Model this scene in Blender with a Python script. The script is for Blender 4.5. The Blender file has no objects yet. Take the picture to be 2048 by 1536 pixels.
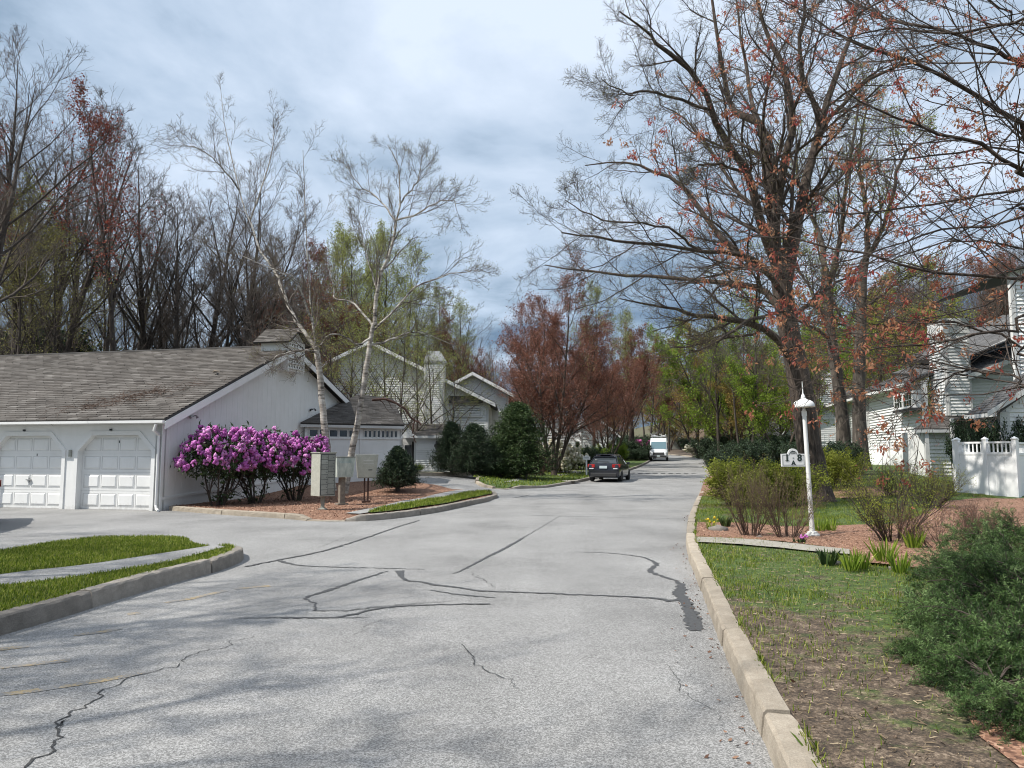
import bpy, bmesh, math, random
import numpy as np
from mathutils import Vector, Matrix
from mathutils.geometry import delaunay_2d_cdt
random.seed(7)
RNG = np.random.default_rng(11)
S = bpy.context.scene
COL = S.collection
# ------------------------------------------------------------------ camera
CAM_H = 1.6; F = 1500.0; HOR = 908.0
PITCH = math.atan((HOR-768)/F)
cd = bpy.data.cameras.new('camera'); cam = bpy.data.objects.new('camera', cd); COL.objects.link(cam)
cam.location = (0, 0, CAM_H); cam.rotation_euler = (math.pi/2+PITCH, 0, 0)
cd.sensor_width = 36; cd.lens = F/2048*36; cd.clip_end = 2000; cd.clip_start = .05
S.camera = cam
# ------------------------------------------------------------------ light
SUN_AZ = 200.0      # direction the light comes from, degrees counter-clockwise from +x
SUN_EL = 53.0
w = bpy.data.worlds.new('World'); S.world = w; w.use_nodes = True
nt = w.node_tree; nt.nodes.clear()
def wn(t, **k):
    n = nt.nodes.new(t)
    for a, b in k.items(): setattr(n, a, b)
    return n
out = wn('ShaderNodeOutputWorld'); bg1 = wn('ShaderNodeBackground'); bg2 = wn('ShaderNodeBackground'); mx = wn('ShaderNodeMixShader')
sky = wn('ShaderNodeTexSky', sky_type='NISHITA', sun_disc=False)
sky.sun_elevation = math.radians(SUN_EL); sky.sun_rotation = math.radians(90-SUN_AZ)
nt.links.new(sky.outputs[0], bg1.inputs[0]); bg1.inputs[1].default_value = .11
tc = wn('ShaderNodeTexCoord'); sep = wn('ShaderNodeSeparateXYZ'); nt.links.new(tc.outputs['Generated'], sep.inputs[0])
def wm(op, a, b, c=None):
    n = wn('ShaderNodeMath', operation=op)
    for i, v in enumerate((a, b, c)):
        if v is None: continue
        if hasattr(v, 'links'): nt.links.new(v, n.inputs[i])
        else: n.inputs[i].default_value = v
    return n.outputs[0]
za = wm('ADD', wm('MAXIMUM', sep.outputs[2], 0.0), .16)
cb = wn('ShaderNodeCombineXYZ'); nt.links.new(wm('DIVIDE', sep.outputs[0], za), cb.inputs[0]); nt.links.new(wm('DIVIDE', sep.outputs[1], za), cb.inputs[1])
n1 = wn('ShaderNodeTexNoise'); n1.inputs['Scale'].default_value = 1.35; n1.inputs['Detail'].default_value = 7; n1.inputs['Roughness'].default_value = .56; n1.inputs['Distortion'].default_value = .25
nt.links.new(cb.outputs[0], n1.inputs['Vector'])
n2 = wn('ShaderNodeTexNoise'); n2.inputs['Scale'].default_value = .55; n2.inputs['Detail'].default_value = 4
mp = wn('ShaderNodeMapping'); mp.inputs['Location'].default_value = (3.1, 1.7, 0); nt.links.new(cb.outputs[0], mp.inputs[0]); nt.links.new(mp.outputs[0], n2.inputs['Vector'])
# cloud brightness: brighter overhead, slate-blue low down
elev = wm('MULTIPLY', wm('POWER', wm('MAXIMUM', sep.outputs[2], 0.0), .75), 1.28)
br = wm('ADD', wm('ADD', elev, wm('MULTIPLY', n1.outputs[0], 2.1)), wm('MULTIPLY', n2.outputs[0], .80))
br = wm('SUBTRACT', br, 1.38)
cr = wn('ShaderNodeValToRGB'); nt.links.new(br, cr.inputs[0])
e = cr.color_ramp.elements
e[0].position = 0.08; e[0].color = (.105, .175, .28, 1)
e[1].position = .97; e[1].color = (.71, .80, .93, 1)
m_ = e.new(.34); m_.color = (.26, .355, .47, 1)
m_ = e.new(.58); m_.color = (.46, .565, .70, 1)
nt.links.new(cr.outputs[0], bg2.inputs[0]); bg2.inputs[1].default_value = 1.0
nt.links.new(bg1.outputs[0], mx.inputs[1]); nt.links.new(bg2.outputs[0], mx.inputs[2]); mx.inputs[0].default_value = .88
nt.links.new(mx.outputs[0], out.inputs[0])
sd = bpy.data.lights.new('sun', 'SUN'); sd.energy = 5.0; sd.angle = math.radians(.55); sd.color = (1, .955, .88)
sun = bpy.data.objects.new('sun', sd); COL.objects.link(sun)
a_, el_ = math.radians(SUN_AZ), math.radians(SUN_EL)
sv = Vector((math.cos(a_)*math.cos(el_), math.sin(a_)*math.cos(el_), math.sin(el_)))
sun.rotation_euler = (-sv).to_track_quat('-Z', 'Y').to_euler(); sun.location = (-20, -10, 40)
S.view_settings.view_transform = 'Standard'; S.view_settings.look = 'None'; S.view_settings.exposure = .30; S.view_settings.gamma = 1
S.view_settings.use_curve_mapping = False
S.cycles.filter_width = 1.05
# ------------------------------------------------------------------ terrain
def sst(a, b, x):
    t = np.clip((np.asarray(x, float)-a)/(b-a), 0, 1); return t*t*(3-2*t)
def H(x, y):
    x = np.asarray(x, float); y = np.asarray(y, float)
    u = np.clip(y-38, 0, 200)
    z = .014*u + .00011*u*u
    z = z + .45*sst(25, 32, y)*sst(-2, 4, -x)
    rx = x - .27*y
    z = z + .85*sst(20, 40, y)*sst(.5, 5, rx)*(1-.6*sst(60, 110, y))
    z = z + 11*sst(34, 85, x)*sst(25, 80, y)
    return z
def hf(x, y): return float(H(x, y))
def ray(px, py):
    X = (px-1024)/F; Y = -(py-768)/F
    c, s = math.cos(PITCH), math.sin(PITCH)
    return Vector((X, c - Y*s, s + Y*c))
def AT(px, py, d):
    """point of the place seen at that pixel of the photograph, d metres ahead"""
    r = ray(px, py); return Vector((r.x*d/r.y, d, CAM_H + r.z*d/r.y))
def G(px, py, dz=0.0):
    r = ray(px, py); d0 = 1.0; 
    for i in range(4000):
        d = 1.5*1.0025**i if i < 2100 else 400
        z = CAM_H + r.z*d/r.y
        if z < hf(r.x*d/r.y, d)+dz: break
        d0 = d
        if d > 260: break
    lo, hi = d0, d
    for _ in range(18):
        m = (lo+hi)/2
        if CAM_H + r.z*m/r.y < hf(r.x*m/r.y, m)+dz: hi = m
        else: lo = m
    return Vector((r.x*hi/r.y, hi, hf(r.x*hi/r.y, hi)+dz))
def bump(x, y, s=1.0):
    return s*(np.sin(x*1.7+y*.6)*.4 + np.sin(y*2.3-x*.9+1.3)*.3 + np.sin(x*4.1+y*3.3)*.15 + np.sin(y*5.7-x*5.1+.4)*.15)
# ------------------------------------------------------------------ object helpers
def link(o, parent=None):
    COL.objects.link(o)
    if parent is not None: o.parent = parent
    return o
def tag(o, label=None, cat=None, group=None, kind=None):
    if label: o['label'] = label
    if cat: o['category'] = cat
    if group: o['group'] = group
    if kind: o['kind'] = kind
    return o
def empty(name, loc=(0, 0, 0), rz=0, label=None, cat=None, group=None, kind=None, parent=None):
    o = bpy.data.objects.new(name, None); o.location = loc; o.rotation_euler = (0, 0, rz); o.empty_display_size = .2
    link(o, parent); return tag(o, label, cat, group, kind)
def npmesh(name, V, Fc, mat, attr=None, smooth=False):
    """V (N,3), Fc (M,k)"""
    V = np.asarray(V, np.float32).reshape(-1, 3); Fc = np.asarray(Fc, np.int32); k = Fc.shape[1]; M = Fc.shape[0]
    me = bpy.data.meshes.new(name); me.vertices.add(len(V)); me.vertices.foreach_set('co', V.ravel())
    me.loops.add(M*k); me.loops.foreach_set('vertex_index', Fc.ravel())
    me.polygons.add(M); me.polygons.foreach_set('loop_start', np.arange(M, dtype=np.int32)*k); me.polygons.foreach_set('loop_total', np.full(M, k, np.int32))
    if smooth: me.polygons.foreach_set('use_smooth', np.ones(M, bool))
    if attr is not None:
        a = me.attributes.new('rnd', 'FLOAT', 'FACE'); a.data.foreach_set('value', np.asarray(attr, np.float32))
    me.update(calc_edges=True); me.materials.append(mat); return me
def ob(name, me, parent=None, loc=(0, 0, 0), **k):
    o = bpy.data.objects.new(name, me); o.location = loc; link(o, parent); return tag(o, **k) if k else o
class MB:
    def __init__(s): s.v = []; s.f = []; s.r = []; s.fr = 0.0
    def add(s, vs, fs):
        b = len(s.v); s.v += [tuple(v) for v in vs]; s.f += [tuple(b+i for i in f) for f in fs]; s.r += [s.fr]*len(fs); return s
    def box(s, c, size, rz=0, rx=0, ry=0):
        m = Matrix.Translation(c) @ Matrix.Rotation(rz, 4, 'Z') @ Matrix.Rotation(ry, 4, 'Y') @ Matrix.Rotation(rx, 4, 'X')
        hx, hy, hz = size[0]/2, size[1]/2, size[2]/2
        vs = [m @ Vector((x, y, z)) for x in (-hx, hx) for y in (-hy, hy) for z in (-hz, hz)]
        return s.add(vs, [(0, 1, 3, 2), (4, 6, 7, 5), (0, 4, 5, 1), (2, 3, 7, 6), (0, 2, 6, 4), (1, 5, 7, 3)])
    def hexa(s, p):   # 8 corners: bottom 4 ccw, top 4 ccw
        return s.add(p, [(3, 2, 1, 0), (4, 5, 6, 7), (0, 1, 5, 4), (1, 2, 6, 5), (2, 3, 7, 6), (3, 0, 4, 7)])
    def prism(s, poly, vec):  # planar polygon extruded by vec
        n = len(poly); vec = Vector(vec); P = [Vector(p) for p in poly]
        return s.add(P + [p+vec for p in P], [tuple(range(n-1, -1, -1)), tuple(range(n, 2*n))] + [(i, (i+1) % n, n+(i+1) % n, n+i) for i in range(n)])
    def tube(s, pts, rad, k=8, cap=True):
        pts = [Vector(p) for p in pts]; n = len(pts)
        if not isinstance(rad, (list, tuple)): rad = [rad]*n
        ref = Vector((0, 0, 1)); t = (pts[-1]-pts[0]).normalized()
        if abs(t.z) > .8: ref = Vector((1, 0, 0))
        vs = []
        for i, p in enumerate(pts):
            t = (pts[min(i+1, n-1)]-pts[max(i-1, 0)]).normalized(); u = t.cross(ref).normalized(); v = t.cross(u)
            for j in range(k):
                a = 2*math.pi*j/k; vs.append(p + (u*math.cos(a)+v*math.sin(a))*rad[i])
        fs = [(i*k+j, i*k+(j+1) % k, (i+1)*k+(j+1) % k, (i+1)*k+j) for i in range(n-1) for j in range(k)]
        if cap: fs += [tuple(range(k-1, -1, -1)), tuple((n-1)*k+j for j in range(k))]
        return s.add(vs, fs)
    def lathe(s, prof, c=(0, 0, 0), k=16, axis='Z'):
        vs = []; n = len(prof)
        for r, h in prof:
            for j in range(k):
                a = 2*math.pi*j/k; x, y = r*math.cos(a), r*math.sin(a)
                p = {'Z': (x, y, h), 'X': (h, x, y), 'Y': (x, h, y)}[axis]
                vs.append((p[0]+c[0], p[1]+c[1], p[2]+c[2]))
        fs = [(i*k+j, i*k+(j+1) % k, (i+1)*k+(j+1) % k, (i+1)*k+j) for i in range(n-1) for j in range(k)]
        fs += [tuple(range(k-1, -1, -1)), tuple((n-1)*k+j for j in range(k))]
        return s.add(vs, fs)
    def mesh(s, name, mat, smooth=False, bevel=0):
        me = bpy.data.meshes.new(name); me.from_pydata(s.v, [], s.f)
        a = me.attributes.new('rnd', 'FLOAT', 'FACE'); a.data.foreach_set('value', s.r)
        bm = bmesh.new(); bm.from_mesh(me); bmesh.ops.recalc_face_normals(bm, faces=bm.faces)
        if bevel: bmesh.ops.bevel(bm, geom=list(bm.edges), offset=bevel, segments=1, affect='EDGES')
        bm.to_mesh(me); bm.free()
        if smooth:
            for p in me.polygons: p.use_smooth = True
        me.materials.append(mat); return me
    def build(s, name, mat, parent=None, loc=(0, 0, 0), smooth=False, bevel=0, **k):
        return ob(name, s.mesh(name, mat, smooth, bevel), parent, loc, **k)
def copy_tree(o, parent=None):
    c = o.copy(); COL.objects.link(c); c.parent = parent
    for ch in o.children: copy_tree(ch, c)
    return c
# ------------------------------------------------------------------ materials
class NT:
    def __init__(s, name):
        s.m = bpy.data.materials.new(name); s.m.use_nodes = True; s.t = s.m.node_tree
        s.b = s.t.nodes['Principled BSDF']; s.tc = None
    def n(s, t, **k):
        x = s.t.nodes.new(t)
        for a, b in k.items():
            if a in x.inputs: x.inputs[a].default_value = b
            else: setattr(x, a, b)
        return x
    def l(s, a, b): s.t.links.new(a, b)
    def pos(s, world=False):
        if world:
            g = s.n('ShaderNodeNewGeometry'); return g.outputs['Position']
        if not s.tc: s.tc = s.n('ShaderNodeTexCoord')
        return s.tc.outputs['Object']
    def noise(s, scale, detail=4, rough=.55, world=False, vec=None, sc3=None, dist=0):
        x = s.n('ShaderNodeTexNoise'); x.inputs['Scale'].default_value = scale; x.inputs['Detail'].default_value = detail; x.inputs['Roughness'].default_value = rough; x.inputs['Distortion'].default_value = dist
        v = vec or s.pos(world)
        if sc3:
            mp = s.n('ShaderNodeMapping'); mp.inputs['Scale'].default_value = sc3; s.l(v, mp.inputs[0]); v = mp.outputs[0]
        s.l(v, x.inputs['Vector']); return x.outputs[0]
    def vor(s, scale, world=False, feature='F1', out='Color'):
        x = s.n('ShaderNodeTexVoronoi', feature=feature); x.inputs['Scale'].default_value = scale; s.l(s.pos(world), x.inputs['Vector']); return x.outputs[out]
    def ramp(s, fac, stops):
        r = s.n('ShaderNodeValToRGB'); s.l(fac, r.inputs[0]); e = r.color_ramp.elements
        while len(e) < len(stops): e.new(.5)
        for i, (p, c) in enumerate(stops):
            e[i].position = p; e[i].color = (*c, 1) if isinstance(c, tuple) else (c, c, c, 1)
        return r.outputs[0]
    def mix(s, fac, a, b, mode='MIX'):
        x = s.n('ShaderNodeMix', data_type='RGBA', blend_type=mode)
        for i, v in ((0, fac), (6, a), (7, b)):
            if hasattr(v, 'links'): s.l(v, x.inputs[i])
            elif i == 0: x.inputs[0].default_value = v
            else: x.inputs[i].default_value = (*v, 1) if isinstance(v, tuple) else (v, v, v, 1)
        return x.outputs[2]
    def math(s, op, a, b=0.0):
        x = s.n('ShaderNodeMath', operation=op)
        for i, v in enumerate((a, b)):
            if hasattr(v, 'links'): s.l(v, x.inputs[i])
            else: x.inputs[i].default_value = v
        return x.outputs[0]
    def attr(s):
        return s.n('ShaderNodeAttribute', attribute_name='rnd').outputs['Fac']
    def bump(s, h, strength=.5, dist=.02):
        b = s.n('ShaderNodeBump'); b.inputs['Strength'].default_value = strength; b.inputs['Distance'].default_value = dist
        s.l(h, b.inputs['Height']); s.l(b.outputs[0], s.b.inputs['Normal'])
    def fin(s, col, rough=.8, **k):
        if hasattr(col, 'links'): s.l(col, s.b.inputs['Base Color'])
        else: s.b.inputs['Base Color'].default_value = (*col, 1)
        if hasattr(rough, 'links'): s.l(rough, s.b.inputs['Roughness'])
        else: s.b.inputs['Roughness'].default_value = rough
        for a, b in k.items(): s.b.inputs[a.replace('_', ' ')].default_value = b
        return s.m
def plain(name, col, rough=.6, var=.12, vs=3, **k):
    n = NT(name); c2 = tuple(x*(1-var) for x in col); c1 = tuple(min(1, x*(1+var*.5)) for x in col)
    return n.fin(n.ramp(n.noise(vs, 6, .6, world=True), [(.3, c2), (.7, c1)]), rough, **k)
MT = {}
def asphalt(name, lo, hi, fresh=False):
    n = NT(name)
    grain = n.vor(125, world=True); sp = n.n('ShaderNodeSeparateColor'); n.l(grain, sp.inputs[0])
    fine = n.noise(210, 3, .7, world=True)
    g = n.math('ADD', n.math('MULTIPLY', sp.outputs[0], .62), n.math('MULTIPLY', fine, .55))
    base = n.ramp(g, [(.22, (lo*.74, lo*.725, lo*.71)), (.55, ((lo+hi)/2*1.01, (lo+hi)/2, (lo+hi)/2*.965)), (.92, (hi*1.45, hi*1.43, hi*1.40))])
    big = n.ramp(n.noise(.5, 6, .62, world=True), [(.32, .76), (.5, 1.0), (.68, 1.12)])
    c = n.mix(1, base, big, 'MULTIPLY')
    streak = n.ramp(n.noise(.9, 5, .6, world=True, sc3=(1.0, .16, 1)), [(.35, .88), (.62, 1.05)])
    c = n.mix(1, c, streak, 'MULTIPLY')
    stain = n.ramp(n.noise(2.7, 6, .7, world=True), [(.60, 0.0), (.78, .35)])
    c = n.mix(stain, c, (lo*.8, lo*.74, lo*.66))
    n.bump(g, .55, .006)
    return n.fin(c, .86)
MT['asphalt'] = asphalt('asphalt', .135, .265)
MT['old_asphalt'] = asphalt('path_asphalt', .16, .27)
def tar():
    n = NT('crack_sealer'); return n.fin(n.ramp(n.noise(30, 5, .7, world=True), [(.3, .035), (.75, .085)]), .55)
MT['tar'] = tar()
def crackm():
    n = NT('open_crack'); return n.fin(n.ramp(n.noise(40, 4, .7, world=True), [(.4, .02), (.7, .07)]), .95)
MT['crack'] = crackm()
def yellow():
    n = NT('worn_yellow_paint')
    k = n.ramp(n.math('ADD', n.math('MULTIPLY', n.noise(45, 4, .7, world=True), .6), n.math('MULTIPLY', n.noise(5, 4, .6, world=True), .5)), [(.52, 0.0), (.66, .8)])
    g = n.ramp(n.noise(150, 3, .8, world=True), [(.3, .10), (.7, .27)])
    return n.fin(n.mix(k, g, (.42, .30, .13)), .85)
MT['yellow'] = yellow()
def lawn(name, patchy):
    n = NT(name)
    fine = n.math('ADD', n.math('MULTIPLY', n.noise(48, 5, .8, world=True), .6), n.math('MULTIPLY', n.noise(7, 5, .7, world=True), .42)); mid = n.noise(2.2, 7, .75, world=True); big = n.noise(.6, 4, .6, world=True)
    grass = n.ramp(fine, [(.40, (.012, .024, .004)), (.50, (.042, .078, .010)), (.59, (.10, .14, .022)), (.70, (.22, .21, .08))])
    soil = n.ramp(fine, [(.40, (.018, .012, .008)), (.47, (.060, .041, .028)), (.54, (.115, .08, .055)), (.64, (.34, .26, .19))])
    k = n.math('ADD', n.math('MULTIPLY', mid, .6), n.math('MULTIPLY', big, .6))
    if patchy:
        sp = n.n('ShaderNodeSeparateXYZ'); n.l(n.pos(True), sp.inputs[0])
        # bare strip near the kerb and towards the trees by the viewer
        gy = n.math('MULTIPLY', n.math('SUBTRACT', 7.4, sp.outputs[1]), .028)
        gx = n.math('MULTIPLY', n.math('SUBTRACT', n.math('ADD', n.math('MULTIPLY', sp.outputs[1], .27), .6), sp.outputs[0]), .06)
        k = n.math('ADD', k, n.math('ADD', n.math('MAXIMUM', gy, -.05), n.math('MAXIMUM', gx, -.03)))
        m = n.ramp(k, [(.59, 0.0), (.68, .97)])
    else:
        m = n.ramp(k, [(.66, 0.0), (.85, .6)])
    n.bump(fine, .7, .03)
    return n.fin(n.mix(m, grass, soil), .95)
MT['lawn'] = lawn('lawn_turf', False); MT['patchy'] = lawn('patchy_lawn', True)
def soilm():
    n = NT('forest_floor'); c = n.ramp(n.noise(9, 8, .8, world=True), [(.3, (.035, .027, .018)), (.55, (.10, .072, .045)), (.8, (.19, .14, .09))])
    g = n.ramp(n.noise(.35, 5, .6, world=True), [(.42, 0.0), (.6, .8)])
    n.bump(n.noise(14, 6, .7, world=True), .6, .05)
    return n.fin(n.mix(g, c, (.06, .085, .025)), .95)
MT['soil'] = soilm()
def mulch():
    n = NT('bark_mulch'); v = n.vor(48, world=True); sp = n.n('ShaderNodeSeparateColor'); n.l(v, sp.inputs[0])
    c = n.ramp(n.math('ADD', n.math('MULTIPLY', sp.outputs[1], .6), n.math('MULTIPLY', n.noise(60, 5, .7, world=True), .5)),
               [(.2, (.055, .024, .014)), (.5, (.19, .095, .058)), (.72, (.31, .17, .105)), (.95, (.48, .33, .24))])
    n.bump(sp.outputs[0], .9, .025); return n.fin(c, .95)
MT['mulch'] = mulch()
def chip():
    n = NT('mulch_chip'); return n.fin(n.ramp(n.attr(), [(0, (.06, .03, .02)), (.4, (.20, .10, .062)), (.75, (.33, .18, .115)), (1, (.50, .35, .25))]), .9)
MT['chip'] = chip()
def concrete(name, a, b):
    n = NT(name); c = n.ramp(n.noise(7, 8, .75, world=True), [(.25, a), (.75, b)])
    sp = n.ramp(n.noise(110, 3, .7, world=True), [(.3, .72), (.7, 1.15)]); c = n.mix(1, c, sp, 'MULTIPLY')
    st = n.ramp(n.noise(1.4, 6, .7, world=True), [(.45, 0.0), (.75, .5)]); c = n.mix(st, c, tuple(x*.55 for x in a))
    oi = n.n('ShaderNodeObjectInfo'); c = n.mix(1, c, n.ramp(oi.outputs['Random'], [(0, .78), (1, 1.12)]), 'MULTIPLY')
    n.bump(n.noise(60, 6, .75, world=True), .8, .018); return n.fin(c, .9)
MT['kerb'] = concrete('granite_kerb', (.27, .225, .17), (.47, .41, .33))
MT['kerb_dark'] = concrete('weathered_kerb', (.20, .175, .15), (.36, .325, .28))
MT['concrete'] = concrete('concrete', (.25, .235, .20), (.40, .375, .32))
def white(name, v=.74, dirt=.25, blue=0.0):
    n = NT(name); c = n.ramp(n.noise(1.1, 7, .65, world=True), [(.3, (v*(1-dirt*.4), v*(1-dirt*.4), v*(1-dirt*.5))), (.7, (v, v, v*(.985+blue)))])
    st = n.ramp(n.noise(3.5, 6, .7, world=True, sc3=(1, 1, .15)), [(.5, 0.0), (.85, dirt)]); c = n.mix(st, c, (v*.62, v*.62, v*.57))
    sp = n.n('ShaderNodeSeparateXYZ'); n.l(n.pos(True), sp.inputs[0]); k = n.math('ADD', n.noise(9, 6, .75, world=True), n.math('MULTIPLY', n.math('SUBTRACT', .26, sp.outputs[2]), .75)); c = n.mix(n.ramp(k, [(.58, 0.0), (.85, .38)]), c, (.34, .32, .27))
    return n.fin(c, .6)
MT['white'] = white('white_paint', .78, .22); MT['vinyl'] = white('white_vinyl', .82, .08); MT['plywood'] = white('white_painted_plywood', .79, .28, .0)
MT['siding'] = white('white_clapboard', .76, .25)
MT['trim'] = white('greyed_white_trim', .56, .3)
MT['cream'] = concrete('cream_steel', (.34, .345, .29), (.47, .47, .41))
def shingle(name, cols):
    n = NT(name); a = n.attr(); c = n.ramp(a, [(i/(len(cols)-1), x) for i, x in enumerate(cols)])
    c = n.mix(1, c, n.ramp(n.noise(70, 4, .8, world=True), [(.3, .68), (.7, 1.25)]), 'MULTIPLY')
    c = n.mix(1, c, n.ramp(n.noise(.7, 5, .65, world=True), [(.3, .72), (.7, 1.12)]), 'MULTIPLY'); n.bump(n.noise(90, 3, .7, world=True), .4, .006)
    return n.fin(c, .92)
MT['shingle'] = shingle('weathered_shingle', [(.058, .051, .046), (.10, .089, .08), (.135, .123, .113), (.20, .186, .172)])
MT['shingle_dark'] = shingle('dark_shingle', [(.055, .055, .056), (.10, .10, .10), (.13, .13, .135), (.17, .165, .16)])
MT['felt'] = plain('roof_edge', (.05, .047, .044), .9)
def bark(name, a, b, c, sc=(9, 9, 1.6), bump=1.0, dist=.03):
    n = NT(name); f = n.noise(1.0, 7, .7, world=True, sc3=sc, dist=.6)
    col = n.ramp(f, [(.32, a), (.52, b), (.72, c)]); col = n.mix(1, col, n.ramp(n.noise(.8, 4, .6, world=True), [(.3, .75), (.7, 1.15)]), 'MULTIPLY')
    n.bump(f, bump, dist); return n.fin(col, .95)
MT['bark'] = bark('dark_furrowed_bark', (.018, .013, .010), (.075, .055, .043), (.19, .15, .12), (17, 17, 2.2), 1.0, .05)
MT['bark_grey'] = bark('grey_bark', (.03, .025, .02), (.085, .070, .056), (.19, .165, .14))
MT['bark_far'] = bark('woodland_bark', (.022, .017, .014), (.060, .047, .038), (.12, .10, .082))
def birch():
    n = NT('birch_bark'); f = n.noise(1.0, 5, .65, world=True, sc3=(3.2, 3.2, 15))
    g = n.noise(2.3, 5, .7, world=True)
    c = n.ramp(n.math('ADD', n.math('MULTIPLY', f, .6), n.math('MULTIPLY', g, .42)), [(.41, (.045, .037, .032)), (.49, (.27, .24, .205)), (.64, (.56, .53, .475))])
    n.bump(f, .5, .01); return n.fin(c, .8)
MT['birch'] = birch()
MT['twig'] = plain('twig', (.060, .045, .036), .9, .3)
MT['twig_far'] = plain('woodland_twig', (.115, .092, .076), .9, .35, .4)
MT['twig_red'] = plain('reddish_twig', (.105, .066, .048), .9, .3)
MT['twig_pale'] = plain('pale_birch_twig', (.20, .165, .13), .9, .3)
def leaf(name, cols, rough=.6, trans=.35):
    n = NT(name); c = n.ramp(n.attr(), [(i/(len(cols)-1), x) for i, x in enumerate(cols)])
    n.fin(c, rough); n.b.inputs['Specular IOR Level'].default_value = .3
    tr = n.n('ShaderNodeBsdfTranslucent'); n.l(c, tr.inputs[0]); ms = n.n('ShaderNodeMixShader'); ms.inputs[0].default_value = trans
    n.l(n.b.outputs[0], ms.inputs[1]); n.l(tr.outputs[0], ms.inputs[2]); n.l(ms.outputs[0], n.t.nodes['Material Output'].inputs[0]); return n.m
MT['lf_spring'] = leaf('spring_leaf', [(.12, .16, .02), (.26, .29, .04), (.40, .42, .07)], trans=.45)
MT['lf_green'] = leaf('bright_leaf', [(.08, .14, .018), (.18, .27, .03), (.33, .42, .05)], trans=.45)
MT['lf_olive'] = leaf('olive_bud', [(.13, .12, .035), (.21, .20, .06), (.30, .30, .11)])
MT['lf_pale'] = leaf('pale_leaf', [(.16, .19, .05), (.27, .30, .075), (.39, .42, .14)], trans=.45)
MT['lf_red'] = leaf('crimson_leaf', [(.12, .028, .020), (.22, .055, .038), (.30, .11, .07)])
MT['lf_brown'] = leaf('russet_leaf', [(.12, .045, .032), (.22, .09, .06), (.34, .17, .115)])
MT['lf_orange'] = leaf('orange_leaf', [(.14, .09, .028), (.26, .17, .04), (.30, .28, .06)])
MT['lf_maple'] = leaf('young_maple_leaf', [(.30, .05, .06), (.36, .11, .075), (.40, .19, .10), (.50, .30, .18)], trans=.5)
MT['lf_dark'] = leaf('rhododendron_leaf', [(.018, .032, .014), (.035, .06, .022), (.07, .10, .04)], .4, .1)
MT['lf_yew'] = leaf('spruce_needle', [(.010, .022, .012), (.024, .045, .020), (.055, .085, .035)], .6, .1)
MT['lf_yew2'] = leaf('arborvitae_spray', [(.018, .036, .012), (.04, .072, .022), (.085, .13, .035)], .6, .15)
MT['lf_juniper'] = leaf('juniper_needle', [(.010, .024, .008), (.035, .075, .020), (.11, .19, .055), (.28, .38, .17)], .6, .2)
MT['grass'] = leaf('grass_blade', [(.045, .08, .008), (.11, .17, .012), (.22, .28, .025), (.38, .37, .11)], .6, .4)
MT['straw'] = leaf('straw', [(.12, .085, .055), (.25, .19, .12), (.42, .34, .23)], .8, .2)
MT['petal'] = leaf('purple_petal', [(.27, .045, .24), (.52, .13, .46), (.70, .28, .62), (.86, .56, .80)], .6, .3)
MT['petal_white'] = leaf('cream_petal', [(.50, .44, .30), (.70, .66, .52), (.80, .78, .70)], .6, .3)
MT['petal_pink'] = leaf('magenta_petal', [(.45, .05, .25), (.62, .12, .38), (.70, .25, .50)], .6, .3)
MT['petal_yellow'] = leaf('yellow_petal', [(.60, .42, .02), (.75, .58, .05)], .6, .3)
MT['dead'] = leaf('dry_leaf', [(.06, .032, .022), (.13, .065, .04), (.25, .15, .10)], .8, .1)
MT['dark'] = plain('dark_metal', (.035, .035, .038), .5); MT['black'] = plain('black_paint', (.012, .012, .013), .4)
MT['steel'] = plain('galvanised', (.42, .42, .42), .45, .2, Metallic=.6)
MT['wood'] = plain('weathered_wood', (.21, .18, .145), .9, .4, 12)
MT['rust'] = plain('dark_rusty_post', (.07, .035, .025), .85, .4, 9)
def glass(name, col, rough=.06):
    n = NT(name); return n.fin(col, rough, **{'Specular_IOR_Level': .8})
MT['glass'] = glass('window_glass', (.035, .042, .048))
MT['glass_brown'] = glass('tinted_glass', (.05, .042, .032), .15)
MT['panel_grey'] = concrete('grey_green_steel', (.27, .275, .24), (.38, .385, .34))

MT['clod'] = leaf('soil_clod', [(.035, .024, .017), (.09, .063, .045), (.17, .125, .09)], .95, .0)
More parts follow.
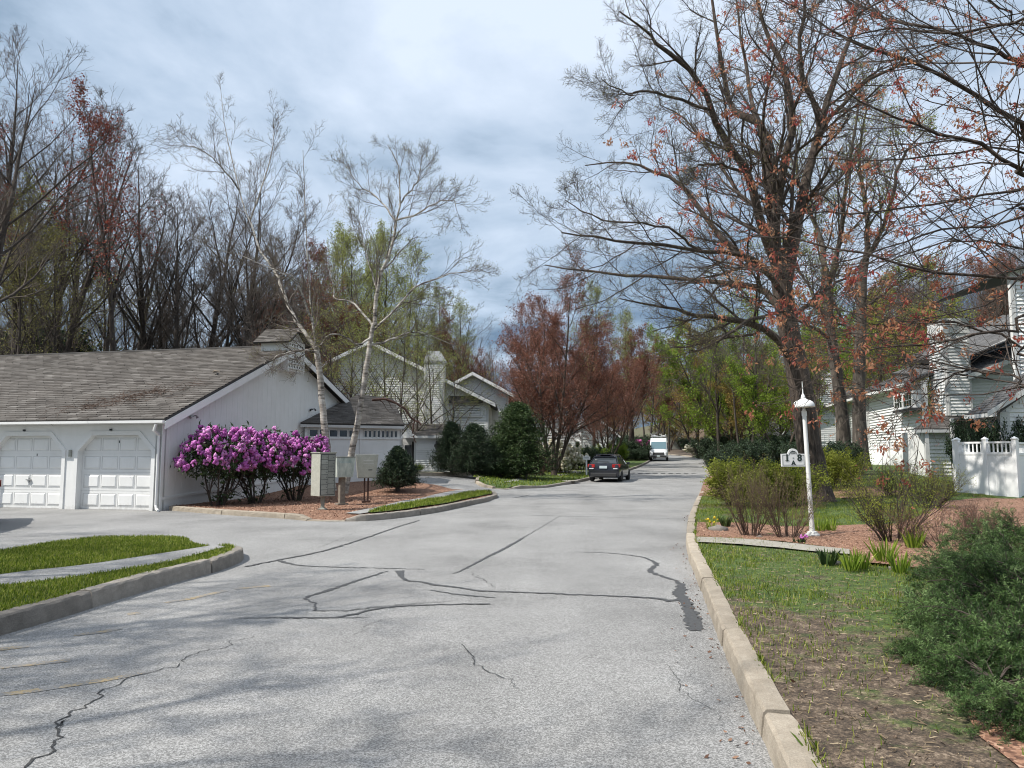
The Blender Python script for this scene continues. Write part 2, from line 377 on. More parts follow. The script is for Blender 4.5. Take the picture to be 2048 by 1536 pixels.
# ------------------------------------------------------------------ vegetation toolkit (numpy)
def nrm(v): return v/np.maximum(np.linalg.norm(v, axis=-1, keepdims=True), 1e-9)
def grow(st, dr, L, r0, n, wig, up, rng, tip=.3, sag=0.0):
    B = len(st); P = np.zeros((B, n, 3)); P[:, 0] = st; d = nrm(dr); step = (L/(n-1))[:, None]
    bend = rng.normal(0, wig*.5, (B, 3))
    for i in range(1, n):
        P[:, i] = P[:, i-1] + d*step
        d = d + rng.normal(0, wig, (B, 3)) + bend/(n-1); d[:, 2] += up/(n-1) - sag*i/(n-1); d = nrm(d)
    t = np.linspace(0, 1, n)[None]; R = r0[:, None]*(1-(1-tip)*t)
    return P, R, L
def spawn(par, m, t0, t1, ang, angv, lf, rf, n, wig, up, rng, tip=.3, fall=.55, rmin=.003, lmin=.0, sag=0.0):
    P, R, L = par; B, k = P.shape[:2]
    t = t0 + (t1-t0)*(np.arange(m)[None]+rng.random((B, m)))/m
    x = t*(k-1); i = np.minimum(x.astype(int), k-2); f = (x-i)[..., None]; b = np.arange(B)[:, None]
    pos = P[b, i]*(1-f)+P[b, i+1]*f; tan = nrm(P[b, i+1]-P[b, i]); r = (R[b, i]*(1-f[..., 0])+R[b, i+1]*f[..., 0])*rf
    ref = np.where(np.abs(tan[..., 2:3]) > .9, np.array([1., 0, 0]), np.array([0, 0, 1.]))
    u = nrm(np.cross(tan, ref)); v = np.cross(tan, u)
    ph = rng.random((B, 1))*6.28 + np.arange(m)[None]*2.4 + rng.normal(0, .5, (B, m)); a = ang + rng.normal(0, angv, (B, m))
    d = np.cos(a)[..., None]*tan + np.sin(a)[..., None]*(np.cos(ph)[..., None]*u+np.sin(ph)[..., None]*v)
    ln = np.maximum(L[:, None]*lf*(1-fall*(t-t0)/max(1e-6, t1-t0))*(.65+.7*rng.random((B, m))), lmin)
    return grow(pos.reshape(-1, 3), d.reshape(-1, 3), ln.ravel(), np.maximum(r.ravel(), rmin), n, wig, up, rng, tip, sag)
def tubes(P, R, k):
    B, n = P.shape[:2]; T = np.empty_like(P); T[:, 1:-1] = P[:, 2:]-P[:, :-2]; T[:, 0] = P[:, 1]-P[:, 0]; T[:, -1] = P[:, -1]-P[:, -2]; T = nrm(T)
    ax = nrm(P[:, -1]-P[:, 0]); ref = np.where(np.abs(ax[:, 2:3]) > .8, np.array([1., .1, 0]), np.array([.1, 0, 1.]))[:, None, :]
    u = nrm(np.cross(T, np.broadcast_to(ref, T.shape))); v = np.cross(T, u)
    a = np.arange(k)*2*math.pi/k
    V = P[:, :, None, :] + (u[:, :, None, :]*np.cos(a)[None, None, :, None] + v[:, :, None, :]*np.sin(a)[None, None, :, None])*R[:, :, None, None]
    b = (np.arange(B)*n*k)[:, None, None]; i = (np.arange(n-1)*k)[None, :, None]; j = np.arange(k)[None, None, :]; j2 = (j+1) % k
    Fc = np.stack([b+i+j, b+i+j2, b+i+k+j2, b+i+k+j], -1).reshape(-1, 4)
    return V.reshape(-1, 3), Fc
def join(parts):
    vs, fs, o = [], [], 0
    for v, f in parts: vs.append(v); fs.append(f+o); o += len(v)
    return np.concatenate(vs), np.concatenate(fs)
def poly(pts, r0, r1, n, rng, wig=.0, power=1.0):
    """smooth guided branch through the points"""
    p = np.array([tuple(q) for q in pts], float); m = len(p); out = []
    q = np.vstack([2*p[0]-p[1], p, 2*p[-1]-p[-2]])
    for s in np.linspace(0, m-1-1e-6, n):
        i = int(s); t = s-i; a, b, c, d = q[i], q[i+1], q[i+2], q[i+3]
        out.append(.5*((2*b)+(-a+c)*t+(2*a-5*b+4*c-d)*t*t+(-a+3*b-3*c+d)*t**3))
    out = np.array(out); out[1:-1] += rng.normal(0, wig, (n-2, 3))
    L = np.linalg.norm(np.diff(out, axis=0), axis=1).sum(); t = np.linspace(0, 1, n)**power
    return out[None], (r0+(r1-r0)*t)[None], np.array([L])
def catb(bs): return tuple(np.concatenate(x) for x in zip(*bs))
def tips(par, m, rng, t0=.3, t1=1.0, jit=.03):
    P, R, L = par; B, k = P.shape[:2]; t = t0+(t1-t0)*rng.random((B, m)); x = t*(k-1); i = np.minimum(x.astype(int), k-2); f = (x-i)[..., None]; b = np.arange(B)[:, None]
    return (P[b, i]*(1-f)+P[b, i+1]*f).reshape(-1, 3)+rng.normal(0, jit, (B*m, 3))
def leaves(pos, size, rng, k=1, spread=.04, aspect=.55, droop=0.0, up=0.0):
    """k diamond-shaped leaves round each position, folded a little"""
    N = len(pos); c = np.repeat(pos, k, 0)+rng.normal(0, spread, (N*k, 3)); N *= k
    d = rng.normal(0, 1, (N, 3)); d[:, 2] += up-droop; d = nrm(d); q = nrm(np.cross(d, rng.normal(0, 1, (N, 3)))); s = (size*(.6+.8*rng.random(N)))[:, None]
    nn = np.cross(d, q)
    V = np.stack([c, c+d*s*.5+q*s*aspect*.5+nn*s*.08, c+d*s, c+d*s*.5-q*s*aspect*.5+nn*s*.08], 1)
    return V.reshape(-1, 3), np.arange(N*4).reshape(-1, 4), np.repeat(rng.random(N//k), k)*.6+rng.random(N)*.4
def flat_noise(n, rng): return rng.random(n)
ICO = None
def ico():
    global ICO
    if ICO is None:
        bm = bmesh.new(); bmesh.ops.create_icosphere(bm, subdivisions=1, radius=1); bm.verts.ensure_lookup_table()
        ICO = (np.array([v.co[:] for v in bm.verts]), np.array([[v.index for v in f.verts] for f in bm.faces])); bm.free()
    return ICO
def blobs(pos, size, rng, jit=.22):
    V0, F0 = ico(); N = len(pos); s = (size*(.65+.7*rng.random(N)))[:, None, None]
    V = pos[:, None, :]+V0[None]*s*(1+rng.normal(0, jit, (N, len(V0), 1)))
    return V.reshape(-1, 3), (F0[None]+(np.arange(N)*len(V0))[:, None, None]).reshape(-1, 3), np.repeat(rng.random(N), len(F0))*.55+rng.random(N*len(F0))*.45
def shift(par, o): P, R, L = par; return P-np.array(tuple(o)), R, L
class Tree:
    """meshes of one tree; put() stands a copy of it somewhere"""
    def __init__(s, name, trunk, crown, tm, cm, fol=None, fm=None, sides=(10, 3)):
        v, f = join([tubes(P, R, sides[0]) for P, R, L in trunk]); s.name = name; s.parts = [('trunk', npmesh('trunk', v, f, tm, smooth=True))]
        if crown:
            v, f = join([tubes(P, R, sides[1]) for P, R, L in crown]); s.parts.append(('branches', npmesh('branches', v, f, cm)))
        if fol is not None:
            items = fol if isinstance(fol, list) else [('foliage', fol, fm)]
            for nm, (v, f, a), m in items: s.parts.append((nm, npmesh(nm, v, f, m, a)))
    def put(s, loc, rz=0, sc=1.0, label='', cat='tree', group=None, name=None, tilt=None):
        e = empty(name or s.name, loc, rz, label, cat, group); e.scale = (sc, sc, sc) if not isinstance(sc, tuple) else sc
        if tilt: e.rotation_euler = (tilt[0], tilt[1], rz)
        for nm, me in s.parts: ob(nm, me, e)
        return e
def woodland(seed, h=19, lean=.4, tr=.19, fork=False, fol=None, fm=None, fs=.1, fk=2, ftips=1, dens=1.0, first=.33, name='bare_tree', cm='twig_far', tm='bark_far', ang=.72, up=.5, twr=.007, lim=14, spread=.36):
    g = np.random.default_rng(seed)
    base = grow(np.zeros((1, 3)), np.array([[g.normal(0, .06), g.normal(0, .06), 1.]]), np.array([h*.93]), np.array([tr]), 11, .038, .25, g, .05)
    base[0][:, 0, 2] -= .3
    base[1][:, 0] *= 1.3
    tl = [base]
    if fork:
        tl.append(spawn(base, 2, .3, .5, .32, .08, .62, .72, 9, .07, .5, g, .08))
    src = catb([tuple(np.array([np.interp(np.linspace(0, 10, 9), np.arange(11), q[:, c]) for c in range(3)]).T[None] for q in base[0]) + (np.interp(np.linspace(0, 10, 9), np.arange(11), base[1][0])[None], base[2]), tl[1]]) if fork else base
    l1 = spawn(src, lim, first, .98, ang, .16, spread, .5, 8, .10, up, g, .25, .62)
    l2 = spawn(l1, int(7*dens), .2, 1, .62, .2, .46, .55, 5, .13, up, g, .35, .5, twr*1.6)
    l3 = spawn(l2, int(6*dens), .15, 1, .6, .2, .5, .6, 4, .16, up*.6, g, .45, .45, twr*1.15)
    l4 = spawn(l3, int(4*dens), .15, 1, .6, .25, .55, .65, 3, .18, up*.5, g, .5, .4, twr*.8, .16)
    F_ = None
    if fol: F_ = leaves(tips(l4, ftips, g, .2, 1, .08), fs, g, fk, fs*1.1)
    t = Tree(name, tl+[l1], [l2, l3, l4], MT[tm], MT[cm], F_, MT[fm] if fol else None, (6, 3)); return t
def bush(name, seed, stems, h, spread, r, lv, leafk, lsize, lm, tm='twig', base_r=.12, up=.6, twr=.003, fol='foliage', blossoms=None, sides=3, lk=1, wig=.12, start=.15):
    g = np.random.default_rng(seed); a = g.random(stems)*6.28; rr = base_r*np.sqrt(g.random(stems))
    st = np.stack([np.cos(a)*rr, np.sin(a)*rr, -np.full(stems, .05)], 1); sl = spread*(.25+.75*g.random(stems))
    dr = np.stack([np.cos(a)*sl, np.sin(a)*sl, np.ones(stems)], 1)
    P = grow(st, dr, h*(.75+.4*g.random(stems)), np.full(stems, r), 8, wig*.6, .3, g, .3)
    lev = [P]; cur = P
    for m, lf in lv:
        cur = spawn(cur, m, start, 1, .55, .2, lf, .6, 4, wig, up, g, .45, .35, twr, .05); lev.append(cur)
    items = []
    if leafk: items.append((fol, leaves(tips(cur, leafk, g, .1, 1, .02), lsize, g, lk, lsize*.8), MT[lm]))
    if blossoms:
        k, sz, m = blossoms; items.append(('blossoms', blobs(tips(cur, k, g, .6, 1, .05), sz, g), MT[m]))
    return Tree(name, lev[:1], lev[1:], MT[tm], MT[tm], items or None, None, (5, sides))
def conifer(name, seed, h, rad, lm, tiers=26, per=16, needle=.07, k=34, base=.05, power=.8, droop=-.1, irregular=.2):
    g = np.random.default_rng(seed)
    tr = grow(np.zeros((1, 3)), np.array([[0, 0, 1.]]), np.array([h*.97]), np.array([rad*.07+.02]), 8, .02, .1, g, .15)
    n = tiers*per; t = base + (1-base)*(np.arange(n)+g.random(n))/n; a = g.random(n)*6.28
    L = (rad*(1-t)**power*(1-irregular+2*irregular*g.random(n))+.04)
    st = np.stack([np.zeros(n), np.zeros(n), t*h*.97], 1); d = np.stack([np.cos(a), np.sin(a), np.full(n, .25-droop)+.35*t], 1)
    b = grow(st, d, L, np.full(n, .009), 5, .06, -.15, g, .4)
    s = spawn(b, 6, .25, 1, .7, .15, .42, .6, 3, .1, .1, g, .5, .5, .004)
    pos = tips(s, k//6, g, 0, 1, needle*.35); F_ = leaves(pos, needle, g, 2, needle*.35, .32)
    return Tree(name, [tr], [b, s], MT['bark_grey'], MT['twig'], F_, MT[lm], (6, 3))
# ------------------------------------------------------------------ ground, road, kerbs
def smooth_line(pts, step=.25):
    p = np.array([(q[0], q[1]) for q in pts], float); q = np.vstack([2*p[0]-p[1], p, 2*p[-1]-p[-2]]); out = []
    for i in range(len(p)-1):
        a, b, c, d = q[i:i+4]; L = np.linalg.norm(c-b); st = step*max(1, np.linalg.norm((b+c)/2)/25); n = max(1, int(L/st))
        for j in range(n):
            t = j/n; out.append(.5*((2*b)+(-a+c)*t+(2*a-5*b+4*c-d)*t*t+(-a+3*b-3*c+d)*t**3))
    out.append(p[-1]); return np.array(out)
def offset(line, d):
    t = np.gradient(line, axis=0); t /= np.maximum(np.linalg.norm(t, axis=1, keepdims=True), 1e-9)
    if isinstance(d, np.ndarray): d = d[:, None]
    return line + np.stack([-t[:, 1], t[:, 0]], 1)*d     # left of the direction of travel
def px_line(pts, step=.25): return smooth_line([G(*p) for p in pts], step)
def inside(pt, poly_):
    x, y = pt[:, 0], pt[:, 1]; c = np.zeros(len(pt), bool); n = len(poly_); j = n-1
    for i in range(n):
        xi, yi = poly_[i]; xj, yj = poly_[j]
        with np.errstate(divide='ignore', invalid='ignore'):
            c ^= ((yi > y) != (yj > y)) & (x < (xj-xi)*(y-yi)/(yj-yi+1e-12)+xi)
        j = i
    return c
def sheet(name, outline, zfun, mat, grid=.5, parent=None, kind='structure', far=1.0):
    o = np.asarray(outline, float); lo, hi = o.min(0), o.max(0); pts = []
    y = lo[1]+grid*.5
    while y < hi[1]:
        st = grid*max(1, abs(y)/12*far); xs = np.arange(lo[0]+st*.3, hi[0], st)
        pts.append(np.stack([xs, np.full(len(xs), y)], 1)); y += st
    g = np.concatenate(pts) if pts else np.zeros((0, 2)); g = g[inside(g, o)] if len(g) else g
    if len(g):   # keep clear of the outline
        g = g[np.array([np.min(np.hypot(o[:, 0]-a, o[:, 1]-b)) > grid*.3 for a, b in g])] if len(g)*len(o) < 4e6 else g
    vs = [Vector(p) for p in o]+[Vector(p) for p in g]; n = len(o)
    r = delaunay_2d_cdt(vs, [], [list(range(n))], 1, 1e-5)
    V = np.array([(v.x, v.y) for v in r[0]]); Z = zfun(V[:, 0], V[:, 1])
    me = bpy.data.meshes.new(name); me.from_pydata(np.column_stack([V, Z]).tolist(), [], [f for f in r[2]])
    for p in me.polygons: p.use_smooth = True
    bm = bmesh.new(); bm.from_mesh(me); bmesh.ops.recalc_face_normals(bm, faces=bm.faces)
    if sum(f.normal.z for f in bm.faces) < 0: bmesh.ops.reverse_faces(bm, faces=bm.faces)
    bm.to_mesh(me); bm.free(); me.materials.append(mat); return ob(name, me, parent, kind=kind)
KH = .15
def kerb(line, side, label=None, mat='kerb', height=None, stone=2.4, width=.17, near=True, name='kerb'):
    """granite kerb stones along line (the foot on the road side); side=+1 when the verge is to the left of travel"""
    root = empty(name, (0, 0, 0), kind='structure')
    seg = np.linalg.norm(np.diff(line, axis=0), axis=1); s = np.concatenate([[0], np.cumsum(seg)]); tot = s[-1]; x = 0; g = np.random.default_rng(int(tot*100))
    hgt = height or (lambda q: KH)
    while x < tot-.05:
        L = stone*(.85+.3*g.random())*(1 if x < 40 else 2.5); e = min(tot, x+L)
        if tot-e < .6: e = tot
        st = .12 if near and x < 14 else .4
        n = max(2, int((e-x-.012)/st)+1); q = np.linspace(x+.012, e-.012, n); cx = np.interp(q, s, line[:, 0]); cy = np.interp(q, s, line[:, 1])
        ln = np.stack([cx, cy], 1); t = np.gradient(ln, axis=0); t /= np.linalg.norm(t, axis=1, keepdims=True); nn = np.stack([-t[:, 1], t[:, 0]], 1)*side
        dz = g.normal(0, .004); jog = g.normal(0, .006); verts = []; hh = np.array([hgt(v) for v in q])+dz
        prof = [(0, -.04), (.012, .55), (.02, .88), (.038, 1.0), (.11, 1.02), (width, 1.0), (width+.005, .4)]
        rg = .0032 if near else .002
        for i in range(n):
            for (o_, z_) in prof:
                j = g.normal(0, rg); p = ln[i]+nn[i]*(o_+jog+j); z = hf(*ln[i])+ (hh[i]*z_ if z_ > 0 else -.04) + (g.normal(0, rg*.8) if z_ > .5 else 0)-(.022*g.random() if near and .9 < z_ < 1.01 and o_ < .05 and g.random() < .10 else 0)
                verts.append((p[0], p[1], z))
        k = len(prof); fs = [(i*k+j, i*k+j+1, (i+1)*k+j+1, (i+1)*k+j) for i in range(n-1) for j in range(k-1)]
        fs += [tuple(range(k)), tuple((n-1)*k+j for j in range(k-1, -1, -1))]
        mb = MB(); mb.add(verts, fs); mb.build('kerb_stone', MT[mat], root)
        x = e
    return root
def ribbon(mb, pts, w0, w1=None, dz=.005, jit=.0, step=.12, seed=0):
    ln = smooth_line([G(*p) for p in pts], step); n = len(ln); t = np.gradient(ln, axis=0); t /= np.maximum(np.linalg.norm(t, axis=1, keepdims=True), 1e-9); nn = np.stack([-t[:, 1], t[:, 0]], 1)
    g = np.random.default_rng(seed+n); ww = np.interp(np.linspace(0, 1, n), np.linspace(0, 1, len(w0)) if isinstance(w0, (list, tuple)) else [0, 1], w0 if isinstance(w0, (list, tuple)) else [w0, w1 or w0])
    c = ln+nn*g.normal(0, jit, (n, 1)); ww = ww*(.7+.6*g.random(n)); a, b = c+nn*ww[:, None]/2, c-nn*ww[:, None]/2
    vs = [(p[0], p[1], hf(*p)+dz) for p in a]+[(p[0], p[1], hf(*p)+dz) for p in b]
    mb.add(vs, [(i, i+1, n+i+1, n+i) for i in range(n-1)])
# the base sheet, out to the horizon
xs = np.unique(np.concatenate([np.arange(-60, 110, 2.5), np.linspace(-600, -60, 14), np.linspace(110, 700, 14)])); ys = np.unique(np.concatenate([np.arange(-20, 170, 2.5), np.linspace(-300, -20, 8), np.linspace(170, 900, 14)]))
X, Y = np.meshgrid(xs, ys); Z = H(X, Y)-.05
nx, ny = len(xs), len(ys); idx = np.arange(nx*ny).reshape(ny, nx)
ob('ground', npmesh('ground', np.stack([X, Y, Z], -1), np.stack([idx[:-1, :-1], idx[:-1, 1:], idx[1:, 1:], idx[1:, :-1]], -1).reshape(-1, 4), MT['soil'], smooth=True), kind='structure')
# ---- lines of the kerbs (foot on the road side)
KR = px_line([(1760, 2100), (1545, 1536), (1475, 1375), (1430, 1260), (1395, 1160), (1372, 1097), (1375, 1050), (1391, 1008), (1406, 978), (1420, 955)]) 
far_r = smooth_line([(KR[-1][0], KR[-1][1]), (13.4, 52), (16.9, 66), (20.4, 80), (22.6, 90), (23.0, 99), (20.5, 112), (14, 128)], .6)
KR = np.vstack([KR, far_r[1:]])
LT = px_line([(-420, 1400), (0, 1272), (100, 1243), (220, 1206), (330, 1172), (420, 1148), (468, 1131), (487, 1120), (488, 1112), (478, 1107), (450, 1107)])
LTb = px_line([(450, 1107), (432, 1110), (412, 1108), (395, 1101), (382, 1092), (330, 1089), (200, 1091), (100, 1102), (0, 1119), (-300, 1160)])
GB = px_line([(336, 1021), (450, 1030), (560, 1037), (612, 1042)]); GB2 = px_line([(612, 1042), (650, 1043), (690, 1043)])
GB3 = px_line([(690, 1043), (735, 1042), (800, 1036), (880, 1024), (950, 1009), (985, 1001), (996, 996), (990, 990), (975, 987)])
LF = px_line([(950, 966), (962, 972), (985, 977)]); LF2 = px_line([(985, 977), (1012, 979), (1028, 977)])
LF3 = px_line([(1028, 977), (1085, 978), (1130, 971), (1190, 958)])
fl = smooth_line([(LF3[-1][0], LF3[-1][1]), (7.3, 52), (11.2, 66), (14.6, 80), (16.6, 90), (17.0, 98), (15, 108), (8, 122)], .6)
LF3 = np.vstack([LF3, fl[1:]])
# asphalt: one sheet under the raised verges
road_out = [(-30, -6), (12, -6), (12, 5), (10, 20), (13, 40), (19, 60), (25.6, 82), (26, 99), (23, 114), (15, 133), (-6, 133), (-8, 118), (9, 105), (12, 96), (10.5, 84), (2, 56), (-6, 47), (-16, 42), (-16, 36), (-30, 33)]
road = sheet('road', smooth_line(road_out+[road_out[0]], 2)[:-1], lambda x, y: H(x, y), MT['asphalt'], 1.2)
def rise(amp=.02, top=.145):
    return lambda x, y: H(x, y)+top+bump(x, y, amp)
inR = offset(KR, -.165)
lawn_r = np.vstack([inR, [(10, 145), (60, 150), (110, 110), (110, 20), (60, -8), (8, -8)]])
sheet('right_lawn', lawn_r, lambda x, y: H(x, y)+.135+bump(x, y, .018)+.05*sst(.5, 3, x-.2*y-1.5), MT['patchy'], .35, far=2.0)
RL = lambda x, y: H(x, y)+.135+bump(x, y, .018)+.05*sst(.5, 3, x-.2*y-1.5)
kerb(KR, -1, mat='kerb')
tip_h = lambda tot, lo=.06, ramp=.8: (lambda q: lo+(KH-lo)*min(1, q/ramp, max(0, (tot-q))/ramp))
def length(l): return float(np.linalg.norm(np.diff(l, axis=0), axis=1).sum())
kerb(LT, 1, mat='kerb_dark', height=lambda q, T=length(LT): .175 if q < T-1.2 else .175-.05*(q-T+1.2), stone=2.6)
kerb(LTb, 1, mat='kerb', height=lambda q: .05+.05*min(1, q/2.0) if q > .1 else .12, width=.12)
isl = np.vstack([offset(LT, .165), offset(LTb, .115)])
sheet('verge', isl, lambda x, y: H(x, y)+.13+.02*sst(0, 6, -x)+bump(x, y, .006)-.06*sst(-3.9, -3.2, x)*sst(8.5, 10.5, y), MT['lawn'], .3)
IL = lambda x, y: H(x, y)+.13+.02*sst(0, 6, -x)+bump(x, y, .006)-.06*sst(-3.9, -3.2, x)*sst(8.5, 10.5, y)
LE0, LE1 = LT[0], LTb[-1]
sheet('left_lawn', np.array([tuple(LE0+[-.02, .17]), tuple(LE1+[0, -.12]), (-13, 13.2), (-17, 15.5), (-32, 17), (-32, -8), (-7.5, -8), (-5.6, 2)]), lambda x, y: IL(x, y)-.004, MT['lawn'], .8)
def strip(name, top, bot, zf, mat, dz, grid=.3):
    a = px_line(top, .3); b = px_line(bot, .3); return sheet(name, np.vstack([a, b[::-1]]), lambda x, y: zf(x, y)+dz, MT[mat], grid)
strip('footpath', [(-250, 1230), (0, 1176), (140, 1158), (290, 1134), (370, 1120), (428, 1110)], [(-250, 1262), (0, 1201), (90, 1190), (200, 1172), (330, 1148), (400, 1128), (452, 1114)], IL, 'old_asphalt', .012)
# garage bed island
kerb(GB, 1, mat='kerb', height=lambda q, T=length(GB): KH*.85 if q < T-.5 else .04+.1*(T-q)/.5)
kerb(GB2, 1, mat='kerb', height=lambda q: .03)
kerb(GB3, 1, mat='kerb_dark', height=lambda q: min(KH, .05+q*.25))
bed_back = [tuple(G(905, 984))[:2], tuple(G(870, 975))[:2], tuple(G(835, 970))[:2], (-4.3, 32.5), (-8.5, 34), (-10.2, 22), tuple(G(335, 1020))[:2]]
GBI = np.vstack([offset(GB, .16), offset(GB2, .16), offset(GB3, .16)])
def dip(x, y, pts, amt, s=.55):
    z = 0
    for (a, b) in pts: z = np.maximum(z, amt*np.exp(-((x-a)**2+(y-b)**2)/(s*s)))
    return z
DG = [tuple(G(px, 1043))[:2] for px in (612, 632, 652, 672, 692)]
DL = [tuple(G(px, 978))[:2] for px in (985, 1000, 1015, 1030)]+[tuple(G(960, 972))[:2]]
def GZ(x, y): return H(x, y)+.12+bump(x, y, .02)-dip(x, y, DG, .10)
sheet('mulch_bed', np.vstack([GBI, bed_back[:-1]]), lambda x, y: GZ(x, y)-.012, MT['mulch'], .35)
strip('footpath', [(760, 1022), (830, 1006), (900, 990), (985, 985)], [(690, 1036), (720, 1037), (820, 1018), (900, 1001), (960, 992)], GZ, 'old_asphalt', .02)
g_out = [(735, 1034), (790, 1022), (860, 1008), (920, 996), (965, 990), (982, 991)]; g_in = [(742, 1036), (800, 1031), (880, 1018), (945, 1004), (984, 996)]
strip('grass_verge', g_out, g_in, GZ, 'lawn', .035)
GRASS_STRIP = np.vstack([px_line(g_out, .3), px_line(g_in, .3)[::-1]])
# far-left verge beside the road
kerb(LF, 1, mat='kerb', height=lambda q: .08); kerb(LF2, 1, mat='kerb', height=lambda q: .03); kerb(LF3, 1, mat='kerb_dark', height=lambda q: min(KH, .05+q*.2), near=False)
LFI = np.vstack([offset(LF, .16), offset(LF2, .16), offset(LF3, .16)])
fv = [(-20, 124), (-60, 100), (-60, 46), (-17, 43.5), (-6, 45.5), tuple(G(820, 950))[:2], tuple(G(900, 948.5))[:2], tuple(G(960, 950))[:2], tuple(G(970, 955))[:2], tuple(G(955, 960))[:2]]
def FZ(x, y): return H(x, y)+.13+bump(x, y, .03)-dip(x, y, DL, .11, 1.0)
sheet('far_verge', np.vstack([LFI, fv]), FZ, MT['lawn'], .6, far=1.6)
FB = px_line([(820, 952), (900, 950), (962, 951), (968, 955), (953, 960), (950, 966)]); kerb(FB, 1, mat='kerb', near=False)
strip('footpath', [(830, 938), (900, 938), (1000, 940), (1030, 944)], [(830, 948), (900, 947), (985, 948), (1020, 949)], FZ, 'concrete', .012)
strip('footpath', [(1060, 955), (1130, 945), (1180, 938), (1230, 925)], [(1000, 972), (1060, 965), (1140, 953), (1190, 945)], FZ, 'old_asphalt', .014)
strip('footpath', [(1240, 911), (1290, 908), (1300, 905)], [(1235, 917), (1290, 914), (1305, 908)], FZ, 'concrete', .016)
strip('mulch_bed', [(1110, 935), (1150, 906), (1210, 903), (1250, 905)], [(1070, 940), (1100, 938), (1180, 918), (1240, 910)], FZ, 'mulch', .008)
# right side: path, mulch beds
strip('footpath', [(1392, 1093), (1480, 1098), (1560, 1105), (1640, 1114), (1700, 1122)], [(1394, 1104), (1480, 1110), (1560, 1117), (1640, 1126), (1700, 1133)], RL, 'concrete', .030)
BEDZ = lambda x, y: RL(x, y)+.014+.02*np.sin(x*3)*np.sin(y*2.1)
bed1 = px_line([(1392, 1091), (1480, 1096), (1560, 1103), (1640, 1112), (1700, 1122), (1700, 1150), (1760, 1158), (1860, 1170), (1960, 1165), (2048, 1120), (2200, 1080), (2200, 1010), (2048, 1010), (1900, 1015), (1840, 1050), (1760, 1068), (1620, 1069), (1500, 1062), (1395, 1058)], .4)
sheet('mulch_bed', bed1, lambda x, y: BEDZ(x, y)+.006, MT['mulch'], .4)
sheet('mulch_bed', px_line([(1398, 1000), (1412, 962), (1440, 958), (1520, 975), (1640, 985), (1760, 985), (1800, 1000), (1700, 1010), (1600, 1003), (1480, 1004)], .6), lambda x, y: RL(x, y)+.02, MT['mulch'], .6)
sheet('mulch_bed', px_line([(1945, 1400), (2048, 1350), (2400, 1400), (2400, 1700), (2100, 1680), (2040, 1600), (1960, 1530), (1920, 1450)], .4), lambda x, y: RL(x, y)+.012, MT['mulch'], .4)
# sealed and open cracks, paint
def crack_part(name, mat, items, dz):
    for i, (pts, w0, w1) in enumerate(items):
        mb = MB(); ribbon(mb, pts, w0, w1, dz + .0015*(i % 3), .012 if mat == 'tar' else .022, .05 if mat == 'tar' else .045, i); o = mb.build(name, MT[mat], road)
crack_part('crack_seal', 'tar', [
 ([(1390, 1262), (1382, 1228), (1372, 1205), (1360, 1190), (1363, 1172), (1345, 1160), (1310, 1148), (1301, 1141), (1312, 1130), (1304, 1122), (1270, 1112), (1210, 1106), (1150, 1104)], [.13, .14, .12, .15, .10, .05, .07, .07, .05, .04, .03, .015], None),
 ([(1362, 1200), (1335, 1203), (1310, 1197), (1180, 1191), (1060, 1186), (960, 1182), (920, 1176), (880, 1172), (845, 1165), (810, 1160), (800, 1142)], [.07, .06, .045, .045, .045, .05, .06, .05, .05, .11], None),
 ([(490, 1134), (560, 1120), (640, 1104), (720, 1080), (790, 1056), (838, 1041)], .06, .04), ([(560, 1122), (590, 1130), (650, 1134), (740, 1136), (850, 1139)], .07, .02),
 ([(1044, 1077), (1010, 1097), (970, 1117), (925, 1140), (905, 1148)], [.05, .06, .06, .04, .02], None), ([(1044, 1077), (1080, 1056), (1120, 1032)], .015, .01),
 ([(775, 1143), (720, 1160), (660, 1180), (622, 1192), (612, 1199), (626, 1206), (634, 1214), (628, 1222)], [.03, .05, .05, .06, .07, .04, .02, .02], None),
 ([(560, 1236), (660, 1236), (700, 1230), (760, 1217), (820, 1212), (980, 1208)], .05, .04), ([(628, 1222), (700, 1221), (780, 1212), (900, 1203)], .03, .015), ([(660, 1236), (740, 1235)], .03, .01),
 ([(862, 1181), (920, 1190), (990, 1196)], .03, .03), ([(470, 1238), (560, 1235)], .015, .03),
 ([(1046, 1030), (1110, 1032), (1200, 1034), (1370, 1038)], .04, .02), ([(985, 1003), (1050, 992), (1085, 982)], .05, .04), ([(996, 1000), (1070, 1000), (1180, 995), (1270, 993)], .05, .03),
], .005)
crack_part('open_crack', 'crack', [
 ([(40, 1536), (100, 1502), (124, 1480), (120, 1450), (150, 1422), (180, 1407), (198, 1392), (225, 1374), (262, 1356), (300, 1346), (330, 1337), (368, 1331), (356, 1328), (385, 1311), (420, 1299), (450, 1295), (470, 1283), (508, 1272)], .016, .006),
 ([(120, 1452), (132, 1440), (126, 1458)], .014, .005), ([(925, 1290), (960, 1330), (1010, 1362), (1045, 1375)], .010, .006), ([(1336, 1330), (1360, 1365), (1390, 1400), (1450, 1440)], .004, .004),
 ([(1180, 1318), (1330, 1322)], .004, .004), ([(940, 1145), (975, 1165), (990, 1175)], .008, .006), ([(710, 1270), (745, 1247), (790, 1235)], .005, .004), ([(640, 1095), (700, 1070), (712, 1062)], .008, .005)], .004)
def paint(pts, w):
    mb = MB(); ribbon(mb, pts, w, w, .0035, .0, .3, 1); mb.build('faded_line', MT['yellow'], road)
for pts in ([(-20, 1392), (60, 1383), (200, 1362), (290, 1346)], [(-20, 1338), (60, 1329), (140, 1321)], [(148, 1271), (200, 1265), (240, 1257)], [(330, 1206), (380, 1198), (450, 1182)], [(470, 1178), (540, 1172)], [(-10, 1300), (60, 1292)], [(255, 1229), (280, 1226)]): paint(pts, .10)
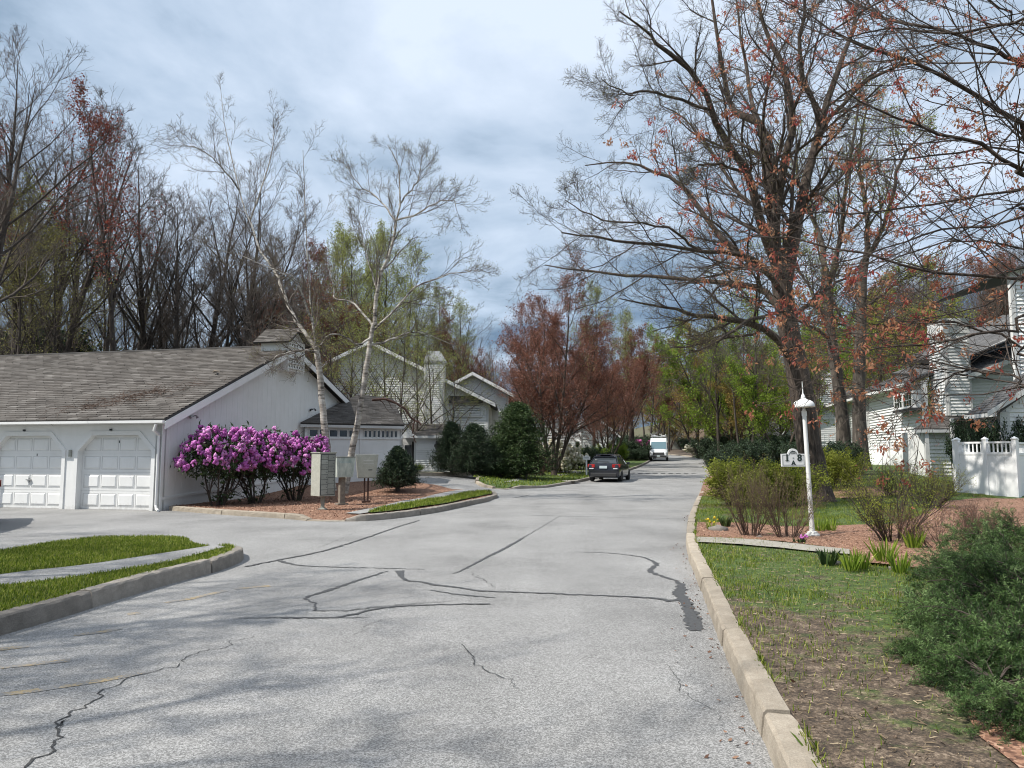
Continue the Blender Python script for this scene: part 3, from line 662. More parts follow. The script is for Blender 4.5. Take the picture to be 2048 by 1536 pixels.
# speed hump far up the road, with its dashed bars
mb = MB()
for i in range(11):
    a = Vector((7.7, 53.2, 0)).lerp(Vector((13.3, 51.8, 0)), (i+.15)/11); b = Vector((7.7, 53.2, 0)).lerp(Vector((13.3, 51.8, 0)), (i+.75)/11)
    for q in (0,):
        mb.add([(a.x, a.y, hf(a.x, a.y)+.006), (b.x, b.y, hf(b.x, b.y)+.006), (b.x+.25, b.y+1.0, hf(b.x, b.y+1)+.006), (a.x+.25, a.y+1.0, hf(a.x, a.y+1)+.006)], [(0, 1, 2, 3)])
mb.build('road_marking', MT['black'], road)
# ------------------------------------------------------------------ loose ground cover (real blades, chips and leaves)
def scatter(poly_, n, rng, dens=None):
    lo, hi = poly_.min(0), poly_.max(0); p = lo+(hi-lo)*rng.random((n, 2)); p = p[inside(p, poly_)]
    if dens is not None: p = p[rng.random(len(p)) < dens(p[:, 0], p[:, 1])]
    return p
def blades(name, pts, zf, h, rng, mat, lean=.45, w=.006, lab='', cat='grass', flat=False, dz=0):
    N = len(pts); z = zf(pts[:, 0], pts[:, 1])+dz; b = np.column_stack([pts, z]); a = rng.random(N)*6.28; hh = h*(.4+.9*rng.random(N))
    side = np.stack([np.cos(a), np.sin(a), np.zeros(N)], 1); q = np.stack([-np.sin(a), np.cos(a), np.zeros(N)], 1)
    ln = (lean*rng.normal(0, 1, N))[:, None]; ww = (w*(.6+.8*rng.random(N)))[:, None]
    mid = b+q*ln*hh[:, None]*.35+np.array([0, 0, 1.])*(hh*(.12 if flat else .6))[:, None]; tip = b+q*ln*hh[:, None]*(1.6 if flat else 1.0)+np.array([0, 0, 1.])*(hh*(.05 if flat else 1.0))[:, None]
    if flat: b[:, 2] += .006; mid[:, 2] += .01; tip[:, 2] += .006
    V = np.stack([b-side*ww, b+side*ww, tip+side*ww*.25, mid*.5+tip*.5-side*ww*.6], 1).reshape(-1, 3)
    Fc = np.arange(N*4).reshape(-1, 4); at = rng.random(N)
    return ob(name, npmesh(name, V, Fc, mat, at), label=lab, cat=cat, kind='stuff')
g = np.random.default_rng(3)
blades('grass', scatter(isl, 120000, g, lambda x, y: ~inside(np.stack([x, y], 1), np.vstack([px_line([(-250, 1230), (0, 1176), (140, 1158), (290, 1134), (370, 1120), (428, 1110)]), px_line([(-250, 1262), (0, 1201), (90, 1190), (200, 1172), (330, 1148), (400, 1128), (452, 1114)])[::-1]]))), IL, .042, g, MT['grass'], w=.0045, lab='bright green grass growing on the kerbed island at the left', cat='grass')
near = np.array([p for p in inR if p[1] < 30]+[(17, 30), (12, 14), (6, 2.5)]); b1 = np.asarray(bed1)
def pat(x, y):
    k = sst(.35, .8, .5+.4*np.sin(x*2.1+y*.7)*np.sin(y*1.3-x*.5+1)+.25*np.sin(x*7.3+1)*np.sin(y*6.1)+.2*np.sin(x*13+y*9)*np.sin(y*15-x*4)); edge = np.clip((x-.27*y+.9)*1.2, 0, 1)
    d = (k*.85+.15)*(.16+.84*sst(4.2, 8.6, y))*edge*1.1+.015; d = np.where(inside(np.stack([x, y], 1), b1), 0, d); return d
blades('grass', scatter(near, 480000, g, pat), RL, .045, g, MT['grass'], w=.0034, lab='thin patchy grass on the right lawn beside the kerb', cat='grass')
blades('thatch', scatter(near, 110000, g, lambda x, y: np.where(inside(np.stack([x, y], 1), b1), 0, 1.0*(y < 13))), RL, .055, g, MT['straw'], w=.003, flat=True, lab='dry straw-coloured grass lying on the bare soil of the right lawn', cat='dead grass')
blades('grass', scatter(GRASS_STRIP, 24000, g), lambda x, y: GZ(x, y)+.03, .07, g, MT['grass'], w=.009, lab='bright green grass strip between the kerb and the mulch bed by the mailboxes', cat='grass')
fvp = np.array([p for p in LFI if p[1] < 62]+[(6, 62), (-3, 50), (-2.5, 43)]); blades('grass', scatter(fvp, 16000, g), FZ, .09, g, MT['grass'], w=.02, lab='green grass on the verge behind the dark parked car', cat='grass')
def chips(pts, zf, s, rng, mat, lab, cat, dz=.004, name='mulch_chips', asp=.35):
    N = len(pts); c = np.column_stack([pts, zf(pts[:, 0], pts[:, 1])+dz+rng.random(N)*s*.3]); d = rng.normal(0, 1, (N, 3)); d[:, 2] *= .3; d = nrm(d)
    q = nrm(np.cross(d, np.array([0, 0, 1.])+rng.normal(0, .35, (N, 3)))); ss = (s*(.5+rng.random(N)))[:, None]
    V = np.stack([c-d*ss, c-q*ss*asp+d*ss*.1, c+d*ss*1.05+np.array([0, 0, .25])*ss, c+q*ss*asp*.9-d*ss*.15], 1).reshape(-1, 3)
    return ob(name, npmesh(name, V, np.arange(N*4).reshape(-1, 4), mat, rng.random(N)), label=lab, cat=cat, kind='stuff')
chips(scatter(b1, 42000, g), lambda x, y: BEDZ(x, y)+.006, .018, g, MT['chip'], 'orange-brown bark chips of the bed round the lamp post', 'mulch')
gbp = np.vstack([GBI, bed_back[:-1]]); chips(scatter(gbp, 30000, g, lambda x, y: y < 27.5), lambda x, y: GZ(x, y)-.008, .026, g, MT['chip'], 'orange-brown bark chips of the bed round the mailboxes', 'mulch')
blades('thatch', scatter(isl, 9000, g), IL, .05, g, MT['straw'], w=.0026, flat=True, lab='dry straw and clippings lying in the grass of the left island', cat='dead grass')
cp = scatter(near, 9000, g, lambda x, y: np.where(inside(np.stack([x, y], 1), b1), 0, (y < 10)*(1-.75*sst(6, 10, y)))); cz = np.column_stack([cp, RL(cp[:, 0], cp[:, 1])+.003]); v, f, at = None, None, None
SOIL_PTS = cz
chips(scatter(near, 1500, g, lambda x, y: .6+0*x), RL, .030, g, MT['straw'], 'pale broken twigs lying on the bare soil of the right lawn', 'twigs', .008, 'twig_litter', .10)
for ln_, sd_, zf_, n_, lab_ in ((LT, 1, IL, 2600, 'grass spilling over the kerb of the left island'), (KR[KR[:, 1] < 26], -1, RL, 1500, 'tufts of grass leaning over the right kerb')):
    ii = (g.random(n_)**1.3*(len(ln_)-2)).astype(int); tt = np.gradient(ln_, axis=0)[ii]; tt /= np.linalg.norm(tt, axis=1, keepdims=True); pp = ln_[ii]+tt*g.normal(0, .12, (n_, 1))+np.stack([-tt[:, 1], tt[:, 0]], 1)*sd_*(.15+.06*g.random(n_))[:, None]
    pp = pp[(np.sin(pp[:, 0]*5.1+pp[:, 1]*3.3)+np.sin(pp[:, 0]*11-pp[:, 1]*7)) > (-.4 if sd_ > 0 else .3)]; blades('grass', pp, zf_, .055, g, MT['grass'], lean=.7, w=.005, lab=lab_)
# dry leaves gathered along the right kerb
t_ = g.random(420); i_ = (t_*len(KR)*.42).astype(int); off = -g.exponential(.10, 420)-.01
lp = KR[i_]-0*0; tt = np.gradient(KR, axis=0)[i_]; tt /= np.linalg.norm(tt, axis=1, keepdims=True); lp = lp+np.stack([-tt[:, 1], tt[:, 0]], 1)*(-off)[:, None]+g.normal(0, .05, (420, 2))
lp = lp[np.sin(i_*.21)+np.sin(i_*.07) > -.3]
chips(lp, lambda x, y: H(x, y), .014, g, MT['dead'], 'dry brown leaves lying in the gutter along the right kerb', 'leaf litter', .006, 'fallen_leaves', .6)
chips(scatter(near, 500, g, lambda x, y: .5+0*x), RL, .018, g, MT['dead'], 'scattered dry leaves lying on the right lawn', 'leaf litter', .012, 'fallen_leaves', .6)
# ------------------------------------------------------------------ building toolkit
class Fr:
    """a wall plane: origin, unit vector e along the wall, n outward"""
    def __init__(s, o, ang, base=0.0):
        s.o = Vector((o[0], o[1], base)); s.e = Vector((math.cos(ang), math.sin(ang), 0)); s.n = Vector((s.e.y, -s.e.x, 0)); s.ang = ang
    def p(s, a, z, out=0.0): return s.o+s.e*a+Vector((0, 0, z))+s.n*out
    def box(s, mb, a0, a1, z0, z1, o0, o1):
        mb.hexa([s.p(a0, z0, o1), s.p(a1, z0, o1), s.p(a1, z0, o0), s.p(a0, z0, o0), s.p(a0, z1, o1), s.p(a1, z1, o1), s.p(a1, z1, o0), s.p(a0, z1, o0)]); return mb
    def on(s, pt):  # coordinate along e of a world point
        return (Vector(pt)-s.o).dot(s.e)
def ray_on(fr, px, py):
    """wall coordinates (a, z above base) of the spot seen at a pixel"""
    r = ray(px, py); c = Vector((0, 0, CAM_H)); t = (fr.o-c).dot(fr.n)/r.dot(fr.n); P = c+r*t; return (P-fr.o).dot(fr.e), P.z-fr.o.z
def wall(fr, poly_, mat, parent, thick=.15, name='wall'):
    mb = MB(); mb.prism([fr.p(a, z) for a, z in poly_], fr.n*-thick); return mb.build(name, MT[mat], parent)
def siding(fr, top, z0, parent, mat='siding', exp=.12, single=False, holes=(), proud=.05):
    """lapped clapboards below the roof line top=[(a,z),...]"""
    A = np.array([t[0] for t in top]); Zt = np.array([t[1] for t in top]); mb = MB(); z = z0; g = random.Random(int(abs(A[0]*100)))
    s = np.linspace(A[0], A[-1], 400); zt = np.interp(s, A, Zt)
    while z+exp <= Zt.max()-.01:
        ok = zt >= z+exp
        if ok.any():
            a0, a1 = s[ok][0], s[ok][-1]; spans = [(a0, a1)]
            for (h0, h1, k0, k1) in holes:
                if z+exp > k0 and z < k1:
                    spans = [q for (p, r) in spans for q in ((p, min(r, h0)), (max(p, h1), r)) if q[1]-q[0] > .03]
            for p, r in spans:
                m = MB() if single else mb; m.fr = g.random(); o = proud+g.uniform(-.002, .003); q = z
                m.hexa([fr.p(p, q, o), fr.p(r, q, o), fr.p(r, q, .001), fr.p(p, q, .001), fr.p(p, q+exp-.001, .005), fr.p(r, q+exp-.001, .005), fr.p(r, q+exp-.001, .001), fr.p(p, q+exp-.001, .001)])
                if single: m.build('clapboard', MT[mat], parent)
        z += exp
    if not single: mb.build('clapboards', MT[mat], parent, kind='stuff')
def window(fr, a0, a1, z0, z1, parent, cols=2, rows=2, mat='white', fw=.07, proud=.05, gl='glass', sill=True):
    mb = MB(); o = proud
    for q in ((a0, a1, z0, z0+fw), (a0, a1, z1-fw, z1), (a0, a0+fw, z0+fw, z1-fw), (a1-fw, a1, z0+fw, z1-fw)): fr.box(mb, q[0], q[1], q[2], q[3], .0, o)
    w, h = (a1-a0-2*fw), (z1-z0-2*fw)
    for i in range(1, cols): x = a0+fw+w*i/cols; fr.box(mb, x-.014, x+.014, z0+fw, z1-fw, .012, o-.012)
    for j in range(1, rows): y = z0+fw+h*j/rows; fr.box(mb, a0+fw, a1-fw, y-.014, y+.014, .012, o-.010)
    if sill: fr.box(mb, a0-.04, a1+.04, z0-.04, z0, 0, o+.04)
    f = mb.build('window', MT[mat], parent)
    for i in range(cols):
        for j in range(rows):
            m = MB(); x0 = a0+fw+w*i/cols; y0 = z0+fw+h*j/rows; fr.box(m, x0+.014, x0+w/cols-.014, y0+.014, y0+h/rows-.014, .006, .016); m.build('pane', MT[gl], f)
def board(fr, a0, a1, z0, z1, parent, name='trim_board', mat='trim', o0=.0, o1=.035):
    mb = MB(); fr.box(mb, a0, a1, z0, z1, o0, o1); return mb.build(name, MT[mat], parent)
def shingles(a, b, c, d, parent, mat='shingle', row=.145, tab=.3, thick=.02, seed=1, under='felt', slab=.06, name='roof', wave=0.0, single_name='shingles'):
    """sloped roof: a,b eave corners left to right as seen from outside, c,d ridge corners right and left"""
    a, b, c, d = map(Vector, (a, b, c, d)); n = (b-a).cross(d-a if (d-a).length > .01 else c-a).normalized()
    rf = MB().hexa([a-n*slab, b-n*slab, c-n*slab, d-n*slab, a, b, c, d]).build(name, MT[under], parent)
    g = np.random.default_rng(seed); H1 = (d-a).length; H2 = (c-b).length; rows = max(1, int(max(H1, H2)/row)); vs, fs, at = [], [], []
    for i in range(rows):
        t0, t1 = i/rows, min(1, (i+1.04)/rows); l0, r0, l1, r1 = a.lerp(d, t0), b.lerp(c, t0), a.lerp(d, t1), b.lerp(c, t1); W = (r0-l0).length
        if W < .1: continue
        m = max(1, int(W/tab)); e = [0]+sorted(((np.arange(1, m)+(.5 if i % 2 else 0)*(m > 1)+g.normal(0, .07, m-1))/m).tolist())+[1]; sag = wave*math.sin(i*.9)
        for k in range(len(e)-1):
            u0, u1 = e[k], e[k+1]-.012/W; h = thick+g.normal(0, .003); j = g.normal(0, .006); dn = (l0-l1).normalized()*(j+.004)
            p = [l0.lerp(r0, u0)+dn+n*.001, l0.lerp(r0, u1)+dn+n*.001, l0.lerp(r0, u0)+dn+n*h, l0.lerp(r0, u1)+dn+n*h, l1.lerp(r1, u1)+n*.004, l1.lerp(r1, u0)+n*.004]
            q = len(vs); vs += [tuple(x) for x in p]; fs += [(q, q+1, q+3, q+2), (q+2, q+3, q+4, q+5)]; at += [min(1, max(0, g.normal(.5, .2)))]*2
    ob(single_name, npmesh(single_name, vs, fs, MT[mat], at), rf, kind='stuff'); return rf
# ------------------------------------------------------------------ the garage
TH = math.radians(13)
g0 = Vector((-9.97, 21.4, 0)); GF = Fr((g0.x, g0.y), math.pi-TH, 0.0)   # runs to the left; n would face away, so flip
GF.n = Vector((-math.sin(TH), -math.cos(TH), 0)); GS = Fr((g0.x, g0.y), math.pi/2-TH, 0.0)   # gable wall, runs away from the viewer, n faces the road
GL = 26.0; EZ = 2.56; RT = 6.76; RZ = 5.58; BT = 13.4; BZ = 3.16; WT = .2
garage = empty('garage', (g0.x, g0.y, 0), 0, 'long low white garage block with a grey shingle roof and panelled doors', 'garage')
# children are given in place
def adopt(o, root):
    for ch in o if isinstance(o, list) else [o]: ch.parent = root
garage.location = (0, 0, 0)
doors = [(.30+3.03*k, 2.78+3.03*k) for k in range(8)]; OH = 2.14; CH = .46
mb = MB()
prev = 0.0
for a0, a1 in doors:      # piers, lintel with chamfered corners
    GF.box(mb, prev, a0, -.1, EZ, -WT, 0); mb.prism([GF.p(a0, OH+.001), GF.p(a1, OH+.001), GF.p(a1, EZ), GF.p(a0, EZ)], GF.n*-WT)
    mb.prism([GF.p(a0, OH), GF.p(a0, OH-CH), GF.p(a0+CH, OH)], GF.n*-WT); mb.prism([GF.p(a1, OH), GF.p(a1-CH, OH), GF.p(a1, OH-CH)], GF.n*-WT); prev = a1
GF.box(mb, prev, GL, -.1, EZ, -WT, 0); fw_ = mb.build('front_wall', MT['white'], garage)
k = 0
for a0, a1 in doors:
    if a0 > 19: break
    dr = MB(); GF.box(dr, a0-.05, a1+.05, .0, OH+.05, -WT-.03, -WT+.02); door = dr.build('garage_door', MT['white'], garage)
    secs = 4; W = a1-a0; h = OH/secs
    for i in range(secs):
        GFb = MB(); GF.box(GFb, a0+.002, a1-.002, i*h+.006, (i+1)*h-.006, -WT+.02, -WT+.034); GFb.build('door_section', MT['white'], door)
        for j in range(4):
            x0 = a0+.09+(W-.10)*j/4; x1 = x0+(W-.10)/4-.09; z0, z1 = i*h+.10, (i+1)*h-.09; m = MB(); o1, o2 = -WT+.0345, -WT+.052
            m.add([GF.p(x0, z0, o1), GF.p(x1, z0, o1), GF.p(x1, z1, o1), GF.p(x0, z1, o1), GF.p(x0+.035, z0+.035, o2), GF.p(x1-.035, z0+.035, o2), GF.p(x1-.035, z1-.035, o2), GF.p(x0+.035, z1-.035, o2)], [(4, 5, 6, 7), (0, 1, 5, 4), (1, 2, 6, 5), (2, 3, 7, 6), (3, 0, 4, 7)])
            m.build('door_panel', MT['white'], door)
            m = MB()
            for q in ((x0-.018, x1+.018, z0-.018, z0-.008), (x0-.018, x1+.018, z1+.008, z1+.018), (x0-.018, x0-.008, z0-.008, z1+.008), (x1+.008, x1+.018, z0-.008, z1+.008)): GF.box(m, *q, -WT+.034, -WT+.039)
            m.build('panel_moulding', MT['trim'], door)
    if k == 1:
        m = MB(); GF.box(m, a0+1.20, a0+1.36, .82, .85, -WT+.05, -WT+.10); GF.box(m, a0+1.26, a0+1.30, .76, .90, -WT+.05, -WT+.07); m.build('handle', MT['steel'], door)
    m = MB(); GF.box(m, (a0+a1)/2-.012-.18*k, (a0+a1)/2+.014-.18*k, OH-.22 if k == 0 else OH-.60, OH-.15 if k == 0 else OH-.53, -WT+.035, -WT+.04); m.build('door_number', MT['black'], door)
    # trim following the chamfered opening
    m = MB(); tw = .12
    out_ = [(a0-tw, 0), (a0-tw, OH-CH+.05), (a0+CH-.05, OH+tw), (a1-CH+.05, OH+tw), (a1+tw, OH-CH+.05), (a1+tw, 0)]; inn = [(a0+.0, 0), (a0+.0, OH-CH), (a0+CH, OH), (a1-CH, OH), (a1, OH-CH), (a1, 0)]
    for i in range(5):
        m.prism([GF.p(*out_[i], .002), GF.p(*out_[i+1], .002), GF.p(*inn[i+1], .002), GF.p(*inn[i], .002)], GF.n*.028)
    m.build('door_trim', MT['white'], garage)
    m = MB(); GF.box(m, (a0+a1)/2-.03+.15, (a0+a1)/2+.03+.15, OH+.14, OH+.19, .0, .05); m.build('door_light_sensor', MT['black'], garage)
    k += 1
m = MB(); GF.box(m, 3.0, 3.08, 1.52, 1.72, .0, .05); m.build('meter_box', MT['panel_grey'], garage)
# gable wall of plywood sheets with a skirting board
gp = [(0, -.1), (BT, -.1), (BT, BZ-.1), (RT, RZ-.12), (0, EZ)]
wall(GS, gp, 'plywood', garage, WT, 'gable_wall')
for a in np.arange(.05, BT, .30):
    zt = np.interp(a, [0, RT, BT], [EZ, RZ, BZ])-.18; m = MB(); w_ = .012 if round(a/.3) % 4 else .02
    GS.box(m, a, a+w_, hf(-9, 24)+.62, zt, .0, .0035); m.build('wall_batten', MT['plywood'], garage)
m = MB(); m.prism([GS.p(.02, .30, .002), GS.p(BT, .9, .002), GS.p(BT, .97, .002), GS.p(.02, .37, .002)], GS.n*.025); m.build('skirting_board', MT['plywood'], garage)
for a0, a1 in ((.0, .11),):
    board(GS, a0, a1, -.1, EZ-.05, garage, 'corner_board', 'plywood', .001, .022)
# roof
OV = .34
s1 = (RZ-EZ)/(RT+OV)
def gp3(a, t, z): return g0+Vector((-math.cos(TH), math.sin(TH), 0))*a+Vector((math.sin(TH), math.cos(TH), 0))*t+Vector((0, 0, z))
RO = .34
sh = shingles(gp3(GL, -OV, EZ+.02), gp3(-RO, -OV, EZ+.02), gp3(-RO, RT, RZ+.06), gp3(GL, RT, RZ+.06), garage, 'shingle', .185, .36, .036, 4)
shingles(gp3(-RO, BT+.3, BZ-.05), gp3(GL, BT+.3, BZ-.05), gp3(GL, RT, RZ+.06), gp3(-RO, RT, RZ+.06), garage, 'shingle', .2, .6, .02, 5)
m = MB(); c0, c1 = gp3(-RO, RT, RZ+.07), gp3(GL, RT, RZ+.07)
m.tube([c0, c1], .05, 6); m.build('ridge_cap', MT['felt'], garage)
m = MB()
for (p, q) in ((gp3(-RO, -OV, EZ-.05), gp3(-RO, RT, RZ-.015)), (gp3(-RO, RT, RZ-.015), gp3(-RO, BT+.3, BZ-.12))):
    d_ = Vector((0, 0, -.22)); e_ = GS.n*.03
    m.hexa([p+d_+e_, q+d_+e_, q+d_, p+d_, p+e_, q+e_, q, p])
m.build('rake_board', MT['white'], garage)
m = MB(); m.hexa([gp3(-RO+.02, -OV+.05, EZ-.13), gp3(-.001, -OV+.05, EZ-.13), gp3(-.001, RT, RZ-.13), gp3(-RO+.02, RT, RZ-.13), gp3(-RO+.02, -OV+.05, EZ-.06), gp3(-.001, -OV+.05, EZ-.06), gp3(-.001, RT, RZ-.03), gp3(-RO+.02, RT, RZ-.03)]); m.build('rake_soffit', MT['plywood'], garage)
m = MB()   # gutter
for (o_, z_, w__, h_) in ((-OV-.10, EZ-.09, .09, .07),):
    p0, p1 = gp3(GL, o_, z_), gp3(-RO, o_, z_); q = Vector((math.sin(TH), math.cos(TH), 0))*w__; u = Vector((0, 0, h_))
    m.hexa([p0, p1, p1+q, p0+q, p0+u, p1+u, p1+q+u, p0+q+u])
m.build('gutter', MT['white'], garage)
m = MB(); p0, p1 = gp3(GL, -OV-.005, EZ-.10), gp3(-RO, -OV-.005, EZ-.10); q = Vector((math.sin(TH), math.cos(TH), 0))*.3; u = Vector((0, 0, .03)); m.hexa([p0, p1, p1+q, p0+q, p0+u, p1+u, p1+q+u, p0+q+u]); m.build('soffit', MT['white'], garage)
m = MB(); dz = lambda a, t, z: gp3(a, t, z)
m.tube([dz(-.10, -OV-.05, EZ-.12), dz(-.02, -OV-.02, EZ-.30), dz(.05, -.06, EZ-.42), dz(.06, -.05, EZ-.55), dz(.06, -.05, .16), dz(.0, -.10, .06), dz(-.22, -.30, .035)], .038, 8); m.build('downspout', MT['white'], garage)
for (px, py) in ((380, 834), (620, 820)):
    a, z = ray_on(GS, px, py); m = MB(); m.lathe([(.05, 0), (.05, .03), (.03, .05)], GS.p(a, z, .0), 10, 'X'); m.tube([GS.p(a, z, .03), GS.p(a+.05, z+.05, .16), GS.p(a+.05, z-.02, .22)], [.02, .02, .045], 8); m.tube([GS.p(a, z, .03), GS.p(a-.1, z+.02, .14)], [.018, .04], 8); m.build('wall_lamp', MT['steel'] if px == 380 else MT['dark'], garage)
# dovecote on the ridge
dove = empty('birdhouse', (0, 0, 0), 0, 'white many-holed pigeon house perched on the gable peak of the garage', 'birdhouse')
a, z0_ = RT-.60, RZ-.92; A1 = RT+.60; D0 = .36
m = MB(); GS.box(m, a, A1, z0_, RZ+.20, D0-1.1, D0); m.build('box', MT['plywood'], dove)
m = MB(); m.prism([GS.p(a-.02, RZ+.20, D0), GS.p(A1+.02, RZ+.20, D0), GS.p(RT, RZ+.62, D0)], GS.n*-1.15); m.build('gable_end', MT['trim'], dove)
fr = Fr(GS.o[:2], GS.ang, 0); fr.n = GS.n
for i in range(5):
    z = z0_+.12+i*.20
    m = MB(); GS.box(m, a+.06, A1-.06, z-.045, z-.02, D0, D0+.07); m.build('perch_shelf', MT['plywood'], dove)
    for j in range(6):
        x = a+.13+j*(1.2-.26)/5; m = MB(); m.prism([GS.p(x-.035, z+.02, D0+.002), GS.p(x+.035, z+.02, D0+.002), GS.p(x+.035, z+.07, D0+.002), GS.p(x, z+.10, D0+.002), GS.p(x-.035, z+.07, D0+.002)], GS.n*.003); m.build('entrance_hole', MT['black'], dove)
for x in (a, A1-.06): board(GS, x, x+.06, z0_-.04, RZ+.2, dove, 'corner_board', 'white', D0, D0+.03)
ez = RZ+.12; ov = .22
def dp(a_, o_, z_): return GS.p(a_, z_, o_)
shingles(dp(a-ov, D0-1.3, ez), dp(a-ov, D0+.2, ez), dp(RT, D0+.2, RZ+.72), dp(RT, D0-1.3, RZ+.72), dove, 'shingle', .12, .25, .02, 8)
shingles(dp(A1+ov, D0+.2, ez), dp(A1+ov, D0-1.3, ez), dp(RT, D0-1.3, RZ+.72), dp(RT, D0+.2, RZ+.72), dove, 'shingle', .12, .25, .02, 9)
# ------------------------------------------------------------------ hexagonal entry wing behind the birches
wing = empty('garage_wing', (0, 0, 0), 0, 'low white wing with hipped shingle roof and clerestory windows behind the birches', 'garage wing')
def grd(px, d): return Vector(((px-1024)/F*d, d, 0))
P0, P1, P2, P3 = grd(612, 29.2), grd(722, 30.4), grd(802, 31.3), grd(800, 36.5)
wz = 2.80; apex = Vector((-6.9, 33.6, 4.25)); apex2 = Vector((-5.6, 35.0, 4.2))
def wall_pts(p, q, z0, z1, root, mat='plywood', name='wall'):
    d = (q-p); ang = math.atan2(d.y, d.x); f = Fr((p.x, p.y), ang, 0.0); L = d.length
    wall(f, [(0, z0), (L, z0), (L, z1), (0, z1)], mat, root, .15, name); return f, L
for (p, q, cols) in ((P0, P1, 5), (P1, P2, 8), (P2, P3, 10)):
    f, L = wall_pts(p, q, 0, wz, wing)
    board(f, .0, L, wz-.20, wz-.02, wing, 'frieze_board', 'plywood', .002, .03); board(f, 0, L, wz-.60, wz-.55, wing, 'sill_board', 'white', .002, .05)
    n_ = cols; x0 = .12
    for i in range(n_):
        w_ = (L-.24)/n_; window(f, x0+i*w_, x0+(i+1)*w_-.02, wz-.55, wz-.22, wing, 1, 1, 'plywood', .03, .03, 'glass', False)
    board(f, -.04, .05, 0, wz-.2, wing, 'corner_board', 'plywood', .002, .03)
def ov_(p, c=Vector((-6.3, 34, 0)), k=.35): v = (p-c); v.z = 0; return p+v.normalized()*k+Vector((0, 0, wz))
e0, e1, e2, e3 = ov_(P0), ov_(P1), ov_(P2), ov_(P3)
shingles(e0, e1, apex, apex+Vector((-.05, 0, 0)), wing, 'shingle', .15, .3, .025, 21); shingles(e1, e2, apex2, apex, wing, 'shingle', .15, .3, .025, 22); shingles(e2, e3, apex2+Vector((.02, .02, 0)), apex2, wing, 'shingle', .15, .3, .025, 23)
m = MB()
for p, q in ((e0, e1), (e1, e2), (e2, e3)):
    d_ = Vector((0, 0, -.16)); m.hexa([p+d_, q+d_, q+d_+Vector((0, .04, 0)), p+d_+Vector((0, .04, 0)), p+Vector((0, 0, -.06)), q+Vector((0, 0, -.06)), q+Vector((0, .04, -.06)), p+Vector((0, .04, -.06))])
m.build('fascia', MT['trim'], wing)
# wall closing the rear
wall_pts(P3, Vector((-9.5, 37, 0)), 0, wz, wing)
# ------------------------------------------------------------------ houses
def chimney(fr, a0, a1, z0, z1, depth, root, cap=.9, capmat='steel', front=0.35, capw='plain', exp=.12):
    """clapboarded chimney standing proud of the wall"""
    m = MB(); fr.box(m, a0, a1, z0, z1, front-depth, front); ch = m.build('chimney', MT['siding'], root)
    f1 = Fr(fr.p(a0, 0, front)[:2], fr.ang, fr.o.z); f1.n = fr.n; siding(f1, [(.09, z1-.02), (a1-a0-.09, z1-.02)], z0, ch, exp=exp)
    f2 = Fr(fr.p(a0, 0, front-depth)[:2], math.atan2(fr.n.y, fr.n.x), fr.o.z); f2.n = -fr.e; siding(f2, [(.0, z1-.02), (depth-.09, z1-.02)], z0, ch, exp=exp)
    for x in (0, a1-a0-.09): board(f1, x, x+.09, z0, z1, ch, 'corner_board', 'trim', .001, .055)
    board(f2, depth-.09, depth+.0, z0, z1, ch, 'corner_board', 'trim', .001, .055)
    m = MB()
    if capw == 'hood':
        fr.box(m, a0-.08, a1+.08, z1, z1+.14, front-depth-.08, front+.08); c_ = [fr.p(a0-.06, z1+.14, front+.06), fr.p(a1+.06, z1+.14, front+.06), fr.p(a1+.06, z1+.14, front-depth-.06), fr.p(a0-.06, z1+.14, front-depth-.06)]
        t_ = [fr.p(a0+.12, z1+cap, front-.12), fr.p(a1-.30, z1+cap, front-.12), fr.p(a1-.30, z1+cap, front-depth+.12), fr.p(a0+.12, z1+cap, front-depth+.12)]; m.hexa(c_+t_)
    else:
        fr.box(m, a0-.05, a1+.05, z1+.05, z1+cap, front-depth-.05, front+.05); fr.box(m, a0+.05, a1-.05, z1, z1+.05, front-depth+.05, front-.05)
    m.build('chimney_cap', MT[capmat], root)
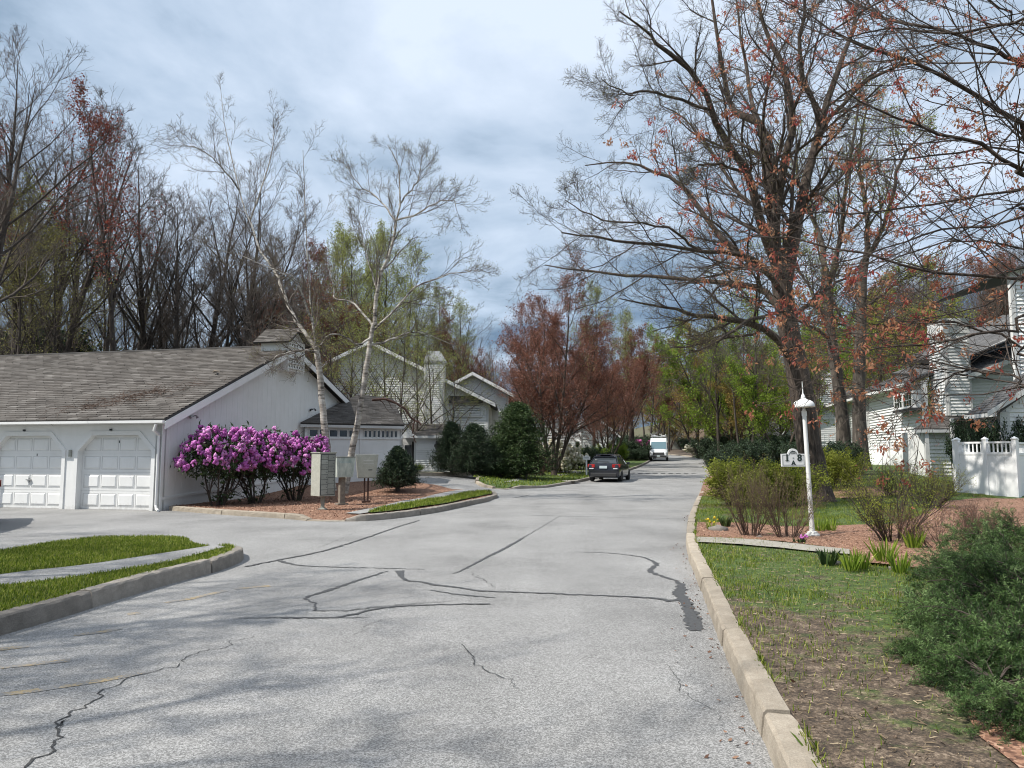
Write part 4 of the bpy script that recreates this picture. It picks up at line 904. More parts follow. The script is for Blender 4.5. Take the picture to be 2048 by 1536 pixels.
def gable_house(fr, A, Z, depth, root, z0=-.4, mat='shingle_dark', exp=.15, single=False, holes=(), rake='white', ov=.45, back=True, sides=True, over=.35, seed=3):
    """A,Z: roof outline of the front gable from left to right (3 points or 2)"""
    pl = [(A[0], z0), (A[-1], z0)]+[(a, z) for a, z in zip(A[::-1], Z[::-1])]
    wall(fr, pl, 'siding', root); siding(fr, list(zip(A, Z)), z0, root, exp=exp, single=single, holes=holes)
    for x in (A[0], A[-1]-.12): board(fr, x, x+.12, z0, np.interp(x+.06, A, Z)-.05, root, 'corner_board', 'trim', .051, .068)
    if sides:
        for i, x in ((0, A[0]), (1, A[-1])):
            m = MB(); fr.box(m, x-.07+(.071 if i == 0 else -.071)*1.0, x+.07+(.071 if i == 0 else -.071), z0, Z[0 if i == 0 else -1]-.02, -depth, -.16); m.build('wall', MT['siding'], root)
            if i == 0: f2 = Fr(fr.p(x, 0, -depth)[:2], math.atan2(fr.n.y, fr.n.x), fr.o.z); f2.n = -fr.e; siding(f2, [(0, Z[0]-.05), (depth, Z[0]-.05)], z0, root, exp=exp)
            else: f2 = Fr(fr.p(x, 0, 0)[:2], math.atan2(-fr.n.y, -fr.n.x), fr.o.z); f2.n = fr.e; siding(f2, [(0, Z[-1]-.05), (depth, Z[-1]-.05)], z0, root, exp=exp)
    for i in range(len(A)-1):
        a0, a1, y0, y1 = A[i], A[i+1], Z[i], Z[i+1]; sl = (y1-y0)/(a1-a0)
        if i == 0 and y1 > y0: a0 -= ov; y0 -= ov*sl
        if i == len(A)-2 and y1 < y0: a1 += ov; y1 += ov*sl
        if y1 > y0: q = (fr.p(a0, y0+.12, -depth-.3), fr.p(a0, y0+.12, over), fr.p(a1, y1+.12, over), fr.p(a1, y1+.12, -depth-.3))
        else: q = (fr.p(a1, y1+.12, over), fr.p(a1, y1+.12, -depth-.3), fr.p(a0, y0+.12, -depth-.3), fr.p(a0, y0+.12, over))
        shingles(*q, root, mat, .2, .5, .02, seed+i, slab=.10)
        m = MB(); m.prism([fr.p(a0, y0-.14, over+.003), fr.p(a1, y1-.14, over+.003), fr.p(a1, y1+.09, over+.003), fr.p(a0, y0+.09, over+.003)], fr.n*.03); m.build('rake_board', MT[rake], root)
# left house beyond the wing
hl = empty('house', (0, 0, 0), 0, 'two-storey white clapboard house with a metal-hooded chimney beyond the garage', 'house', 'white clapboard houses along the street')
D = 46.0; LB = hf(-6, 46)+.05; fl_ = Fr(((640-1024)/F*D, D), 0.0, LB)
def xa(px, py): return ray_on(fl_, px, py)
pk = xa(742, 686); re = xa(988, 808); le = (pk[0]-(re[0]-pk[0])*.8, pk[1]-(pk[1]-re[1])*.8)
cu = xa(893, 762)
gable_house(fl_, [le[0], pk[0], cu[0]+.1, re[0]-.35], [le[1], pk[1], cu[1]-.05, re[1]+.15], 11, hl, over=.5)
c0, c1 = xa(852, 745), xa(891, 745); chimney(fl_, c0[0], c1[0], -.3, xa(870, 728)[1], .9, hl, xa(870, 704)[1]-xa(870, 728)[1], 'steel', .55, 'hood')
for (x0, y0, x1, y1, c) in ((905, 833, 932, 803, 2), (934, 833, 962, 803, 2), (738, 826, 764, 803, 3)):
    p, q = xa(x0, y0), xa(x1, y1); window(fl_, p[0], q[0], p[1], q[1], hl, c, 2 if c == 3 else 1, 'white' if c == 3 else 'trim', .07, .09)
# canopy over the window pair
p, q = xa(898, 806), xa(966, 792); m = MB(); m.hexa([fl_.p(p[0], p[1], .35), fl_.p(q[0], p[1]-.0, .35), fl_.p(q[0], p[1], .02), fl_.p(p[0], p[1], .02), fl_.p(p[0], p[1]+.1, .35), fl_.p(q[0], p[1]+.1, .35), fl_.p(q[0], q[1], .02), fl_.p(p[0], q[1], .02)]); m.build('window_canopy', MT['shingle_dark'], hl)
# low porch in front
fp = Fr(((803-1024)/F*42.0, 42.0), 0.0, hf(-5, 42)+.05)
def xp(px, py): return ray_on(fp, px, py)
e_, r_ = xp(802, 876), xp(905, 876); wl = xp(832, 900)[0]
wall(fp, [(wl, -.4), (r_[0], -.4), (r_[0], e_[1]), (wl, e_[1])], 'siding', hl, .15, 'porch_wall'); siding(fp, [(wl, e_[1]-.1), (r_[0], e_[1]-.1)], -.3, hl)
fb = Fr(fp.p(0, 0, -1.1)[:2], 0.0, fp.o.z); wall(fb, [(-.3, -.4), (wl, -.4), (wl, e_[1]+.5), (-.3, e_[1]+.5)], 'siding', hl, .1, 'porch_back_wall')
m = MB(); fb.box(m, .06, wl*.52, .1, 1.55, .002, .05); m.build('porch_window', MT['glass'], hl)
m = MB(); fb.box(m, wl*.56, wl-.05, -.3, 1.75, .002, .05); m.build('porch_door', MT['black'], hl)
m = MB()
for x in (.0, wl-.05): fp.box(m, x-.06, x+.06, -.4, e_[1]-.02, -.12, 0)
m.build('porch_post', MT['trim'], hl)
board(fp, -.25, r_[0]+.2, e_[1]-.02, e_[1]+.16, hl, 'fascia', 'trim', .30, .34)
t1_, t2_ = xp(850, 849)[1], 0
shingles(fp.p(-.3, e_[1]+.12, .34), fp.p(r_[0]+.3, e_[1]+.12, .34), fp.p(r_[0]+.3, t1_+.1, -1.8), fp.p(-.3, t1_+.1, -1.8), hl, 'shingle', .18, .4, .025, 31)
m = MB(); m.prism([fp.p(wl-1.4, e_[1]+.0, .36), fp.p(wl+.15, e_[1], .36), fp.p(wl-.65, e_[1]+.75, .36)], fp.n*-.4); m.build('porch_gable', MT['siding'], hl)
# further units of the same row on the left
def left_unit(px0, px1, D, peak, eaveR, label, cap=None, exp=.14):
    h = empty('house', (0, 0, 0), 0, label, 'house', 'white clapboard houses along the street'); f = Fr(((px0-1024)/F*D, D), 0.0, hf((px0-1024)/F*D, D)+.05)
    p = ray_on(f, *peak); q = ray_on(f, *eaveR); gable_house(f, [p[0]-(q[0]-p[0])*.5, p[0], q[0]], [p[1]-(p[1]-q[1])*.5, p[1], q[1]], 12, h, exp=exp, over=.6, seed=int(D)); return h, f
h2, f2_ = left_unit(890, 1005, 53, (946, 748), (1016, 786), 'white clapboard house set back, its dark roof edge showing above the first house')
h3, f3_ = left_unit(1040, 1150, 66, (1062, 792), (1150, 840), 'white house glimpsed behind the russet street tree with several trunks')
for (x0, y0, x1, y1) in ((1095, 850, 1108, 832), (1075, 905, 1090, 880)):
    p, q = ray_on(f3_, x0, y0), ray_on(f3_, x1, y1); window(f3_, p[0], q[0], p[1], q[1], h3, 2, 2, 'white', .06, .06)
h4, f4_ = left_unit(1150, 1230, 84, (1185, 828), (1232, 868), 'distant pale house glimpsed behind the green shrubs near the hydrant', exp=.16)
# garage closing the end of the road
far_g = empty('garage', (0, 0, 0), 0, 'far-off small grey-white garage closing the end of the road', 'garage'); Dg = 132; fg = Fr(((1325-1024)/F*Dg, Dg), 0.0, hf(27, 132)+.02)
p = ray_on(fg, 1362, 866); gable_house(fg, [-.2, p[0]/2, p[0]], [p[1], p[1]+1.3, p[1]], 8, far_g, mat='shingle_dark', exp=.18)
q0, q1 = ray_on(fg, 1336, 885), ray_on(fg, 1358, 870); m = MB(); fg.box(m, q0[0], q1[0], -.3, q1[1], .03, .07); dd = m.build('garage_door', MT['panel_grey'], far_g)
# right-hand row ------------------------------------------------------------
hr = empty('house', (0, 0, 0), 0, 'white clapboard house on the right with tall square chimney and low entry roof', 'house', 'white clapboard houses along the street')
DB = hf(19.6, 35)
W1 = Fr((19.6+.5, 35.0), math.radians(-6), DB)      # facing the viewer, right of the chimney
def xw(px, py): return ray_on(W1, px, py)
a_ch0, a_ch1 = xw(1884, 800)[0], xw(1932, 800)[0]
top0 = xw(1932, 736); top1 = xw(2045, 684)
rk0 = xw(1934, 757); rk1 = xw(2048, 712)
pl = [(a_ch0, -.5), (rk1[0]+6, -.5), (rk1[0]+6, rk1[1]+.5), (rk1[0]+2.4, rk1[1]+1.0), (rk0[0], rk0[1]), (a_ch0, rk0[1])]
wall(W1, pl, 'siding', hr)
siding(W1, [(a_ch0, rk0[1]-.02), (rk0[0], rk0[1]), (rk1[0]+2.4, rk1[1]+1.0), (rk1[0]+6, rk1[1]+.5)], -.4, hr, exp=.15)
# recessed upper panel frame
b0, b1_, b2 = xw(1926, 765), xw(1936, 762), xw(2042, 762)
board(W1, b0[0], b1_[0]+.1, b0[1]-.0, rk0[1]+.2, hr, 'trim_board', 'trim', .051, .075)
lo_ = xw(1980, 763)[1]
board(W1, xw(1928, 765)[0], xw(2040, 765)[0], lo_-.02, lo_+.08, hr, 'trim_board', 'trim', .051, .07)
board(W1, xw(2038, 765)[0], xw(2046, 765)[0], xw(2040, 790)[1], rk1[1], hr, 'corner_board', 'trim', .051, .075)
dn = 1.0
shingles(W1.p(rk0[0]-.3, rk0[1]+.10, .75), W1.p(rk1[0]+2.4, rk1[1]+1.10, .75), W1.p(rk1[0]+2.4, rk1[1]+1.9, -8), W1.p(rk0[0]-.3, rk0[1]+1.1, -8), hr, 'shingle_dark', .2, .5, .02, 40, slab=.16)
m = MB(); m.prism([W1.p(rk0[0]-.3, rk0[1]-.12, .76), W1.p(rk1[0]+2.4, rk1[1]+.90, .76), W1.p(rk1[0]+2.4, rk1[1]+1.12, .76), W1.p(rk0[0]-.3, rk0[1]+.12, .76)], W1.n*.04); m.build('rake_board', MT['white'], hr)
# a second, set-back roof slope above
u0, u1 = xw(1930, 706), xw(2010, 664); W1b = Fr(W1.p(0, 0, -3.0)[:2], W1.ang, DB); u0, u1 = ray_on(W1b, 1930, 712), ray_on(W1b, 2012, 668)
shingles(W1b.p(u0[0]-.6, u0[1]-.3, .5), W1b.p(u1[0]+3, u1[1]+1.2, .5), W1b.p(u1[0]+3, u1[1]+2.0, -6), W1b.p(u0[0]-.6, u0[1]+.6, -6), hr, 'shingle_dark', .2, .5, .02, 41, slab=.2, name='upper_roof')
wall(W1b, [(u0[0]-.4, 3.5), (u1[0]+3, 3.5), (u1[0]+3, u1[1]+1.0), (u0[0]-.4, u0[1]-.4)], 'siding', hr, .15, 'upper_wall')
m = MB(); m.prism([W1b.p(u0[0]-.6, u0[1]-.55, .52), W1b.p(u1[0]+3, u1[1]+.95, .52), W1b.p(u1[0]+3, u1[1]+1.2, .52), W1b.p(u0[0]-.6, u0[1]-.3, .52)], W1b.n*.04); m.build('rake_board', MT['white'], hr)
chimney(W1, xw(1884, 800)[0], a_ch1, -.4, xw(1905, 672)[1], 1.55, hr, xw(1905, 641)[1]-xw(1905, 672)[1], 'white', .55, exp=.15)
# side wall receding up the street
C0 = Vector((19.62, 35.6, 0)); C1 = Vector((22.9, 53.0, 0)); dv = C1-C0; ang = math.atan2(dv.y, dv.x)
W2 = Fr((C1.x, C1.y), ang+math.pi, hf(21, 44)); L2 = dv.length; W2.n = Vector((W2.e.y, -W2.e.x, 0))
if W2.n.x > 0: W2.n = -W2.n
ev = 4.15
wall(W2, [(0, -.6), (L2, -.6), (L2, ev), (0, ev)], 'siding', hr); siding(W2, [(0, ev-.03), (L2, ev-.03)], -.5, hr, exp=.15)
for x in (.0, 3.6, 7.9, 8.3, L2-.14): board(W2, x, x+.14 if x != 7.9 else x+.2, -.5, ev, hr, 'corner_board', 'trim', .051, .085)
rt = 2.3
shingles(W2.p(0-.4, ev+.0, .55), W2.p(L2-.1, ev+.0, .55), W2.p(L2-.1, ev+rt, -5), W2.p(-.4, ev+rt, -5), hr, 'shingle_dark', .2, .5, .02, 43, slab=.12)
board(W2, -.4, L2-.1, ev-.16, ev-.02, hr, 'fascia', 'white', .54, .58); board(W2, -.4, L2-.1, ev-.13, ev-.11, hr, 'soffit', 'white', .0, .54)
# box bay with two windows under a small canopy
s0, s1_ = W2.on(W2.o), 0
def w2x(px, py): return ray_on(W2, px, py)
p0, p1 = w2x(1806, 822), w2x(1866, 772)
zb, zt_ = p0[1], ev-.45
x0_, x1_ = p0[0], min(p1[0], L2-.1)
m = MB(); W2.box(m, x0_, x1_, zb-.12, zb, .022, .5); m.build('bay_sill', MT['dark'], hr)
m = MB(); W2.box(m, x0_+.05, x1_-.05, zb, zt_, .022, .42); m.build('bay', MT['siding'], hr)
W2b = Fr(W2.p(0, 0, .42)[:2], W2.ang, W2.o.z); W2b.n = W2.n; hw = (x1_-x0_-.2)/2
for i in range(2): window(W2b, x0_+.1+i*hw, x0_+.1+(i+1)*hw-.12, zb+.05, zt_-.05, hr, 3, 2, 'white', .06, .04)
for (a_, b_, c_, d_) in ((1800, 905, 1813, 892), (1740, 905, 1752, 880)):
    p, q = w2x(a_, b_), w2x(c_, d_); window(W2, p[0], max(q[0], p[0]+.6), p[1], q[1], hr, 2, 2, 'white', .06, .06)
# low hipped entry in front of the chimney
ent = Fr(tuple(grd(1852, 31.0))[:2], math.radians(-4), hf(17, 31)+.05)
def xe(px, py): return ray_on(ent, px, py)
eL, eR = xe(1820, 858), xe(1952, 858); ez_ = eL[1]; bx = xe(1850, 900)[0]
wall(ent, [(bx, -.5), (eR[0], -.5), (eR[0], ez_), (bx, ez_)], 'siding', hr, .15, 'entry_wall'); siding(ent, [(bx, ez_-.1), (eR[0], ez_-.1)], -.4, hr, exp=.15)
eB = Fr(ent.p(0, 0, -2.2)[:2], ent.ang, ent.o.z); tp = ray_on(eB, 1876, 831); tq = ray_on(eB, 1962, 829); eC = Fr(ent.p(0, 0, -1.6)[:2], ent.ang, ent.o.z); tl = ray_on(eC, 1822, 857)
shingles(ent.p(eL[0], ez_, .4), ent.p(eR[0], ez_, .4), eB.p(tq[0], tp[1], 0), eB.p(tp[0], tp[1], 0), hr, 'shingle', .16, .35, .025, 51, name='entry_roof')
shingles(eC.p(tl[0]+.1, ez_, 0), ent.p(eL[0], ez_, .4), eB.p(tp[0], tp[1], 0), eB.p(tp[0]-.02, tp[1], -.05), hr, 'shingle', .16, .35, .025, 52, name='entry_roof')
board(ent, eL[0], eR[0], ez_-.16, ez_-.03, hr, 'fascia', 'trim', .36, .40)
m = MB(); ent.box(m, bx-.12, bx+.03, -.5, ez_-.1, .18, .33); m.build('entry_post', MT['trim'], hr)
m = MB(); ent.box(m, bx+.02, bx+.06, -.5, ez_-.1, -2.2, -.16); m.build('entry_side_wall', MT['plywood'], hr)
# nearest house, cut by the right edge
hn = empty('house', (0, 0, 0), 0, 'nearest white clapboard house at the right edge with a dark recessed porch', 'house', 'white clapboard houses along the street')
N1 = Fr(tuple(grd(1999, 26.5))[:2], math.radians(-6), hf(17.5, 26.5))
def xn(px, py): return ray_on(N1, px, py)
r0, r1 = xn(1985, 826), xn(2048, 786); sl = (r1[1]-r0[1])/(r1[0]-r0[0])
A_ = [xn(2000, 850)[0], r1[0]+2.2, r1[0]+5.5]; Z_ = [r0[1]+sl*(A_[0]-r0[0])-.1, r1[1]+sl*2.2-.1, r1[1]-.6]
wall(N1, [(A_[0], -.5), (A_[2], -.5), (A_[2], Z_[2]), (A_[1], Z_[1]), (A_[0], Z_[0])], 'siding', hn); siding(N1, list(zip(A_, Z_)), -.4, hn, exp=.155, single=True)
board(N1, A_[0]-.02, A_[0]+.30, -.5, Z_[0], hn, 'corner_board', 'trim', .051, .075)
lE = xn(1986, 822); BD_ = -1.75
shingles(N1.p(lE[0]-.12, r0[1]+.02, BD_), N1.p(lE[0]-.12, r0[1]+.02, .45), N1.p(A_[1], Z_[1]+.42, .45), N1.p(A_[1], Z_[1]+.42, BD_), hn, 'shingle_dark', .17, .35, .025, 61, slab=.1)
m = MB(); m.prism([N1.p(r0[0]-.4, r0[1]-.16, .46), N1.p(A_[1], Z_[1]+.12, .46), N1.p(A_[1], Z_[1]+.34, .46), N1.p(r0[0]-.4, r0[1]+.02, .46)], N1.n*.03); m.build('rake_board', MT['trim'], hn)
m = MB(); N1.box(m, lE[0]-.16, lE[0]-.12, r0[1]-.14, r0[1]+.0, BD_, .46); m.build('fascia', MT['white'], hn)
m = MB(); N1.box(m, lE[0]-.6, A_[0]+.05, -.5, r0[1]-.1, -2.0, -1.9); m.build('porch_back_wall', MT['glass_brown'], hn)
m = MB(); N1.box(m, lE[0]-.62, lE[0]-.5, -.5, r0[1]-.1, -1.9, -1.8); m.build('porch_post', MT['trim'], hn)
m = MB(); N1.box(m, A_[0]+.05, A_[0]+.1, -.5, r0[1]-.1, -2.2, -.2); m.build('porch_side_wall', MT['siding'], hn)
# its tall upper storey
N2 = Fr(tuple(grd(2036, 29.5))[:2], math.radians(-6), hf(20, 29.5)); q = ray_on(N2, 2040, 545)
wall(N2, [(0, 2.5), (6, 2.5), (6, q[1]+1.6), (0, q[1])], 'siding', hn, .15, 'upper_wall'); siding(N2, [(0, q[1]), (6, q[1]+1.6)], 2.5, hn, exp=.155, single=True); board(N2, -.02, .14, 2.5, q[1], hn, 'corner_board', 'trim', .051, .075)
shingles(N2.p(-.3, q[1], -6), N2.p(-.3, q[1], .4), N2.p(6, q[1]+1.7, .4), N2.p(6, q[1]+1.7, -6), hn, 'shingle_dark', .2, .4, .02, 66, name='upper_roof')
# far right-hand unit with its own chimney
hf_ = empty('house', (0, 0, 0), 0, 'farther white house with a chimney, seen between lamp post and twin trees', 'house', 'white clapboard houses along the street')
Q1 = Fr(tuple(grd(1622, 60))[:2], math.radians(-4), hf(25, 60)-.3)
def xq(px, py): return ray_on(Q1, px, py)
t0, t1, t2 = xq(1626, 846), xq(1700, 832), xq(1700, 790)
wall(Q1, [(t0[0], -.6), (t1[0]+1.5, -.6), (t1[0]+1.5, t2[1]), (xq(1640, 800)[0], xq(1640, 812)[1]), (t0[0], t0[1])], 'siding', hf_); siding(Q1, [(t0[0], t0[1]), (xq(1640, 800)[0], xq(1640, 812)[1]), (t1[0]+1.5, t2[1])], -.5, hf_, exp=.16)
shingles(Q1.p(t0[0]-.6, xq(1632, 822)[1], .5), Q1.p(t1[0]+1.5, t2[1]+.15, .5), Q1.p(t1[0]+1.5, t2[1]+1.6, -6), Q1.p(t0[0]-.6, xq(1632, 822)[1]+1.4, -6), hf_, 'shingle_dark', .2, .6, .02, 71, slab=.15)
chimney(Q1, xq(1634, 800)[0], xq(1663, 800)[0], xq(1640, 800)[1]-.5, xq(1650, 755)[1], 1.3, hf_, xq(1650, 738)[1]-xq(1650, 755)[1], 'white', .3, exp=.16)
for px in (1640, 1656, 1674):
    p, q = xq(px, 882), xq(px+8, 868); window(Q1, p[0], q[0], p[1], q[1], hf_, 2, 2, 'white', .05, .05)
for (x0, x1) in ((1640, 1660), (1664, 1684)):
    p, q = xq(x0, 838), xq(x1, 806); window(Q1, p[0], q[0], p[1], q[1], hf_, 2, 1, 'white', .07, .05)
h5 = empty('house', (0, 0, 0), 0, 'distant white house end half hidden behind the thick trunk', 'house', 'white clapboard houses along the street')
q5 = Fr(tuple(grd(1556, 70))[:2], math.radians(-4), hf(25, 70)-.5); a5, b5 = ray_on(q5, 1560, 872), ray_on(q5, 1640, 845)
gable_house(q5, [0, b5[0]/2, b5[0]], [a5[1], b5[1]+.8, b5[1]-.5], 9, h5, exp=.18)
# ------------------------------------------------------------------ white vinyl fences
def picket_fence(p, q, posts, base_z, H0, label, single=True, gap=.115, step=None):
    root = empty('fence', (0, 0, 0), 0, label, 'fence', 'white vinyl fences'); d = q-p; L = d.length; f = Fr((p.x, p.y), math.atan2(d.y, d.x), base_z)
    P = [L*i/(posts-1) for i in range(posts)]
    for x in P:
        m = MB(); f.box(m, x-.065, x+.065, -.6, H0+.06, -.065, .065); m.add([f.p(x-.08, H0+.06, -.08), f.p(x+.08, H0+.06, -.08), f.p(x+.08, H0+.06, .08), f.p(x-.08, H0+.06, .08), f.p(x, H0+.16, 0), f.p(x-.08, H0+.09, -.08), f.p(x+.08, H0+.09, -.08), f.p(x+.08, H0+.09, .08), f.p(x-.08, H0+.09, .08)], [(0, 1, 6, 5), (1, 2, 7, 6), (2, 3, 8, 7), (3, 0, 5, 8), (5, 6, 4), (6, 7, 4), (7, 8, 4), (8, 5, 4), (3, 2, 1, 0)]); m.build('post', MT['vinyl'], root)
    for a, b in zip(P[:-1], P[1:]):
        for (z0, z1) in ((H0-.06, H0), (H0-.42, H0-.34)):
            m = MB(); f.box(m, a+.065, b-.065, z0, z1, -.035, .035); m.build('rail', MT['vinyl'], root)
        n = int((b-a-.13)/gap); mb = MB()
        for i in range(n):
            x = a+.065+(b-a-.13)*(i+.5)/n; m = MB() if single else mb; f.box(m, x-.019, x+.019, H0-.34, H0-.06, -.016, .016)
            if single: m.build('baluster', MT['vinyl'], root)
        if not single: mb.build('balusters', MT['vinyl'], root, kind='stuff')
        k = max(1, int((b-a)/.28))
        for i in range(k):
            x0 = a+.067+(b-a-.134)*i/k; x1 = a+.067+(b-a-.134)*(i+1)/k-.004; m = MB(); f.box(m, x0, x1, -.55, H0-.42, -.016, .016); m.build('board', MT['vinyl'], root)
    return root, f
FZB = hf(15.3, 25)
pA = AT(1915, 900, 25.2); pB = AT(2030, 900, 23.6); pA.z = pB.z = 0
zt = AT(1915, 884, 25.2).z-FZB
rt_, ff = picket_fence(pA, pB, 3, FZB, zt, 'white vinyl privacy fence with a baluster top standing before the nearest house')
pC = AT(2090, 900, 27.5); pC.z = 0; picket_fence(pB+Vector((.12, .12, 0)), pC, 2, FZB, zt-.02, 'white vinyl fence return running back at the right edge')
pD = AT(1972, 900, 28.5); pD.z = 0; picket_fence(pA+Vector((.12, .35, 0)), pD, 2, FZB, zt-.02, 'short white fence return behind the left end of the privacy fence')
gA = AT(1686, 900, 41); gB = AT(1828, 900, 37.5); gA.z = gB.z = 0; gz = hf(18, 39); picket_fence(gA, gB, 4, gz, AT(1750, 882, 39).z-gz, 'white vinyl fence with a gate across the front of the chimney house', single=False, gap=.13)
m = MB(); gt = AT(1825, 893, 37.2); gate_lamp = empty('lantern', (gt.x, gt.y-.02, gt.z), 0, 'small dark lantern fixed on the gate post of the fence by the entry', 'lantern')
MB().box((0, -.1, 0), (.16, .14, .26)).build('body', MT['glass_brown'], gate_lamp); MB().box((0, -.1, .15), (.22, .2, .04)).build('cap', MT['black'], gate_lamp)
# ------------------------------------------------------------------ mailboxes, lamps, signs
def on_bed(px, py, zf):
    p = G(px, py, .13); return Vector((p.x, p.y, float(zf(p.x, p.y))))
p = on_bed(645, 1018, GZ)
cb = empty('mailbox_cluster', p, math.radians(42), 'tall cream cluster mailbox cabinet on a pedestal, its face a grid of small locked doors', 'mailbox', 'mailboxes at the mulch bed')
zb, zt = .36, 1.50
MB().box((0, 0, (zb+zt)/2), (.46, .50, zt-zb)).build('cabinet', MT['cream'], cb, bevel=.006)
MB().box((0, -.2465, (zb+zt)/2), (.43, .008, zt-zb-.05)).build('door_gap_shade', MT['dark'], cb)  # dark plate behind the doors, shade put into the gaps by colour
MB().box((0, 0, zt+.015), (.50, .54, .03)).build('top', MT['cream'], cb, bevel=.004)
MB().lathe([(.14, -.05), (.14, .02), (.07, .03), (.055, .08), (.07, .36)], k=4).build('pedestal', MT['panel_grey'], cb)
for i in range(2):
    rows = 8 if i == 0 else 7
    for j in range(rows):
        h = (zt-zb-.08)/rows; x = -.10+.20*i; z = zb+.04+h*(j+.5)
        d_ = MB().box((x, -.254, z), (.190, .012, h-.012)).build('mail_door', MT['panel_grey'], cb)
        MB().box((x+.06, -.263, z), (.018, .008, .018)).build('lock', MT['dark'], d_)
p = on_bed(683, 1008, GZ)
m2 = empty('mailbox', p, math.radians(38), 'weathered pale green box with sloping sides on a wooden post, between the other mailboxes', 'mailbox', 'mailboxes at the mulch bed')
def trap(z0, z1, b, t, d, mat, root, name='box'):
    return MB().hexa([(-b, -d*.8, z0), (b, -d*.8, z0), (b, d*.8, z0), (-b, d*.8, z0), (-t, -d, z1), (t, -d, z1), (t, d, z1), (-t, d, z1)]).build(name, MT[mat], root, bevel=.005)
n_ = NT('verdigris_steel'); MT['green_box'] = n_.fin(n_.ramp(n_.noise(7, 7, .7, world=True, sc3=(1, 1, .4)), [(.3, (.21, .27, .24)), (.5, (.40, .44, .40)), (.7, (.56, .60, .54))]), .6)
trap(.80, 1.38, .25, .30, .26, 'green_box', m2); MB().box((0, 0, 1.395), (.62, .54, .025)).build('lid', MT['panel_grey'], m2)
MB().box((0, 0, .38), (.17, .14, .86)).build('post', MT['wood'], m2, bevel=.01); MB().box((0, 0, .01), (.32, .26, .06)).build('base_plate', MT['wood'], m2)
MB().box((0, -.235, 1.05), (.40, .02, .36), rx=math.radians(8)).build('door', MT['green_box'], m2)
p = on_bed(732, 1004, GZ)
m3 = empty('mailbox', p, math.radians(14), 'grey-white sloping box with a posted notice on a dark post, nearest the small spruce', 'mailbox', 'mailboxes at the mulch bed')
trap(.74, 1.46, .27, .34, .25, 'panel_grey', m3); MB().hexa([(-.265, -.215, .76), (.265, -.215, .76), (.265, -.205, .76), (-.265, -.205, .76), (-.335, -.262, 1.45), (.335, -.262, 1.45), (.335, -.25, 1.45), (-.335, -.25, 1.45)]).build('front_door', MT['cream'], m3)
for (x, z, w_, h_) in ((-.02+.06, 1.27, .30, .012), (.09, 1.23, .22, .010), (.05, 1.19, .32, .012), (.12, 1.14, .2, .01), (.10, .99, .12, .025)):
    MB().box((x, -.267+(1.45-z)*.068, z), (w_, .004, h_)).build('notice_line' if h_ < .02 else 'slot', MT['dark'] if h_ > .02 else MT['trim'], m3)
for x in (-.055, .055): MB().box((x, 0, .35), (.045, .10, .78)).build('post', MT['rust'], m3)
MB().box((0, 0, .02), (.26, .24, .05)).build('base_plate', MT['rust'], m3)
# ---- lamp posts
def lamp_post(loc, h, label, detail=True, lean=0.0):
    r = empty('lamp_post', loc, 0, label, 'lamp post', 'white lamp posts'); r.rotation_euler = (0, lean, 0); k = 14 if detail else 8
    MB().lathe([(.052, .05), (.046, .10), (.041, .5), (.036, h-.36), (.036, h-.34)], k=k).build('pole', MT['lamp_white'], r, smooth=True)
    MB().lathe([(.125, -.05), (.125, .035), (.095, .045), (.085, .075), (.06, .085)], k=k).build('base', MT['lamp_white'], r)
    MB().lathe([(.044, h-.36), (.044, h-.27), (.03, h-.265), (.022, h-.20)], k=k).build('collar', MT['lamp_white'], r)
    MB().lathe([(.190, h-.205), (.192, h-.19), (.184, h-.15), (.160, h-.11), (.115, h-.08), (.065, h-.065), (.042, h-.04), (.032, h-.0), (.016, h+.04)], k=18 if detail else 10).build('shade', MT['lamp_white'], r, smooth=True)
    MB().lathe([(.012, h+.04), (.010, h+.12), (.007, h+.22), (.004, h+.28)], k=6).build('finial', MT['lamp_white'], r)
    MB().lathe([(.045, h-.20), (.06, h-.17), (.05, h-.12)], k=10).build('bulb', MT['bulb'], r)
    return r
MT['bulb'] = plain('frosted_bulb', (.6, .6, .56), .3)
def lampw():
    n = NT('chipped_white_paint'); base = n.ramp(n.noise(4, 5, .6, world=True), [(.3, (.66, .66, .64)), (.7, (.80, .80, .78))])
    sp = n.n('ShaderNodeSeparateXYZ'); n.l(n.pos(True), sp.inputs[0]); lo = n.math('MULTIPLY', n.math('SUBTRACT', 1.35, sp.outputs[2]), .10)
    k = n.ramp(n.math('ADD', n.noise(28, 5, .7, world=True), n.math('MAXIMUM', lo, -.2)), [(.74, 0.0), (.77, 1.0)]); return n.fin(n.mix(k, base, (.22, .19, .17)), .5)
MT['lamp_white'] = lampw()
lp = G(1625, 1072, .15); LPH = AT(1618, 792, lp.y).z-lp.z
lamp = lamp_post(lp, LPH, 'white lamp post with a dome shade carrying the 1 - 8 A sign', True, math.radians(-1.8))
